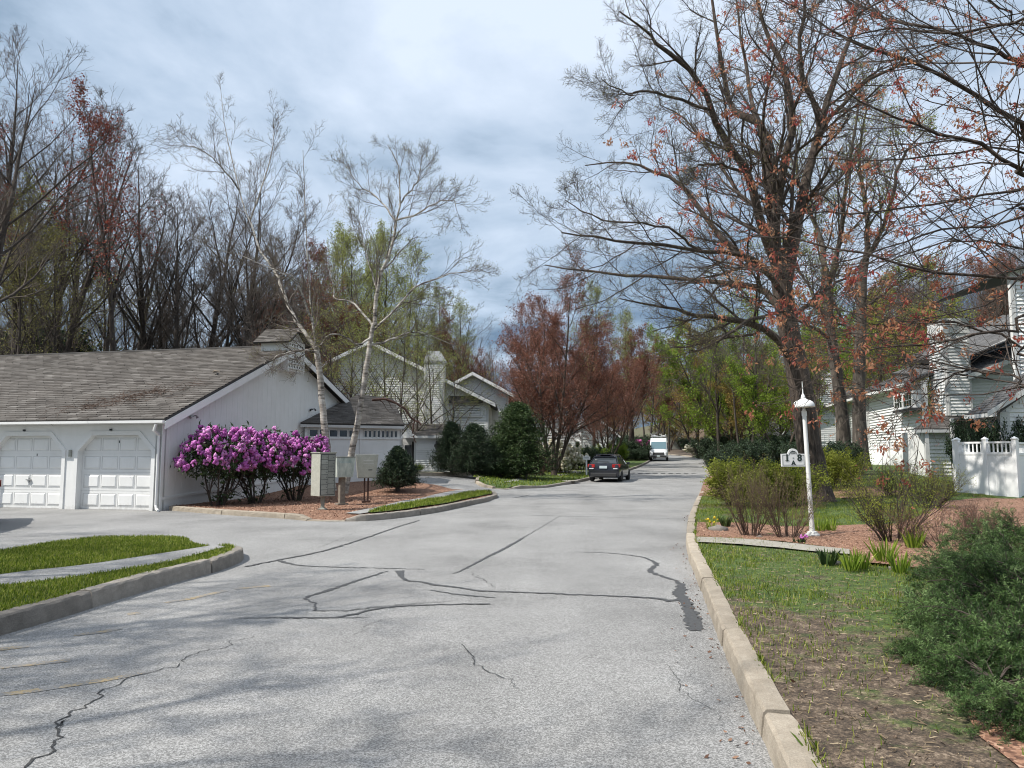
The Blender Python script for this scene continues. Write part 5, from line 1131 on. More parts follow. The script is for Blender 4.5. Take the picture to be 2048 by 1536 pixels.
# its sign
sgn = empty('sign', (lp.x-.085, lp.y-.0, lp.z+AT(1590, 915, lp.y).z-lp.z), math.radians(4), 'white arched sign reading 1 - 8 A hung on the lamp post', 'sign')
def arch(w_, h_, r_, up, y0, y1):
    pts = [(-w_/2, 0), (w_/2, 0), (w_/2, h_)]; 
    for i in range(13):
        a = math.pi*i/12; pts.append((r_*math.cos(a), h_+up+r_*math.sin(a)*.95))
    pts.append((-w_/2, h_)); return [Vector((x-w_/2-.0, y0, z)) for x, z in pts]
SW, SH = .44, .225
off = Vector((0, 0, -.16))
def place_sign(mb_pts, y1): return mb_pts
m = MB(); m.prism([p+off for p in arch(SW, SH, .095, .005, -.012, 0)], (0, .024, 0)); m.build('board', MT['vinyl'], sgn)
def outline(inset, t):
    a = arch(SW-2*inset, SH-2*inset, .095-inset*.9, .004, -.0145, 0); a = [p+off+Vector((-inset, 0, inset)) for p in a]; b = arch(SW-2*inset-2*t, SH-2*inset-2*t, .095-inset*.9-t, .004, -.0145, 0); b = [p+off+Vector((-inset-t, 0, inset+t)) for p in b]
    mb = MB(); n = len(a)
    for i in range(n): mb.add([a[i], a[(i+1) % n], b[(i+1) % n], b[i]], [(0, 1, 2, 3)])
    return mb
outline(.022, .007).build('border', MT['ink'] if 'ink' in MT else MT.setdefault('ink', plain('dark_green_ink', (.02, .035, .03), .6)), sgn)
def text(s_, size, loc, parent, mat, bold=.004):
    c = bpy.data.curves.new('lettering', 'FONT'); c.body = s_; c.size = size; c.align_x = 'CENTER'; c.extrude = .001; c.offset = bold; t = bpy.data.objects.new('tmp', c); me = bpy.data.meshes.new_from_object(t); bpy.data.objects.remove(t)
    o = bpy.data.objects.new('lettering', me); me.materials.clear(); me.materials.append(mat); o.rotation_euler = (math.pi/2, 0, 0); o.location = loc; link(o, parent); return o
cx = -SW/2
text('1', .165, (cx-.115, -.0155, off.z+.10), sgn, MT['ink'], .006); text('8', .165, (cx+.115, -.0155, off.z+.10), sgn, MT['ink'], .006); text('-', .12, (cx, -.0155, off.z+.125), sgn, MT['ink'], .0); text('A', .11, (cx+.0, -.0155, off.z+.030), sgn, MT['ink'], .004)
for (x, z, w_) in ((cx-.113, off.z+.104, .07), (cx-.028, off.z+.034, .024), (cx+.028, off.z+.034, .024)): MB().box((x, -.0155, z), (w_, .002, .007)).build('serif', MT['ink'], sgn)
m = MB()      # the little emblem in the arch: hatched sloping strokes over a wave
for i in range(5): m.add([(cx-.045+i*.016, -.0155, off.z+SH+.008), (cx-.037+i*.016, -.0155, off.z+SH+.008), (cx-.010+i*.011, -.0155, off.z+SH+.062-i*.007), (cx-.016+i*.011, -.0155, off.z+SH+.062-i*.007)], [(0, 1, 2, 3)])
m.add([(cx-.055, -.0155, off.z+SH+.0), (cx+.055, -.0155, off.z+SH+.0), (cx+.05, -.0155, off.z+SH+.006), (cx-.05, -.0155, off.z+SH+.006)], [(0, 1, 2, 3)]); m.build('emblem', MT['ink'], sgn)
MB().tube([(0.02, 0, off.z+.05), (.10, .0, off.z+.05)], .01, 6).build('bracket', MT['steel'], sgn); MB().tube([(0.02, 0, off.z+.20), (.10, .0, off.z+.20)], .01, 6).build('bracket', MT['steel'], sgn)
for (px, py, ty, lab) in ((1143, 932, 872, 'white lamp post on the left verge before the russet tree'), (1199, 913, 866, 'smaller white lamp post farther along the left verge')):
    q = G(px, py, .13); hh = AT(px, ty, q.y).z-q.z; lamp_post(q, hh, lab, False)
# ---- small verge signs
def post_sign(px, py, ty, wpx, lab, arch_=True, mat='vinyl', cat_='sign', pm='vinyl'):
    q = G(px, py, .13); s_ = q.y/F; h_ = (py-ty)*s_; w_ = wpx*s_
    r = empty('sign', q, math.radians(6), lab, cat_, 'small signs on posts along the road'); MB().box((0, 0, h_*.45-.1), (.09, .09, h_*.9)).build('post', MT[pm], r)
    m = MB(); bh = w_*.55; z = h_-bh*.7; pts = [(-w_/2, z-bh/2), (w_/2, z-bh/2), (w_/2, z+bh*.28)]
    if arch_: pts += [(w_*.22*math.cos(a), z+bh*.28+w_*.22*math.sin(a)) for a in np.linspace(0, math.pi, 7)]
    pts += [(-w_/2, z+bh*.28)]; m.prism([Vector((x, -.06, y)) for x, y in pts], (0, .04, 0)); m.build('board', MT[mat], r)
    MB().box((0, -.063, z-bh*.05), (w_*.6, .004, bh*.14)).build('marking', MT['ink'], r); return r
post_sign(1173, 950, 910, 15, 'white arched sign on a square post in the grass left of the dark car')
post_sign(1151, 914, 893, 11, 'white arched sign half hidden behind the left verge lamp post')
post_sign(1391, 899, 884, 7, 'small grey sign at the far bend of the road', False, 'trim')
post_sign(1423, 903, 887, 5, 'small red and white marker post at the far right bend', False, 'red_paint' if 'red_paint' in MT else MT.setdefault('red_paint', plain('red_paint', (.45, .05, .04), .5)) and 'red_paint')
post_sign(1376, 896, 876, 5, 'small red sign among the trees where the road ends', False, 'red_paint', pm='dark')
# white cover leaning by the bend
q = G(1436, 899, .13); w0 = empty('mailbox', q, 0, 'white wrapped box on a post beyond the small red marker', 'mailbox'); MB().lathe([(.35, 0), (.28, .5), (.45, .9), (.40, 1.25), (.15, 1.45)], k=9).build('box', MT['vinyl'], w0); MB().box((0, 0, .1), (.1, .1, .6)).build('post', MT['wood'], w0)
# ---- wooden hand rail by the path
a, b = G(1029, 950, .12), G(1053, 958, .12); rl = empty('railing', a, 0, 'short weathered wooden railing with thin balusters beside the verge path', 'railing'); d = b-a; h0 = 35*a.y/F; ang = math.atan2(d.y, d.x); L = d.length
for x, hh in ((0, h0), (L, h0-.02)):
    MB().box((x*math.cos(ang), x*math.sin(ang), hh/2-.1+(d.z*x/L)), (.11, .11, hh+.15), rz=ang).build('post', MT['wood'], rl); MB().box((x*math.cos(ang), x*math.sin(ang), hh+.0+(d.z*x/L)), (.14, .14, .05), rz=ang).build('post_cap', MT['wood'], rl)
for z in (h0-.10, .18): MB().box((L/2*math.cos(ang), L/2*math.sin(ang), z+d.z/2), (L, .05, .09), rz=ang).build('rail', MT['wood'], rl)
for i in range(3): x = L*(i+1)/4; MB().box((x*math.cos(ang), x*math.sin(ang), (h0+.1)/2+d.z*x/L), (.045, .045, h0-.25), rz=ang).build('baluster', MT['wood'], rl)
# ---- garden wind spinner by the left house
q = G(876, 936, .13); q.y = min(q.y, 41.5); ws = empty('garden_ornament', (AT(876, 936, 41).x, 41, hf(-4, 41)+.1), 0, 'dark metal garden spinner with round blades against the lit porch wall', 'garden spinner')
hh = AT(876, 884, 41).z-hf(-4, 41); MB().tube([(0, 0, 0), (0, 0, hh)], .018, 6).build('pole', MT['dark'], ws)
for i, (x, z) in enumerate(((.06, hh-.08), (-.10, hh-.30), (.10, hh-.24), (-.02, hh-.12), (-.03, hh-.42))): MB().lathe([(.02, -.01), (.11, -.012), (.13, 0), (.11, .012), (.02, .01)], (x, -.03, z), 10, 'Y').build('blade', MT['dark'], ws)
# ---- hydrant
q = G(1242, 917, .13); hy = empty('fire_hydrant', q, 0, 'small red hydrant with a white cap on the far left verge', 'fire hydrant'); s = 1.0
MB().lathe([(.16, 0), (.16, .06), (.11, .07), (.11, .50), (.14, .52), (.14, .57)], k=10).build('barrel', MT['red_paint'], hy); MB().lathe([(.14, .57), (.12, .70), (.05, .78), (.03, .84)], k=10).build('cap', MT['vinyl'], hy)
MB().lathe([(.06, -.19), (.07, -.12), (.07, .12), (.06, .19)], (0, 0, .42), 8, 'X').build('nozzle', MT['red_paint'], hy)
# ---- stone in the lamp bed
def rock(px, py, s, lab, zf, mat='panel_grey', flat=.45, seed=1):
    q = G(px, py, .15); V0, F0 = ico(); g = np.random.default_rng(seed); V = V0*np.array([s, s*.7, s*flat])*(1+g.normal(0, .10, (len(V0), 1))); return ob('rock', npmesh('rock', V, F0, MT['stone'], g.random(len(F0))), loc=(q.x, q.y, float(zf(q.x, q.y))+s*flat*.3), label=lab, cat='rock')
MT['stone'] = concrete('field_stone', (.16, .145, .13), (.30, .27, .24))
rock(1436, 1062, .22, 'flat grey stone beside the daffodil clump near the right kerb', RL)
rock(1668, 1128, .10, 'small pale stone at the end of the concrete path', RL, seed=4); rock(1790, 1140, .09, 'small stone among the irises in the mulch', RL, seed=6)
rock(1520, 1074, .08, 'little round stone under the two bare shrubs', RL, seed=9)
# manhole cover on the verge
q = G(1140, 962, .14); m = MB(); m.lathe([(.45, 0), (.45, .03), (.0, .032)], (0, 0, 0), 16); m.build('utility_cover', MT['concrete'], None, q, label='pale round utility cover set in the grass before the white sign', cat='cover')
# ------------------------------------------------------------------ vehicles (local +y is the front)
def paintm(name, col, rough=.25): n = NT(name); return n.fin(col, rough, Coat_Weight=.6)
MT['car_navy'] = paintm('dark_blue_car_paint', (.012, .014, .022)); MT['van_white'] = paintm('white_van_paint', (.74, .76, .78), .35)
MT['tyre'] = plain('tyre', (.018, .018, .019), .9); MT['rim'] = plain('alloy_rim', (.35, .35, .36), .35, Metallic=.8); MT['tail'] = plain('red_tail_lens', (.30, .015, .012), .2); MT['lens'] = plain('clear_lens', (.65, .66, .68), .15); MT['plate'] = plain('number_plate', (.50, .58, .60), .5); MT['bumper'] = plain('black_plastic', (.022, .022, .023), .6)
def loft(st, prof, mat, name, root, smooth=True, cap=True):
    vs = []; n = len(st)
    for s_ in st: vs += [Vector(p) for p in prof(s_)]
    k = len(vs)//n; fs = [(i*k+j, i*k+(j+1) % k, (i+1)*k+(j+1) % k, (i+1)*k+j) for i in range(n-1) for j in range(k)]
    if cap: fs += [tuple(range(k)), tuple(range((n-1)*k, n*k))]
    m = MB(); m.add(vs, fs); me = m.mesh(name, MT[mat], smooth); 
    if smooth and hasattr(me, 'set_sharp_from_angle'): me.set_sharp_from_angle(angle=math.radians(38))
    return ob(name, me, root)
def body_prof(s_):
    y, zb, zs, zt, w_ = s_[:5]; h = [(w_*.88, zb), (w_*.985, zb+.10), (w_, (zb+zs)/2), (w_*.985, zs-.10), (w_*.93, zs), (w_*.55, zt)]
    return [(x, y, z) for x, z in h]+[(-x, y, z) for x, z in h[::-1]]
def glass_prof(s_):
    y, zb, zt, wb, wt = s_[:5]; h = [(wb, zb), (wb*.45+wt*.55, zb*.45+zt*.55), (wt, zt-.07), (wt*.86, zt-.012), (wt*.4, zt)]
    return [(x, y, z) for x, z in h]+[(-x, y, z) for x, z in h[::-1]]
def wheel(root, x, y, r, w_, sx):
    t = MB().lathe([(r*.62, -w_/2), (r*.92, -w_/2), (r, -w_*.32), (r, w_*.32), (r*.92, w_/2), (r*.62, w_/2)], (0, 0, 0), 20, 'X').build('wheel', MT['tyre'], root, (x, y, r), smooth=False)
    MB().lathe([(r*.63, w_*.30*sx), (r*.60, w_*.47*sx), (r*.52, w_*.40*sx), (r*.2, w_*.44*sx), (r*.06, w_*.50*sx)], (0, 0, 0), 10, 'X').build('rim', MT['rim'], t)
    return t
def car(loc, rz, label, group=None, mat='car_navy'):
    c = empty('car', loc, rz, label, 'car', group)
    loft([(-2.17, .42, .74, .75, .76), (-2.12, .30, .92, .96, .85), (-2.02, .25, .98, 1.0, .875), (-1.5, .21, .98, 1.02, .89), (-.3, .19, .95, .98, .895), (.95, .20, .93, .99, .885), (1.5, .22, .86, .93, .87), (1.95, .25, .74, .82, .82), (2.18, .34, .60, .64, .70)], body_prof, mat, 'body', c)
    loft([(-2.0, .96, 1.0, .80, .72), (-1.62, .97, 1.36, .80, .60), (-1.35, .96, 1.45, .80, .58), (-.3, .95, 1.49, .80, .585), (.35, .94, 1.45, .80, .58), (1.1, .93, 1.02, .80, .70)], glass_prof, 'glass', 'windows', c)
    loft([(-1.70, .97, 1.40, .70, .60), (-1.33, .97, 1.475, .6, .60), (-.3, .95, 1.515, .6, .605), (.33, .94, 1.475, .6, .60)], lambda s_: [(s_[4]*x, s_[0], s_[2]-dz) for x, dz in ((1.0, .085), (.88, .015), (.4, -.006), (-.4, -.006), (-.88, .015), (-1.0, .085), (-.9, .07), (.9, .07))], mat, 'roof', c)
    for s_ in (-1, 1):
        for (y0, z0, y1, z1, w_) in ((-1.95, .98, -1.42, 1.42, .16), (1.12, .94, .36, 1.43, .08), (-.45, .95, -.42, 1.44, .07)):
            m = MB(); x0, x1 = s_*.812, s_*.612; m.hexa([(x0, y0-w_/2, z0), (x0, y0+w_/2, z0), (x0-s_*.03, y0+w_/2, z0), (x0-s_*.03, y0-w_/2, z0), (x1, y1-w_/2, z1), (x1, y1+w_/2, z1), (x1-s_*.03, y1+w_/2, z1), (x1-s_*.03, y1-w_/2, z1)]); m.build('pillar', MT[mat], c)
        for y in (-1.32, 1.32): wheel(c, s_*.79, y, .325, .21, s_)
        MB().hexa([(s_*.48, -2.20, .78), (s_*.89, -2.10, .78), (s_*.90, -1.85, .80), (s_*.48, -2.0, .80), (s_*.48, -2.17, .95), (s_*.89, -2.05, .96), (s_*.90, -1.70, .96), (s_*.48, -1.98, .95)]).build('tail_lamp', MT['tail'], c, bevel=.01)
        MB().box((s_*.66, -2.185, .72), (.24, .05, .05)).build('reflector', MT['lens'], c)
        MB().box((s_*.93, .72, .99), (.16, .10, .13)).build('wing_mirror', MT[mat], c, bevel=.02)
        MB().hexa([(s_*.50, 2.14, .56), (s_*.74, 1.98, .56), (s_*.74, 1.85, .56), (s_*.50, 1.95, .56), (s_*.50, 2.08, .68), (s_*.77, 1.90, .70), (s_*.77, 1.75, .70), (s_*.5, 1.9, .68)]).build('headlight', MT['lens'], c)
    MB().box((0, -2.19, .80), (.42, .04, .14)).build('number_plate', MT['plate'], c); MB().box((0, -2.16, .38), (1.42, .10, .20)).build('rear_bumper', MT['bumper'], c, bevel=.02); MB().box((0, -2.17, .60), (1.5, .03, .02)).build('trim_strip', MT['bumper'], c)
    MB().box((0, -1.60, 1.47), (1.02, .22, .03), rx=math.radians(-6)).build('spoiler', MT[mat], c, bevel=.01); MB().box((0, 2.16, .42), (1.1, .08, .18)).build('grille', MT['bumper'], c)
    MB().tube([(-.05, -2.0, .93), (.32, -1.92, 1.02)], .012, 4).build('rear_wiper', MT['bumper'], c)
    return c
RD = math.atan2(.27, 1)
q = AT(1221, 966, 43.4); car((q.x, q.y, hf(q.x, q.y)+.006), -math.radians(17.5), 'dark navy hatchback parked by the left kerb, seen from behind', 'parked vehicles')
q = G(-36, 1073); car((q.x-2.15, q.y+1.7, hf(q.x, q.y)+.006), math.radians(180+28), 'dark car whose rounded corner just enters at the left edge', 'parked vehicles')
def van(loc, rz):
    c = empty('van', loc, rz, 'white high-roof van with a loaded roof rack parked facing the viewer', 'van', 'parked vehicles'); c.scale = (1, 1, 1)
    loft([(-2.9, .45, 1.15, 1.16, .97), (-2.7, .35, 1.22, 1.24, 1.0), (0, .32, 1.22, 1.25, 1.02), (1.6, .32, 1.25, 1.30, 1.02), (2.0, .32, 1.16, 1.26, 1.0), (2.55, .36, .98, 1.10, .93), (2.75, .42, .80, .88, .82)], body_prof, 'van_white', 'body', c)
    loft([(-2.88, 1.12, 2.40, .97, .84), (-2.6, 1.12, 2.50, 1.0, .88), (.6, 1.15, 2.50, 1.0, .88), (1.0, 1.15, 2.42, 1.0, .85), (1.25, 1.18, 2.12, .99, .86), (1.92, 1.2, 1.3, .97, .9)], glass_prof, 'van_white', 'cabin', c)
    m = MB(); m.hexa([(-.84, 1.97, 1.28), (.84, 1.97, 1.28), (.84, 1.90, 1.27), (-.84, 1.90, 1.27), (-.78, 1.36, 2.07), (.78, 1.36, 2.07), (.78, 1.28, 2.03), (-.78, 1.28, 2.03)]); m.build('windscreen', MT['glass_blue'], c)
    for s_ in (-1, 1):
        for y in (-1.8, 1.75): wheel(c, s_*.90, y, .35, .22, s_)
        m = MB(); m.hexa([(s_*1.012, .55, 1.30), (s_*1.012, 1.65, 1.30), (s_*.98, 1.65, 1.30), (s_*.98, .55, 1.30), (s_*.93, .55, 1.92), (s_*.93, 1.25, 1.92), (s_*.90, 1.25, 1.92), (s_*.90, .55, 1.92)]); m.build('side_window', MT['glass'], c)
        MB().box((s_*1.16, 1.42, 1.48), (.16, .12, .40)).build('wing_mirror', MT['bumper'], c, bevel=.02)
        m = MB(); m.hexa([(s_*.56, 2.70, .86), (s_*.86, 2.52, .90), (s_*.88, 2.3, .92), (s_*.56, 2.5, .88), (s_*.60, 2.60, 1.06), (s_*.90, 2.38, 1.10), (s_*.92, 2.1, 1.12), (s_*.60, 2.4, 1.08)]); m.build('headlight', MT['lens'], c)
        for y in (-2.2, -.9, .4): MB().box((s_*.72, y, 2.53), (.06, .1, .14)).build('rack_foot', MT['steel'], c)
        MB().tube([(s_*.72, -2.5, 2.64), (s_*.72, .7, 2.64)], .03, 6).build('rack_rail', MT['steel'], c)
    for y in (-2.3, -1.4, -.5, .5): MB().tube([(-.85, y, 2.68), (.85, y, 2.68)], .028, 6).build('rack_bar', MT['steel'], c)
    m = MB(); m.tube([(-.35, -2.4, 2.80), (-.30, .95, 2.84)], .055, 6); m.tube([(-.80, -2.4, 2.80), (-.75, .95, 2.84)], .055, 6)
    for i in range(9): m.tube([(-.72, -2.2+i*.35, 2.76), (-.42, -2.2+i*.35, 2.76)], .02, 5)
    m.build('ladder', MT['vinyl'], c); m = MB(); m.tube([(.1, -2.2, 2.75), (.75, .9, 2.78), (.82, 1.0, 2.95)], .045, 6); m.tube([(.2, -2.2, 2.78), (.45, .9, 2.80)], .05, 6); m.build('poles', MT['vinyl'], c)
    MB().hexa([(-.62, 2.79, .62), (.62, 2.79, .62), (.62, 2.7, .62), (-.62, 2.7, .62), (-.55, 2.735, .93), (.55, 2.735, .93), (.55, 2.6, .93), (-.55, 2.6, .93)]).build('grille', MT['bumper'], c); MB().box((0, 2.72, .45), (1.72, .22, .24)).build('front_bumper', MT['bumper'], c, bevel=.03)
    MB().box((0, 2.84, .50), (.34, .02, .13)).build('number_plate', MT['plate'], c); return c
MT['glass_blue'] = glass('windscreen_glass', (.10, .17, .20), .1)
q = AT(1318, 921, 84); van((q.x, q.y, hf(q.x, q.y)+.006), math.radians(180-11.0-1))
# ------------------------------------------------------------------ hero trees, guided by their real limbs
def guided(d, *pts):   # pts: (px, py, depth offset)
    return [AT(p[0], p[1], d+(p[2] if len(p) > 2 else 0)) for p in pts]
def hero(name, d, trunk_px, rt, limbs, lv, seed, base_off, label, cat='tree', tm='bark', cm='twig', fol=None, trunk_n=22, sides=(12, 3), group=None, twr=.0035, wig=.03, up=.35, base_flare=1.6, items=None, tw_wig=.12):
    g = np.random.default_rng(seed); tp = guided(d, *trunk_px); base = Vector(tp[0]); 
    tr = poly(tp, rt[0], rt[1], trunk_n, g, .01); R = tr[1]; t = np.linspace(0, 1, trunk_n); R += (rt[0]*(base_flare-1)*np.exp(-t*14))[None]
    ls = []
    for pts, r0, r1 in limbs:
        ls.append(poly(guided(d, *pts), r0, r1, 14, g, wig))
    L1 = catb(ls); tr_ = shift(tr, base); L1 = shift(L1, base)
    levels = []; cur = L1
    for i, (m, lf, ang, n, t0, cap) in enumerate(lv):
        P, R, L = cur; cur = spawn((P, R, np.minimum(L, cap)), m, t0, 1, ang, .18, lf, .5, n, tw_wig, up, g, .4, .5, twr*(1.9 if i == 0 else 1.3 if i == 1 else 1), .12); levels.append(cur)
    its = []
    if fol:
        for (nm, k, t0, size, lk, spread, droop, m) in fol:
            ps = tips(levels[-1], k, g, t0, 1, spread*.3); its.append((nm, leaves(ps, size, g, lk, spread, .5, droop), MT[m]))
    T = Tree(name, [tr_, L1], levels, MT[tm], MT[cm], its or None, None, sides)
    return T.put(base, 0, 1, label, cat, group)
# the big dark tree by the lamp post
hero('maple_tree', 22.5, [(1640, 1012), (1626, 930), (1612, 850), (1598, 760), (1582, 680), (1570, 610), (1562, 560)], (.36, .29), [
 ([(1566, 600), (1554, 520), (1545, 440), (1538, 350), (1528, 259), (1490, 230), (1461, 208, 1), (1442, 111, 1), (1420, -30, 1)], .22, .04),
 ([(1566, 570), (1549, 480, -.3), (1563, 330, -.5), (1586, 241, -.8), (1563, 139, -1), (1530, 55, -1), (1500, -60, -1.5)], .17, .035),
 ([(1568, 590), (1585, 480, .3), (1605, 393, .5), (1632, 278, .8), (1669, 162, 1), (1702, 70, 1.5), (1720, -40, 2)], .21, .04),
 ([(1628, 300, .7), (1669, 227, 0), (1748, 157, -.5), (1817, 125, -1), (1880, 110, -1)], .08, .02),
 ([(1562, 585), (1498, 515, -1), (1396, 500, -2), (1239, 481, -3), (1123, 465, -3.5)], .09, .018),
 ([(1560, 560), (1500, 520, .6), (1470, 500, 1), (1424, 454, 1.5), (1359, 366, 2), (1299, 343, 2.4), (1248, 322, 2.6), (1170, 331, 3)], .13, .018),
 ([(1566, 620), (1521, 580, .5), (1461, 565, 1), (1308, 555, 2.3), (1200, 546, 3), (1090, 530, 3.5)], .12, .02),
 ([(1592, 730), (1545, 670, -.5), (1470, 640, -1.5), (1400, 630, -2), (1340, 618, -2.5), (1239, 597, -3)], .13, .015),
 ([(1556, 540), (1520, 440, -.8), (1498, 352, -1.2), (1443, 268, -2), (1401, 167, -2.4), (1327, 97, -3), (1299, 69, -3), (1239, 23, -3.6)], .15, .02),
 ([(1498, 352, -1.2), (1450, 330, -2), (1400, 330, -3), (1380, 345, -3.3)], .05, .015),
 ([(1424, 220, -2.2), (1330, 190, -3), (1272, 185, -3.5), (1258, 190, -3.6), (1205, 160, -4)], .045, .012),
 ([(1540, 430), (1480, 390, 2), (1420, 300, 3), (1370, 240, 4), (1320, 210, 4.4)], .08, .015),
 ([(1600, 400, .5), (1650, 380, 2), (1700, 330, 3), (1760, 260, 4)], .08, .015),
 ([(1580, 640, .3), (1640, 590, 2), (1700, 550, 3.5), (1780, 500, 4)], .08, .015),
 ([(1400, 500, -2), (1330, 455, -2.6), (1210, 440, -3), (1130, 400, -3)], .04, .012),
 ([(1544, 300, .2), (1500, 190, 2.5), (1480, 60, 3), (1460, -60, 3.5)], .09, .02),
 ([(1640, 260, .8), (1600, 120, 0), (1610, 0, -.5), (1600, -120, -1)], .09, .02),
 ([(1570, 620, -.2), (1500, 640, -2), (1420, 690, -3.2), (1380, 700, -3.8)], .06, .012),
], [(13, .40, .75, 8, .11, 7), (9, .45, .7, 6, .12, 3.2), (6, .48, .65, 4, .15, 2), (3, .6, .6, 3, .2, 1.2)], 5, 0, 'tall bare tree with a dark furrowed trunk beside the lamp post', fol=[('buds', 1, .95, .028, 1, .015, -.2, 'lf_olive')], twr=.0036, base_flare=1.4)
# twin trunks behind it
hero('twin_trunk_tree', 33, [(1692, 936), (1686, 860), (1678, 780), (1664, 690), (1655, 600), (1650, 540)], (.30, .17), [
 ([(1652, 560), (1640, 470, .5), (1600, 380, 1), (1590, 250, 1)], .14, .03), ([(1654, 580), (1680, 480), (1690, 380, -1), (1710, 260, -1), (1720, 180, -1)], .13, .03), ([(1664, 680), (1600, 640, -1), (1520, 600, -2), (1460, 590, -3)], .08, .015), ([(1662, 660), (1610, 560, 1), (1560, 500, 2)], .08, .02)],
 [(12, .45, .65, 7, .15, 7), (9, .45, .65, 5, .15, 3), (5, .5, .6, 4, .15, 1.6), (2, .6, .6, 3, .2, 1)], 8, 0, 'grey-barked left-hand one of the two close trunks before the white gate fence', group='pair of close-standing trees', tm='bark_grey', fol=[('leaves', 1, .5, .07, 2, .06, 0, 'lf_spring')], twr=.0055)
hero('twin_trunk_tree', 32, [(1722, 940), (1719, 850), (1718, 740), (1722, 650), (1724, 560), (1730, 520)], (.29, .18), [
 ([(1728, 540), (1735, 440), (1720, 320, 1), (1735, 200, 1)], .14, .03), ([(1728, 530), (1770, 440, -1), (1800, 330, -2), (1850, 260, -2)], .12, .03), ([(1724, 620), (1790, 570, -1), (1850, 540, -2)], .07, .02), ([(1722, 680), (1680, 630, 1.5), (1640, 520, 2.5), (1630, 420, 3)], .09, .02)],
 [(12, .45, .65, 7, .15, 7), (9, .45, .65, 5, .15, 3), (5, .5, .6, 4, .15, 1.6), (2, .6, .6, 3, .2, 1)], 9, 0, 'mottled right-hand one of the two close trunks before the white gate fence', group='pair of close-standing trees', tm='bark_grey', fol=[('leaves', 1, .5, .07, 2, .06, 0, 'lf_spring')], twr=.0055)
# the near red maple whose branches reach in from the right
def near_maple():
    g = np.random.default_rng(31); base = Vector((8.9, 6.8, hf(8.9, 6.8)+.1)); sp = []
    def B(r0, r1, *pts):
        r0 *= .30; r1 *= .5; q = [AT(p[0], p[1], p[2]) for p in pts]; st = Vector((base.x-.1, base.y, max(1.9, min(7.5, q[0].z-.5)))); sp.append(poly([st]+q, r0, r1, 18, g, .015))
    B(.10, .010, (2110, 140, 7.2), (2048, 125, 7), (1980, 93, 7), (1887, 60, 7), (1771, 37, 7.2), (1700, 0, 7.4), (1600, -60, 7.6))
    B(.10, .008, (2120, 300, 6.8), (2048, 250, 6.6), (1933, 176, 6.4), (1822, 125, 6.3), (1725, 93, 6.3), (1632, 37, 6.4), (1540, -10, 6.4))
    B(.08, .008, (2120, 360, 6.2), (2048, 343, 6.0), (1956, 287, 6), (1887, 268, 6), (1790, 235, 6), (1700, 190, 6), (1640, 130, 6))
    B(.06, .007, (2120, 565, 6.2), (2048, 558, 6), (1915, 551, 5.9), (1748, 518, 5.9), (1609, 481, 6), (1530, 470, 6.1), (1455, 462, 6.2))
    B(.06, .007, (2120, 375, 7), (2048, 384, 7), (1887, 403, 7), (1748, 424, 7), (1586, 428, 7.2), (1500, 420, 7.3))
    B(.05, .006, (2120, 425, 6.4), (2048, 436, 6.4), (1900, 455, 6.4), (1794, 486, 6.3), (1655, 532, 6.3), (1590, 545, 6.4))
    B(.05, .006, (2120, 640, 5.9), (2048, 655, 5.8), (1960, 668, 5.7), (1893, 681, 5.7), (1790, 695, 5.7), (1690, 705, 5.8), (1650, 690, 5.9))
    B(.05, .006, (2120, 300, 7.2), (2048, 301, 7.2), (1887, 310, 7), (1750, 322, 7), (1600, 315, 7), (1500, 300, 7))
    B(.05, .006, (2120, 730, 6.4), (2048, 690, 6.4), (1950, 655, 6.4), (1860, 640, 6.3), (1780, 650, 6.4), (1700, 640, 6.5))
    B(.06, .007, (2120, 20, 6.5), (2048, 45, 6.5), (1900, 60, 6.6), (1800, 58, 6.7), (1680, 70, 6.8), (1560, 40, 7))
    B(.05, .006, (2130, 780, 5.6), (2048, 760, 5.6), (1960, 740, 5.7), (1900, 755, 5.8), (1850, 790, 5.8))
    B(.06, .006, (2120, 200, 8), (2048, 230, 8), (1980, 330, 8), (1900, 480, 8), (1860, 580, 8))
    B(.06, .006, (2120, 60, 8.5), (2010, 20, 8.5), (1930, -30, 8.4), (1840, -80, 8.4))
    B(.05, .006, (2130, 520, 7.4), (2048, 500, 7.4), (1950, 480, 7.3), (1830, 500, 7.3), (1720, 560, 7.4), (1660, 620, 7.5))
    B(.05, .006, (2130, 0, 6), (2000, -20, 6), (1850, -30, 6), (1740, 10, 6), (1640, 80, 6.1), (1560, 160, 6.2), (1500, 220, 6.3))
    L1 = shift(catb(sp), base)
    tr = poly([(0, 0, -.4), (.1, 0, 2), (.0, .1, 5), (-.2, 0, 9), (0, 0, 12)], .24, .09, 12, g, .03)
    s1 = spawn((L1[0], L1[1], np.minimum(L1[2], 4.2)), 15, .10, 1, .55, .15, .34, .55, 7, .09, .15, g, .4, .45, .0034); s2 = spawn(s1, 6, .2, 1, .55, .2, .42, .6, 5, .12, .15, g, .45, .4, .0026, .1); s3 = spawn(s2, 3, .3, 1, .5, .2, .5, .7, 3, .1, .2, g, .5, .3, .0024, .07)
    ps = np.concatenate([tips(s3, 1, g, .96, 1, .004), tips(s2, 1, g, .97, 1, .004)]); ps = ps[g.random(len(ps)) < .135]; c = leaves(ps, .036, g, 18, .022, .42, 1.3)
    t2 = tips(s3, 1, g, .9, 1, .01); c2 = leaves(t2[g.random(len(t2)) < .5], .015, g, 3, .010, .6, .3)
    T = Tree('red_maple_tree', [tr, L1], [s1, s2, s3], MT['bark'], MT['twig'], [('leaf_clusters', c, MT['lf_maple']), ('buds', c2, MT['lf_maple'])], None, (7, 3))
    T.put(base, 0, 1, 'red maple reaching in from the right edge with thin branches and drooping orange-red leaf clusters', 'tree')
near_maple()
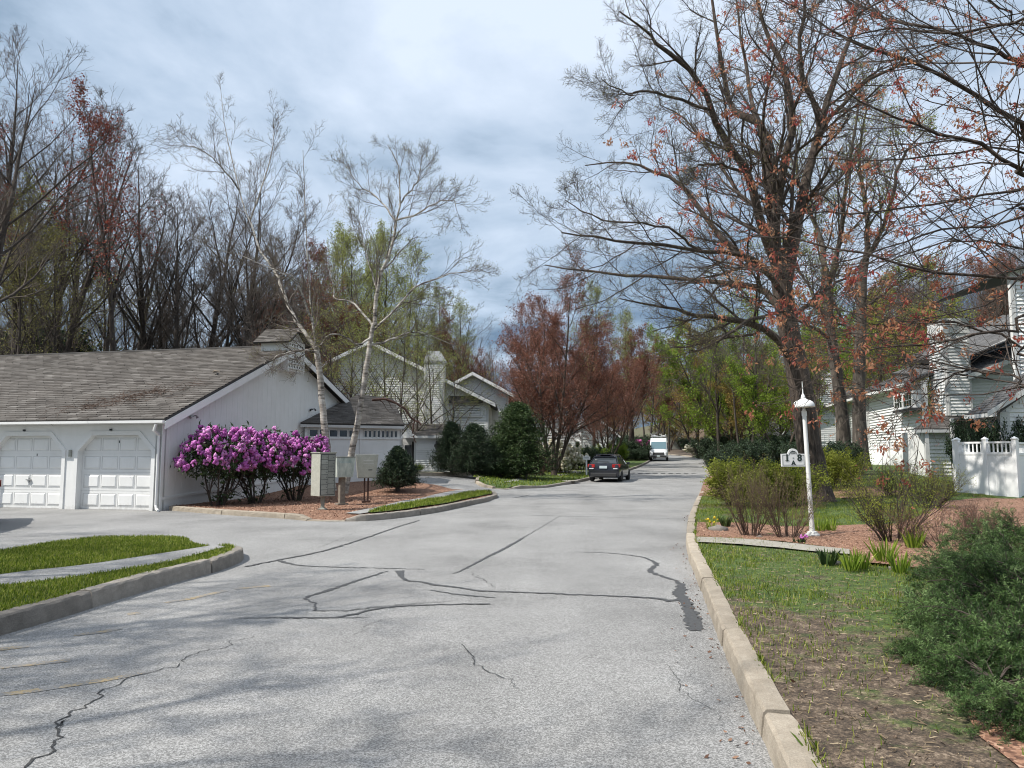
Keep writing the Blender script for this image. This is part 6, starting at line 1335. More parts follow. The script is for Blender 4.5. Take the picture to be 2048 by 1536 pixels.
# birches at the mailboxes
BD = 25.2
hero('birch_tree', BD, [(664, 982), (656, 920), (650, 860), (643, 790), (636, 720), (630, 690)], (.135, .09), [
 ([(631, 695), (626, 640), (621, 590), (616, 520), (611, 450), (608, 380), (606, 300)], .038, .008),
 ([(633, 700), (615, 672, .4), (590, 640, .8), (572, 600, 1.2), (558, 560, 1.6), (548, 540, 1.8)], .07, .045),
 ([(548, 540, 1.8), (520, 500, 2.2), (500, 440, 2.6), (478, 380, 3), (462, 310, 3.3), (450, 250, 3.6), (440, 165, 4)], .040, .007),
 ([(478, 380, 3), (440, 330, 2.5), (400, 300, 2), (360, 285, 2)], .035, .008), ([(500, 440, 2.6), (525, 370, 3), (545, 300, 3.3), (548, 240, 3.5)], .035, .008),
 ([(636, 705), (610, 700, -.5), (575, 705, -.9), (548, 716, -1.2), (528, 728, -1.4)], .05, .012),
 ([(628, 650), (590, 560, -.5), (560, 545, -.8), (500, 520, -1), (440, 500, -1.2)], .035, .008)],
 [(12, .52, .55, 8, .12, 3.8), (8, .45, .55, 6, .12, 1.6), (4, .5, .55, 4, .15, 1.0), (2, .6, .5, 3, .2, .7)], 12, 0, 'left-hand birch behind the mailboxes, straight white top stem and a leaning broken limb', tm='birch', cm='twig_far', group='birches behind the mailboxes', twr=.0036, fol=[('buds', 1, .9, .026, 1, .03, 0, 'lf_olive')], base_flare=1.25, wig=.02)
hero('birch_tree', BD+.6, [(688, 985), (700, 920), (714, 850), (727, 770), (738, 700), (744, 660), (750, 640)], (.12, .068), [
 ([(750, 650), (752, 600), (762, 550), (780, 500), (792, 460), (800, 400), (795, 330), (775, 290)], .075, .010),
 ([(748, 660), (790, 620, -.3), (830, 575, -.6), (880, 555, -1), (925, 545, -1.2), (960, 543, -1.4)], .042, .008),
 ([(748, 655), (720, 620, .3), (695, 602, .5), (668, 597, .7), (664, 560, .8), (660, 530, .9)], .045, .008),
 ([(744, 675), (716, 690, -.6), (690, 675, -1), (662, 668, -1.3), (640, 690, -1.5), (600, 705, -1.6)], .04, .010),
 ([(742, 690), (780, 680, .6), (810, 668, 1), (850, 668, 1.2), (905, 690, 1.4)], .04, .008),
 ([(794, 440), (830, 430, -.4), (865, 410, -.8), (905, 400, -1), (915, 425, -1.2)], .035, .008), ([(790, 440), (760, 400, .4), (720, 370, .7), (690, 330, .8)], .035, .008), ([(798, 410), (835, 360, .3), (845, 310, .4)], .035, .008),
 ([(756, 590), (730, 500, .5), (715, 430, .8)], .03, .008)],
 [(12, .50, .55, 8, .12, 3.6), (8, .45, .55, 6, .12, 1.6), (4, .5, .55, 4, .15, 1.0), (2, .6, .5, 3, .2, .7)], 13, 0, 'right-hand leaning birch behind the mailboxes with long white side limbs', tm='birch', cm='twig_far', group='birches behind the mailboxes', twr=.0036, fol=[('buds', 1, .8, .03, 2, .04, 0, 'lf_olive')], base_flare=1.25, wig=.02)
# dead drooping limb hung with brown lichen, and a darker arching one
g = np.random.default_rng(44); dl = catb([poly(guided(BD+1.5, (744, 800), (775, 800), (805, 815), (828, 838), (842, 850)), .05, .03, 14, g, .03), poly(guided(BD+1.5, (828, 838), (826, 860), (832, 885)), .035, .015, 14, g, .02)]); bp = Vector(AT(744, 800, BD+1.5)); dl = shift(dl, bp); tw = spawn(dl, 14, .05, 1, .7, .3, .25, .4, 5, .2, -.2, g, .4, .4, .004)
Tree('snag', [dl], [tw], MT['rust'], MT['twig_red'], None, None, (7, 3)).put(bp, 0, 1, 'dark arching dead limb drooping from the birches in front of the left house', 'dead branch')
# twigs fallen on the garage roof
g = np.random.default_rng(55); n = 230; tt = g.normal(1.35, .55, n); aa = 2.9-(tt-1.35)*.9+g.normal(0, .55, n)-.6; sl = (RZ-EZ)/(RT+OV); st = np.array([tuple(gp3(a, t, EZ+.07+(t+OV)*sl)) for a, t in zip(aa, tt)]); dr = g.normal(0, 1, (n, 3)); dr[:, 2] = dr[:, 1]*sl*.8+.05
v, f = tubes(*grow(st, dr, .25+.5*g.random(n), np.full(n, .008), 4, .25, 0, g)[:2], 3); ob('fallen_twigs', npmesh('fallen_twigs', v, f, MT['twig_red']), label='brown twigs fallen in a heap on the garage roof near its gable', cat='twigs', kind='stuff')
q0 = gp3(1.0, 3.7, EZ+.09+(3.7+OV)*sl); sp = [q0, q0+Vector((.15, -.15, .02)), q0+Vector((.18, -.35, .0)), q0+Vector((.45, -.55, -.05))]; MB().tube(sp, [.025, .03, .03, .02], 6).build('fallen_branch', MT['twig_pale'], label='short pale broken branch lying near the gable edge of the garage roof', cat='branch')
# ------------------------------------------------------------------ woodland behind the garage
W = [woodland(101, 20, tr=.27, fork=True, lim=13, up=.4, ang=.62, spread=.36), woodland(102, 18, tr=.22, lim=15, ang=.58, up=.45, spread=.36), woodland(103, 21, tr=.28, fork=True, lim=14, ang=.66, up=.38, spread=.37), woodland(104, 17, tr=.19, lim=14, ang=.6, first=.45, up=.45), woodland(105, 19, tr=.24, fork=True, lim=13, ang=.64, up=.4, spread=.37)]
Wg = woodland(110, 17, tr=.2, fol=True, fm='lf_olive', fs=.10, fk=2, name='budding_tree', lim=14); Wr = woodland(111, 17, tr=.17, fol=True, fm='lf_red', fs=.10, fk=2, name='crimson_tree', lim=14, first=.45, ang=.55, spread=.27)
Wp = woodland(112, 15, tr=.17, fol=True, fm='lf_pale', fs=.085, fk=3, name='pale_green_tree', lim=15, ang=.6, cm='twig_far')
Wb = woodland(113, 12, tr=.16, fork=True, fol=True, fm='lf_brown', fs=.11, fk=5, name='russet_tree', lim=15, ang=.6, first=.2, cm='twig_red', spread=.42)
Wgr = woodland(114, 14, tr=.17, fol=True, fm='lf_green', fs=.15, fk=4, name='green_tree', lim=15, ang=.75, first=.2)
Wo = woodland(115, 11, tr=.14, fol=True, fm='lf_orange', fs=.12, fk=4, name='orange_leafed_tree', lim=14, first=.2)
US = woodland(120, 9, tr=.06, lim=14, first=.15, ang=.6, name='thin_tree', twr=.009, dens=.8, spread=.45)
gr = random.Random(5)
def stand(T, px, d, top=None, label='', group=None, rz=None, sc=None, cat='tree', tilt=None):
    x = (px-1024)/F*d; z = hf(x, d)-.05; s = sc or 1.0
    if top is not None:
        hgt = AT(px, top, d).z-z; s = hgt/T_H[T.name+str(id(T))]
    return T.put((x, d, z), gr.random()*6.28 if rz is None else rz, s, label, cat, group, tilt=tilt)
Wq = woodland(116, 9, tr=.10, fol=True, fm='lf_pale', fs=.06, fk=4, name='small_budding_tree', lim=15, first=.12, twr=.005, ang=.8, up=.3, spread=.5, dens=.8)
T_H = {}
for T in W+[Wq, Wg, Wr, Wp, Wb, Wgr, Wo, US]:
    zmax = max(max(v.co.z for v in me.vertices) for nm, me in T.parts if nm == 'branches'); T_H[T.name+str(id(T))] = zmax; T.zmax = zmax
def stand(T, px, d, top=None, label='', group=None, rz=None, sc=1.0, cat='tree', tilt=None):
    x = (px-1024)/F*d; z = hf(x, d)-.05
    if top is not None: sc = (AT(px, top, d).z-z)/T.zmax
    return T.put((x, d, z), gr.random()*6.28 if rz is None else rz, sc, label, cat, group, tilt=tilt)
WL = 'bare dark woodland tree rising behind the garage roof'
for i, (px, d, top) in enumerate([(20, 44, 150), (95, 41, 185), (130, 43, 175), (185, 40, 320), (-60, 42, 60), (300, 46, 300), (335, 43, 310), (395, 47, 300), (430, 44, 380), (480, 49, 330), (515, 45, 400), (60, 52, 250), (250, 53, 330), (365, 55, 350), (150, 57, 300), (560, 55, 420), (620, 60, 470)]):
    stand(W[i % 5], px, d, top, 'bare tree, '+('outside the left edge', 'rising above the left garage door', 'just left of the crimson tree', 'between the crimson tree and the dark trunk pair', 'above the second garage door', 'over the middle of the garage roof', 'right of the middle of the garage roof', 'over the right half of the roof', 'just left of the birdhouse', 'behind the leaning birch limb', 'behind the straight birch stem')[sum(px > q for q in (0, 70, 140, 190, 240, 320, 380, 430, 500, 560))]+(', half hidden' if px in (150, 365) else '')+(', tall' if top < 200 else '')+('' if d < 46 else ', farther back'), 'bare woodland trees behind the garage')
for i in range(15):
    px = -120+gr.random()*760; d = 48+gr.random()*34; stand(W[i % 5], px, d, 470+gr.random()*130+(50 if px > 450 else 0), 'bare tree deep in the woodland behind the garage', 'trees deep in the woodland')
for i in range(26):
    px = -100+gr.random()*740; d = 38+gr.random()*22; stand(US, px, d, 500+gr.random()*110, 'thin bare understorey tree behind the garage', 'thin understorey trees behind the garage')
for px, d, top, lab in ((235, 38.5, 190, 'tall tree with crimson leaves rising above the garage roof'), (-25, 39, 210, 'red-tinged tree at the left edge above the garage'), (612, 50, 455, 'deep crimson tree behind the straight birch stem')): stand(Wr, px, d, top, lab, 'crimson-leafed trees')
stand(W[2], -30, 31, 20, 'nearest bare woodland tree, its twigs entering at the top left edge', 'bare woodland trees behind the garage')
for px, d, top in ((40, 36, 420), (110, 37, 450), (10, 38, 330), (205, 50, 470), (70, 39, 380)): stand(Wg, px, d, top, 'olive-green budding tree above the garage roof, '+{40: 'nearest the left edge', 110: 'above the left door', 10: 'tall and cut by the left edge', 205: 'above the right door', 70: 'tall, over the left door'}[px], 'budding trees behind the garage')
for px, d, top in ((655, 55, 440), (700, 52, 455), (745, 56, 440), (800, 58, 470), (860, 60, 560), (905, 62, 590), (680, 62, 470), (770, 64, 450), (830, 54, 560), (720, 60, 520)): stand(Wp, px, d, top, 'pale green budding tree '+{655: 'just right of the straight birch stem', 700: 'between the two birch crowns', 745: 'behind the leaning birch', 800: 'right of the leaning birch', 860: 'behind the left house chimney', 905: 'at the right end of the left house roof', 680: 'far behind, between the birches', 770: 'far behind the leaning birch', 830: 'above the left house gable', 720: 'low between the birches'}[px], 'pale green trees behind the left house')
for px, d, top in ((905, 70, 600), (860, 66, 590), (935, 80, 640), (960, 90, 700)): stand(W[px % 5], px, d, top, 'bare tree behind the chimney of the left house', 'bare trees behind the left house')
for px, d, top in ((690, 48, 560), (560, 50, 560), (640, 46, 600), (500, 52, 600), (760, 52, 600), (880, 76, 690), (930, 95, 725)): stand(Wb, px, d, top, 'russet tree low behind the birches and roofs', 'russet trees behind the birches')
for i in range(26):
    px = -80+i*42+gr.random()*30; stand(W[i % 5], px, 95+gr.random()*40, 560+gr.random()*90+(60 if px > 600 else 0), 'far-off bare tree closing the skyline on the left', 'distant skyline trees')
for px, d, top, lab in ((700, 40, 590, 'small budding tree in front of the left house gable, nearest the birch stems'), (770, 41, 600, 'small budding tree before the window of the left house'), (835, 42.5, 640, 'loose budding tree before the chimney of the left house'), (905, 43.5, 690, 'thin greenish tree before the upper windows of the left house'), (735, 37, 640, 'low olive budding tree behind the white wing'), (668, 38, 600, 'budding tree rising behind the garage peak'), (800, 39, 610, 'budding tree between the leaning birch and the chimney'), (865, 45, 640, 'budding tree right behind the hooded chimney')): stand(Wq, px, d, top, lab, 'budding trees before the left house')
# street trees, russet
def bigruss(seed, h, name='russet_street_tree', fm='lf_brown', dens=1.0, stems=5, fk=6, fs=.075, sprd=.6, tr=.11, cm='twig_red'):
    g = np.random.default_rng(seed); a = np.arange(stems)*6.28/stems+g.random(stems); dr = np.stack([np.cos(a)*sprd, np.sin(a)*sprd, np.ones(stems)], 1); st = np.stack([np.cos(a)*.12, np.sin(a)*.12, np.full(stems, .55)], 1)
    tr0 = poly([(0, 0, -.3), (0, 0, .3), (0, 0, 1.0)], tr*1.9, tr*1.3, 6, g); P = grow(st, dr, h*(.75+.3*g.random(stems)), np.full(stems, tr), 10, .07, .5, g, .2)
    l1 = spawn(P, 13, .12, 1, .6, .15, .42, .5, 7, .1, .35, g, .3, .5); l2 = spawn(l1, 8, .15, 1, .6, .2, .45, .55, 5, .13, .3, g, .4, .45, .010); l3 = spawn(l2, 6, .1, 1, .6, .2, .5, .6, 4, .15, .3, g, .45, .4, .008); l4 = spawn(l3, 3, .1, 1, .6, .25, .5, .6, 3, .15, .3, g, .5, .4, .006, .12)
    F_ = leaves(tips(l4, 1, g, .2, 1, .05), fs, g, fk, .10); T = Tree(name, [tr0, P, l1], [l2, l3, l4], MT['bark'], MT[cm], F_, MT[fm], (7, 3)); T.zmax = max(v.co.z for v in T.parts[1][1].vertices); return T
R1 = bigruss(201, 9.6, fk=7, stems=5, sprd=.42); stand(R1, 1108, 47, 525, 'large russet-leaved street tree with several trunks left of the road', 'russet street trees', 0.6)
R2 = bigruss(202, 9.5); stand(R2, 1012, 56, 622, 'smaller russet tree behind the dark evergreen', 'russet street trees', 2); stand(R2, 1218, 66, 680, 'russet street tree on the mulch beyond the dark car', 'russet street trees', 4); stand(Wp, 1185, 70, 560, 'pale green tree between the two lamp posts', 'pale green trees behind the left house', 3); stand(Wp, 1268, 88, 610, 'tall pale green tree above the van', 'pale green trees behind the left house', 1)
R3 = bigruss(203, 9, 'green_leafed_tree', 'lf_green', fs=.13, fk=4, stems=3); R4 = bigruss(204, 9, 'orange_green_tree', 'lf_orange', fs=.10, fk=4, stems=3); R5 = bigruss(205, 9, 'spring_leafed_tree', 'lf_spring', fs=.10, fk=3, stems=3)
RGRP = 'leafy trees right of the road'
for T, px, d, top, rz, lab in ((R3, 1470, 62, 560, 0, 'bright green tree just left of the big dark trunk'), (R3, 1395, 92, 640, 2, 'bright green tree hanging over the far right kerb'), (R4, 1440, 75, 640, 1, 'orange-green tree above the far right hedge'), (R4, 1530, 58, 690, 3, 'orange-green tree behind the furrowed trunk'), (R5, 1520, 80, 600, 1, 'pale yellow-green tree behind the bright green one'), (R5, 1360, 130, 760, 1, 'far yellow-green tree over the bend'), (R4, 1340, 125, 770, 2, 'small orange tree beside the far garage'), (R3, 1560, 50, 620, 5, 'green tree whose leaves show either side of the dark trunk'), (R3, 1440, 100, 700, 4, 'green tree deep behind the right verge')): stand(T, px, d, top, lab, RGRP, rz)
for i, (px, d, top) in enumerate(((1650, 64, 600), (1720, 62, 620), (1790, 60, 590), (1850, 62, 600), (1760, 72, 560), (1690, 78, 570), (1620, 84, 640))): stand((R5, Wgr, R5, Wp)[i % 4], px, d, top, 'yellow-green tree behind the right-hand houses, '+('over the far chimney', 'between the twin trunks and the gable', 'above the long side wall', 'just left of the square chimney', 'set back behind the others in the middle', 'farthest one behind the twin trunks', 'farthest left behind the far unit')[i], 'yellow-green trees behind the right-hand houses')
for i in range(34):
    px = 1780+gr.random()*420; d = 68+gr.random()*40; x = (px-1024)/F*d; stand((W+[Wb])[i % 6], px, d, 470+gr.random()*90-(px-1900)*.12, 'bare brownish tree on the wooded slope behind the right-hand houses', 'trees on the wooded slope')
for i in range(40):
    px = 1180+gr.random()*560; d = 135+gr.random()*50; T = (W+[Wb, Wp, R4])[i % 8]; stand(T, px, d, 735+gr.random()*60, 'far tree closing the view at the end of the road', 'distant trees at the end of the road')
for px, d, top in ((1290, 100, 700), (1310, 110, 720), (1255, 86, 640), (1330, 115, 740), (1210, 88, 640)): stand(Wb if px % 3 else Wp, px, d, top, 'tree leaning over the road beyond the van', 'trees beyond the van')
for i, (px, d) in enumerate(((1380, 60), (1400, 70), (1500, 52), (1480, 55), (1505, 60), (1640, 48), (1770, 55))): stand(W[i % 5], px+(60 if px < 1420 else 0), d, 560+20*i if px > 1450 else 640, 'slender dark tree right of the road, '+('nearest the far kerb', 'behind the low yews', 'among the bright green leaves', 'beside the bright green crown', 'just left of the furrowed trunk', 'right of the furrowed trunk', 'behind the twin trunks')[i], 'slender trees right of the road')
# trees by the viewer's left, out of the frame, whose shade falls across the road
for (x, y, T, h) in ((-10.5, 3.6, W[0], 14), (-13.5, 6.0, W[2], 15), (-16, 1.5, W[4], 15), (-9.5, -.6, W[1], 13), (-19, 10.5, W[3], 14), (-22, 14.5, W[1], 13), (-8.6, 1.6, W[3], 12), (-12, -2.5, W[0], 14), (-14.5, 9.5, W[4], 12), (-17.5, 13.0, W[2], 13)): T.put((x, y, hf(x, y)), x*2.1, h/T.zmax, 'bare tree standing beside the viewer left of the road', 'tree', 'bare trees left of the viewer')
# ------------------------------------------------------------------ evergreens and shrubs
C1_ = conifer('spruce', 301, 1.0, .62, 'lf_yew', 24, 16, .055, 40); C2_ = conifer('evergreen', 302, 3.2, 1.15, 'lf_yew2', 30, 18, .085, 44, power=.6, irregular=.42, base=.02); C3_ = conifer('yew', 303, 2.6, 1.25, 'lf_yew', 28, 18, .09, 44, power=.62, irregular=.45, base=.02)
def plant(T, px, py, toppx, h0, label, cat, group=None, dz=.12, rz=None, wide=1.0, d=None):
    p = G(px, py, dz) if d is None else Vector(((px-1024)/F*d, d, hf((px-1024)/F*d, d)+dz)); s = (AT(px, toppx, p.y).z-p.z)/h0
    return T.put(p, gr.random()*6.28 if rz is None else rz, (s*wide, s*wide, s), label, cat, group)
plant(C1_, 797, 972, 897, 1.0, 'small dark spruce at the corner of the white wing', 'spruce', wide=.85, d=27.5)
plant(C3_, 903, 942, 846, 2.6, 'dark yew beside the lit porch wall, leftmost of three evergreens', 'evergreen', 'evergreens before the left house', d=40.5, wide=.72)
plant(C3_, 948, 946, 850, 2.6, 'rounded dark yew, middle of three evergreens', 'evergreen', 'evergreens before the left house', d=39.5, wide=.95)
plant(C2_, 1034, 946, 806, 3.2, 'tallest broad evergreen right of the other two, behind the railing', 'evergreen', 'evergreens before the left house', d=41.5, wide=1.25); plant(C2_, 1000, 946, 870, 3.2, 'lower evergreen filling the gap beside the tallest one', 'evergreen', 'evergreens before the left house', d=40.5, wide=1.6)
def rhodo(seed, n=230):
    g = np.random.default_rng(seed); k = 9; a = g.random(k)*6.28; st = np.stack([np.cos(a)*.12, np.sin(a)*.12, np.full(k, -.05)], 1)
    P = grow(st, np.stack([np.cos(a)*.75, np.sin(a)*.75, np.ones(k)], 1)*(.6+.6*g.random((k, 1)))+[0, 0, .4], np.full(k, .95), np.full(k, .026), 7, .10, .3, g, .45)
    l1 = spawn(P, 6, .3, 1, .6, .2, .55, .55, 5, .15, .2, g, .4, .3, .006); l2 = spawn(l1, 4, .3, 1, .6, .2, .5, .6, 4, .15, .2, g, .5, .3, .004)
    N = n*3; d = nrm(g.normal(0, 1, (N, 3))); d = d[(d[:, 2] > -.38)][:n]; lump = 1+.13*np.sin(d[:, 0]*7+seed)+.10*np.sin(d[:, 1]*9+seed)
    c = np.array([0, 0, .95]); pos = c+d*np.array([.88, .80, .56])*lump[:, None]*(.98+.10*g.random((len(d), 1)))
    inner = c+nrm(g.normal(0, 1, (420, 3)))*np.array([.80, .72, .48])*(.55+.45*g.random((420, 1))); inner = np.concatenate([inner, pos*[.94, .94, .98]+g.normal(0, .04, pos.shape)])
    lf = leaves(np.concatenate([inner, P[0][:, 1:3].reshape(-1, 3)+g.normal(0, .08, (k*2, 3))]), .11, g, 5, .05, .34)
    fl_ = np.repeat(pos, 9, 0)+nrm(g.normal(0, 1, (len(pos)*9, 3)))*.048; v, f, at = blobs(fl_, .033, g, .35); at = np.repeat(np.repeat(g.random(len(pos)), 9), 20)*.5+at*.5
    T = Tree('rhododendron', [P], [l1, l2], MT['twig'], MT['twig'], [('leaves', lf, MT['lf_dark']), ('blossoms', (v, f, at), MT['petal'])], None, (6, 3)); T.zm = 1.52; return T
Rh = [rhodo(400+i) for i in range(3)]
for i, (px, py, top, wd, lab) in enumerate(((440, 1003, 862, .86, 'purple-flowering rhododendron nearest the garage corner'), (518, 990, 864, .84, 'purple-flowering rhododendron in the middle of the three'), (594, 980, 874, .86, 'purple-flowering rhododendron nearest the mailboxes, half in shade'))): plant(Rh[i], px, py, top, Rh[i].zm, lab, 'rhododendron', 'rhododendrons along the garage wall', wide=wd, d=(22.1, 23.1, 24.3)[i], dz=.10)
S1 = bush('bare_shrub', 420, 26, 1.25, .62, .011, [(5, .42), (4, .45), (3, .5)], 1, .022, 'lf_olive', lk=2, base_r=.16, tm='twig_red', twr=.0022); S2 = bush('bare_shrub', 421, 24, 1.25, .8, .011, [(5, .42), (4, .45), (3, .5)], 1, .024, 'lf_olive', lk=2, base_r=.2, tm='twig_red', twr=.0022); S3 = bush('bare_shrub', 422, 30, 1.3, .95, .014, [(6, .42), (4, .45), (3, .5)], 1, .028, 'lf_spring', lk=2, base_r=.2, tm='twig', twr=.0024); S4 = bush('twiggy_shrub', 423, 34, .9, 1.0, .008, [(6, .45), (4, .5), (2, .5)], 1, .020, 'lf_brown', lk=1, base_r=.35, tm='twig_red', twr=.0024)
for T in (S1, S2, S3, S4): T.zm = max(v.co.z for v in T.parts[1][1].vertices)
plant(S1, 1496, 1068, 905, S1.zm, 'bare twiggy shrub, left one of the two beside the lamp post', 'shrub', 'bare shrubs in the lamp bed', d=13.6, wide=.95); plant(S2, 1568, 1072, 915, S2.zm, 'bare twiggy shrub just left of the lamp post base', 'shrub', 'bare shrubs in the lamp bed', d=13.2, wide=.85)
plant(S3, 1775, 1072, 912, S3.zm, 'large leafing shrub right of the lamp post', 'shrub', 'bare shrubs in the lamp bed', d=12.6, wide=1.0); plant(S4, 1885, 1105, 985, S4.zm, 'low reddish twiggy shrub before the vinyl fence', 'shrub', 'bare shrubs in the lamp bed', d=11.4, wide=1.15); plant(S4, 1960, 1085, 1000, S4.zm, 'reddish twiggy shrub at the foot of the vinyl fence', 'shrub', 'bare shrubs in the lamp bed', d=13.5, wide=1.2)
plant(S3, 1850, 1000, 905, S3.zm, 'tall loose shrub before the low entry roof', 'shrub', 'loose shrubs before the chimney house', d=20, wide=1.0); plant(S3, 1780, 990, 915, S3.zm, 'loose shrub between the twin trunks and the entry', 'shrub', 'loose shrubs before the chimney house', d=24, wide=1.3)
H1 = bush('hedge_shrub', 430, 26, 1.0, .8, .012, [(6, .45), (5, .5), (3, .5)], 3, .05, 'lf_spring', lk=2, base_r=.5); H2 = bush('hedge_shrub', 431, 26, 1.0, .9, .012, [(6, .45), (5, .5), (4, .5)], 3, .05, 'lf_yew', lk=3, base_r=.5); H3 = bush('leafy_shrub', 432, 22, 1.2, .8, .014, [(6, .45), (5, .5), (3, .5)], 3, .06, 'lf_green', lk=2, base_r=.4); H4 = bush('flowering_shrub', 433, 18, 1.3, .7, .014, [(6, .45), (5, .5)], 2, .06, 'lf_spring', lk=2, base_r=.3, blossoms=(1, .10, 'petal_white')); H5 = bush('azalea', 434, 18, 1.1, .8, .014, [(6, .45), (5, .5)], 1, .06, 'lf_green', base_r=.3, blossoms=(1, .10, 'petal_pink'))
for T in (H1, H2, H3, H4, H5): T.zm = max(v.co.z for v in T.parts[1][1].vertices)
for px, py, top, d, wd, T, lab, cat_ in (
 (1490, 945, 912, 21.5, 1.3, H1, 'yellow-green hedge shrub behind the left bare shrub', 'shrub'), (1545, 945, 914, 21, 1.2, H1, 'yellow-green hedge shrub behind the lamp bed, nearer the dark trunk', 'shrub'),
 (1462, 935, 897, 42, 1.2, H2, 'dark low yew beside the right kerb', 'shrub'), (1503, 938, 890, 38, 1.1, H2, 'dark yew left of the big trunk', 'shrub'), (1535, 938, 880, 36, 1.2, H2, 'dark rounded yew against the big trunk', 'shrub'),
 (1650, 945, 880, 30, 1.1, H2, 'dark yew between the lamp post and the twin trunks', 'shrub'), (1665, 945, 892, 27, .9, H1, 'yellow-green shrub before the end of the gate fence', 'shrub'), (1625, 940, 885, 34, 1.0, H2, 'dark yew directly behind the lamp post', 'shrub'),
 (1400, 905, 885, 95, 2.2, H4, 'yellowish shrub at the far bend', 'shrub'), (1550, 925, 898, 46, 1.2, H3, 'green shrub beyond the dark yews', 'shrub'),
 (1092, 915, 878, 52, 1.2, H4, 'cream-flowering shrub left of the russet tree trunks', 'shrub'), (1128, 915, 884, 50, 1.0, H4, 'cream-flowering shrub right of the russet tree trunks', 'shrub'),
 (1188, 913, 888, 62, 1.2, H3, 'bright green shrub before the distant pale house', 'shrub'), (1232, 912, 880, 70, 1.0, H3, 'bright green shrub beside the hydrant', 'shrub'), (1160, 918, 890, 56, 1.2, H2, 'dark low evergreen behind the arched sign', 'shrub'), (1210, 912, 893, 66, .8, H2, 'small dark shrub beside the second lamp post', 'shrub'),
 (1284, 907, 879, 86, 1.0, H5, 'magenta azalea left of the van', 'azalea'), (1262, 915, 896, 80, 1.6, H2, 'dark low shrub left of the van', 'shrub'), (1290, 912, 897, 84, 1.6, H2, 'dark low shrub beneath the azalea', 'shrub'),
 (1070, 940, 905, 46, 1.0, S4, 'low reddish twiggy shrub behind the railing', 'shrub'), (1120, 935, 905, 50, 1.2, S4, 'reddish twigs at the foot of the russet tree', 'shrub'), (812, 968, 930, 30, .7, H2, 'small dark shrub beside the wing corner', 'shrub'),
 (836, 938, 925, 41, 1.1, H3, 'small green plant at the porch wall foot', 'shrub'), (1960, 930, 830, 27.5, .5, H2, 'dark climbing evergreen beside the dark porch', 'shrub'), (1998, 930, 838, 27, .45, H2, 'narrow dark evergreen at the corner of the nearest house', 'shrub')):
    plant(T, px, py, top, T.zm, lab, cat_, 'garden shrubs', d=d, wide=wd)
# juniper mounds at the lower right
def juniper(seed, rad, h, n=34):
    g = np.random.default_rng(seed); a = g.random(n)*6.28; el = .05+.85*g.random(n)**1.6; L = rad*(.55+.5*g.random(n))
    st = np.stack([np.cos(a)*.06, np.sin(a)*.06, np.full(n, .04)+.5*h*g.random(n)], 1); dr = np.stack([np.cos(a)*np.cos(el), np.sin(a)*np.cos(el), np.sin(el)*h/rad*1.6], 1)
    P = grow(st, dr, L, np.full(n, .007), 9, .09, .12, g, .3, .45); l1 = spawn(P, 9, .22, 1, .65, .18, .34, .5, 6, .10, .35, g, .4, .35, .0028, .08); l2 = spawn(l1, 6, .1, 1, .55, .2, .40, .6, 4, .08, .3, g, .4, .4, .002, .035)
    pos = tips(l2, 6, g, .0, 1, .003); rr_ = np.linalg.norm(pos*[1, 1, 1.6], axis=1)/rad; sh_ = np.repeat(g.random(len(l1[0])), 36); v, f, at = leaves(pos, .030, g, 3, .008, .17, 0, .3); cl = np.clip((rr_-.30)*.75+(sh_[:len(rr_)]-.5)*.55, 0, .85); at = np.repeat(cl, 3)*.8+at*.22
    return Tree('juniper', [P], [l1, l2], MT['twig'], MT['twig'], [('foliage', (v, f, at), MT['lf_juniper'])], None, (5, 3))
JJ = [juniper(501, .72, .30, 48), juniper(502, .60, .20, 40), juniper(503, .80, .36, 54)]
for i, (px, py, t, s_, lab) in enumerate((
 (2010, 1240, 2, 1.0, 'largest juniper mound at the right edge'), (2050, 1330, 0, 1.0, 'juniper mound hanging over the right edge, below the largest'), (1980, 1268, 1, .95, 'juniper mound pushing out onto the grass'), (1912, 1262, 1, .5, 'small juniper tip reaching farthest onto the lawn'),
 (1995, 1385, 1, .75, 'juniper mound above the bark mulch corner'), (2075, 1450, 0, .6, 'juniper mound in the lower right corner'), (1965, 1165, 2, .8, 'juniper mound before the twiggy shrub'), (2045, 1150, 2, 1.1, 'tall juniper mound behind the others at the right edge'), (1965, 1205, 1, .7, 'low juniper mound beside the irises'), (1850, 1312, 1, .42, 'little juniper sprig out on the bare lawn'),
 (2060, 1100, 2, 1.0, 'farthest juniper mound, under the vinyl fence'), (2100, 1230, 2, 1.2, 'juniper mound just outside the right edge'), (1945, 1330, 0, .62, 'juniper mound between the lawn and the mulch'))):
    q = G(px, py, .16); JJ[t].put((q.x, q.y, float(RL(q.x, q.y))), px*.37, s_, lab, 'juniper', 'junipers at the right edge')
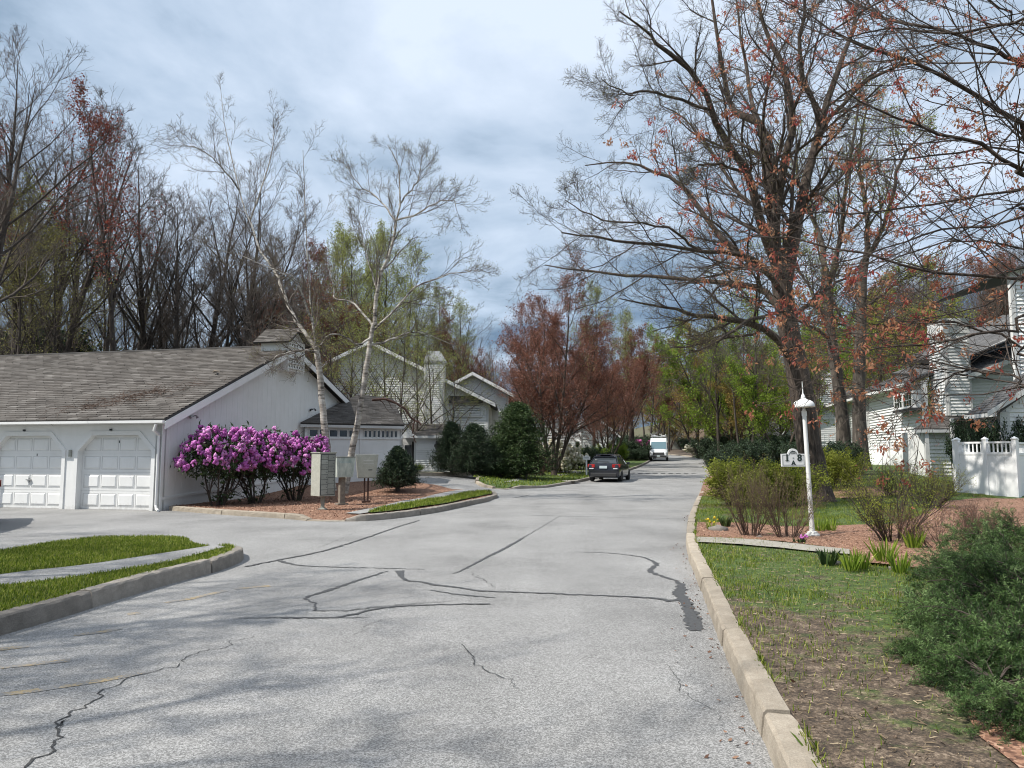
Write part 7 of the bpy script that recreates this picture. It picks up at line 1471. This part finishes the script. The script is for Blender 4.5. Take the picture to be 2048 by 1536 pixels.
# clumps of strap-leaved plants
def clump(seed, n, h, w_, mat='lf_green', fl=None, name='iris'):
    g = np.random.default_rng(seed); a = g.random(n)*6.28; st = np.stack([np.cos(a), np.sin(a), np.zeros(n)], 1)*(.09*np.sqrt(g.random(n)))[:, None]; dr = np.stack([np.cos(a)*.35, np.sin(a)*.35, np.ones(n)], 1)+g.normal(0, .12, (n, 3)); P, R, L = grow(st, dr, h*(.6+.5*g.random(n)), np.full(n, 1.0), 5, .05, -.35, g, 1)
    q = nrm(np.cross(P[:, -1]-P[:, 0], g.normal(0, 1, (n, 3))))[:, None, :]; ww = (w_*np.array([.7, 1, 1, .7, .08]))[None, :, None]; V = np.stack([P-q*ww, P+q*ww], 2).reshape(-1, 3); b = (np.arange(n)*10)[:, None]; Fc = np.concatenate([b+np.array([[2*i, 2*i+1, 2*i+3, 2*i+2]]) for i in range(4)]); parts = [('leaves', npmesh('leaves', V, Fc, MT[mat], np.tile(g.random(n), 4)))]
    if fl: k = 7; ps = P[g.choice(n, k), -1]+[0, 0, .03]; v, f, at = blobs(ps, fl[0], g, .3); parts.append(('flowers', npmesh('flowers', v, f, MT[fl[1]], at)))
    T = Tree.__new__(Tree); T.name = name; T.parts = parts; return T
I1 = clump(601, 46, .34, .010); I2 = clump(602, 50, .26, .016, 'lf_yew2', name='hosta'); I3 = clump(603, 40, .28, .007, 'lf_green', (.028, 'petal_yellow'), 'daffodil'); I4 = clump(604, 30, .14, .014, 'lf_dark', (.022, 'petal'), 'pansy')
for T, px, py, rz, s, lab, cat_ in ((I3, 1424, 1060, 0, .75, 'daffodil clump in grass by the right kerb', 'daffodils'), (I2, 1452, 1052, 1, .9, 'broad-leaved clump right of the daffodils', 'plant'), (I4, 1597, 1086, 0, .8, 'purple pansies at the foot of the lamp post', 'flowers'), (I1, 1770, 1128, 0, 1.0, 'tall iris clump in the mulch before the twiggy shrub', 'iris'), (I1, 1722, 1138, 1, .8, 'iris clump near the end of the concrete path', 'iris'), (I1, 1702, 1140, 2, .85, 'smaller iris clump left of the other irises', 'iris'), (I2, 1655, 1128, 2, .85, 'dark broad-leaved clump at the path end', 'plant'), (I1, 1640, 1064, 3, .8, 'low green tuft just right of the lamp post', 'plant'), (I1, 1662, 1064, 4, .8, 'second green tuft right of the lamp post', 'plant'), (I1, 1800, 1145, 5, .9, 'iris clump farthest right in the mulch', 'iris'), (I1, 1690, 948, 3, 1.7, 'daylily clump at the foot of the twin trunks', 'plant'), (I1, 1660, 945, 1, 1.7, 'daylily clump left of the twin trunks', 'plant'), (I1, 1828, 1100, 2, 1.0, 'green tuft under the twiggy shrub', 'plant')):
    q = G(px, py, .16); T.put((q.x, q.y, float(RL(q.x, q.y))+.01), rz, s, lab, cat_, 'clumps of garden plants')
# dark undergrowth that closes the far end of the road and the gaps between the houses
for i in range(30):
    px = 1215+gr.random()*440; d = 118+gr.random()*30; x = (px-1024)/F*d
    if abs(px-1352) < 34 and d < 136: continue
    plant((H2, H2, H1, C3_)[i % 4], px, 0, 868+gr.random()*14, (H2.zm, H2.zm, H1.zm, 2.6)[i % 4], 'dark bush closing the view beyond the end of the road', 'bush', 'bushes beyond the end of the road', d=d, wide=1.5)
for i in range(22):
    px = 1440+gr.random()*190; d = 50+gr.random()*45; plant((H2, C3_)[i % 2], px, 0, 868+gr.random()*22, (H2.zm, 2.6)[i % 2], 'dark bush under the leafy trees right of the road', 'bush', 'bushes under the leafy trees', d=d, wide=1.3)
for i in range(16):
    px = 1050+gr.random()*210; d = 76+gr.random()*34; plant((H2, C3_)[i % 2], px, 0, 868+gr.random()*22, (H2.zm, 2.6)[i % 2], 'dark bush far behind the russet street trees', 'bush', 'bushes behind the russet trees', d=d, wide=1.4)
for i in range(12):
    px = -80+gr.random()*700; d = 48+gr.random()*30; plant((C3_, H2)[i % 2], px, 0, 700+gr.random()*40-(60 if px < 120 else 0), (2.6, H2.zm)[i % 2], 'dark undergrowth bush in the woodland behind the garage', 'bush', 'undergrowth behind the garage', d=d, wide=.9)

for px, d, top, lab in ((1300, 104, 650, 'pale green tree over the road beyond the van'), (1335, 118, 690, 'pale green tree over the far garage')): stand(Wp, px, d, top, lab, 'pale green trees behind the left house')
g = np.random.default_rng(77); v, f, at = blobs(SOIL_PTS, .0085, g, .35); ob('soil_clods', npmesh('soil_clods', v, f, MT['clod'], at), label='small dark clods of bare soil on the right lawn near the viewer', cat='soil', kind='stuff')
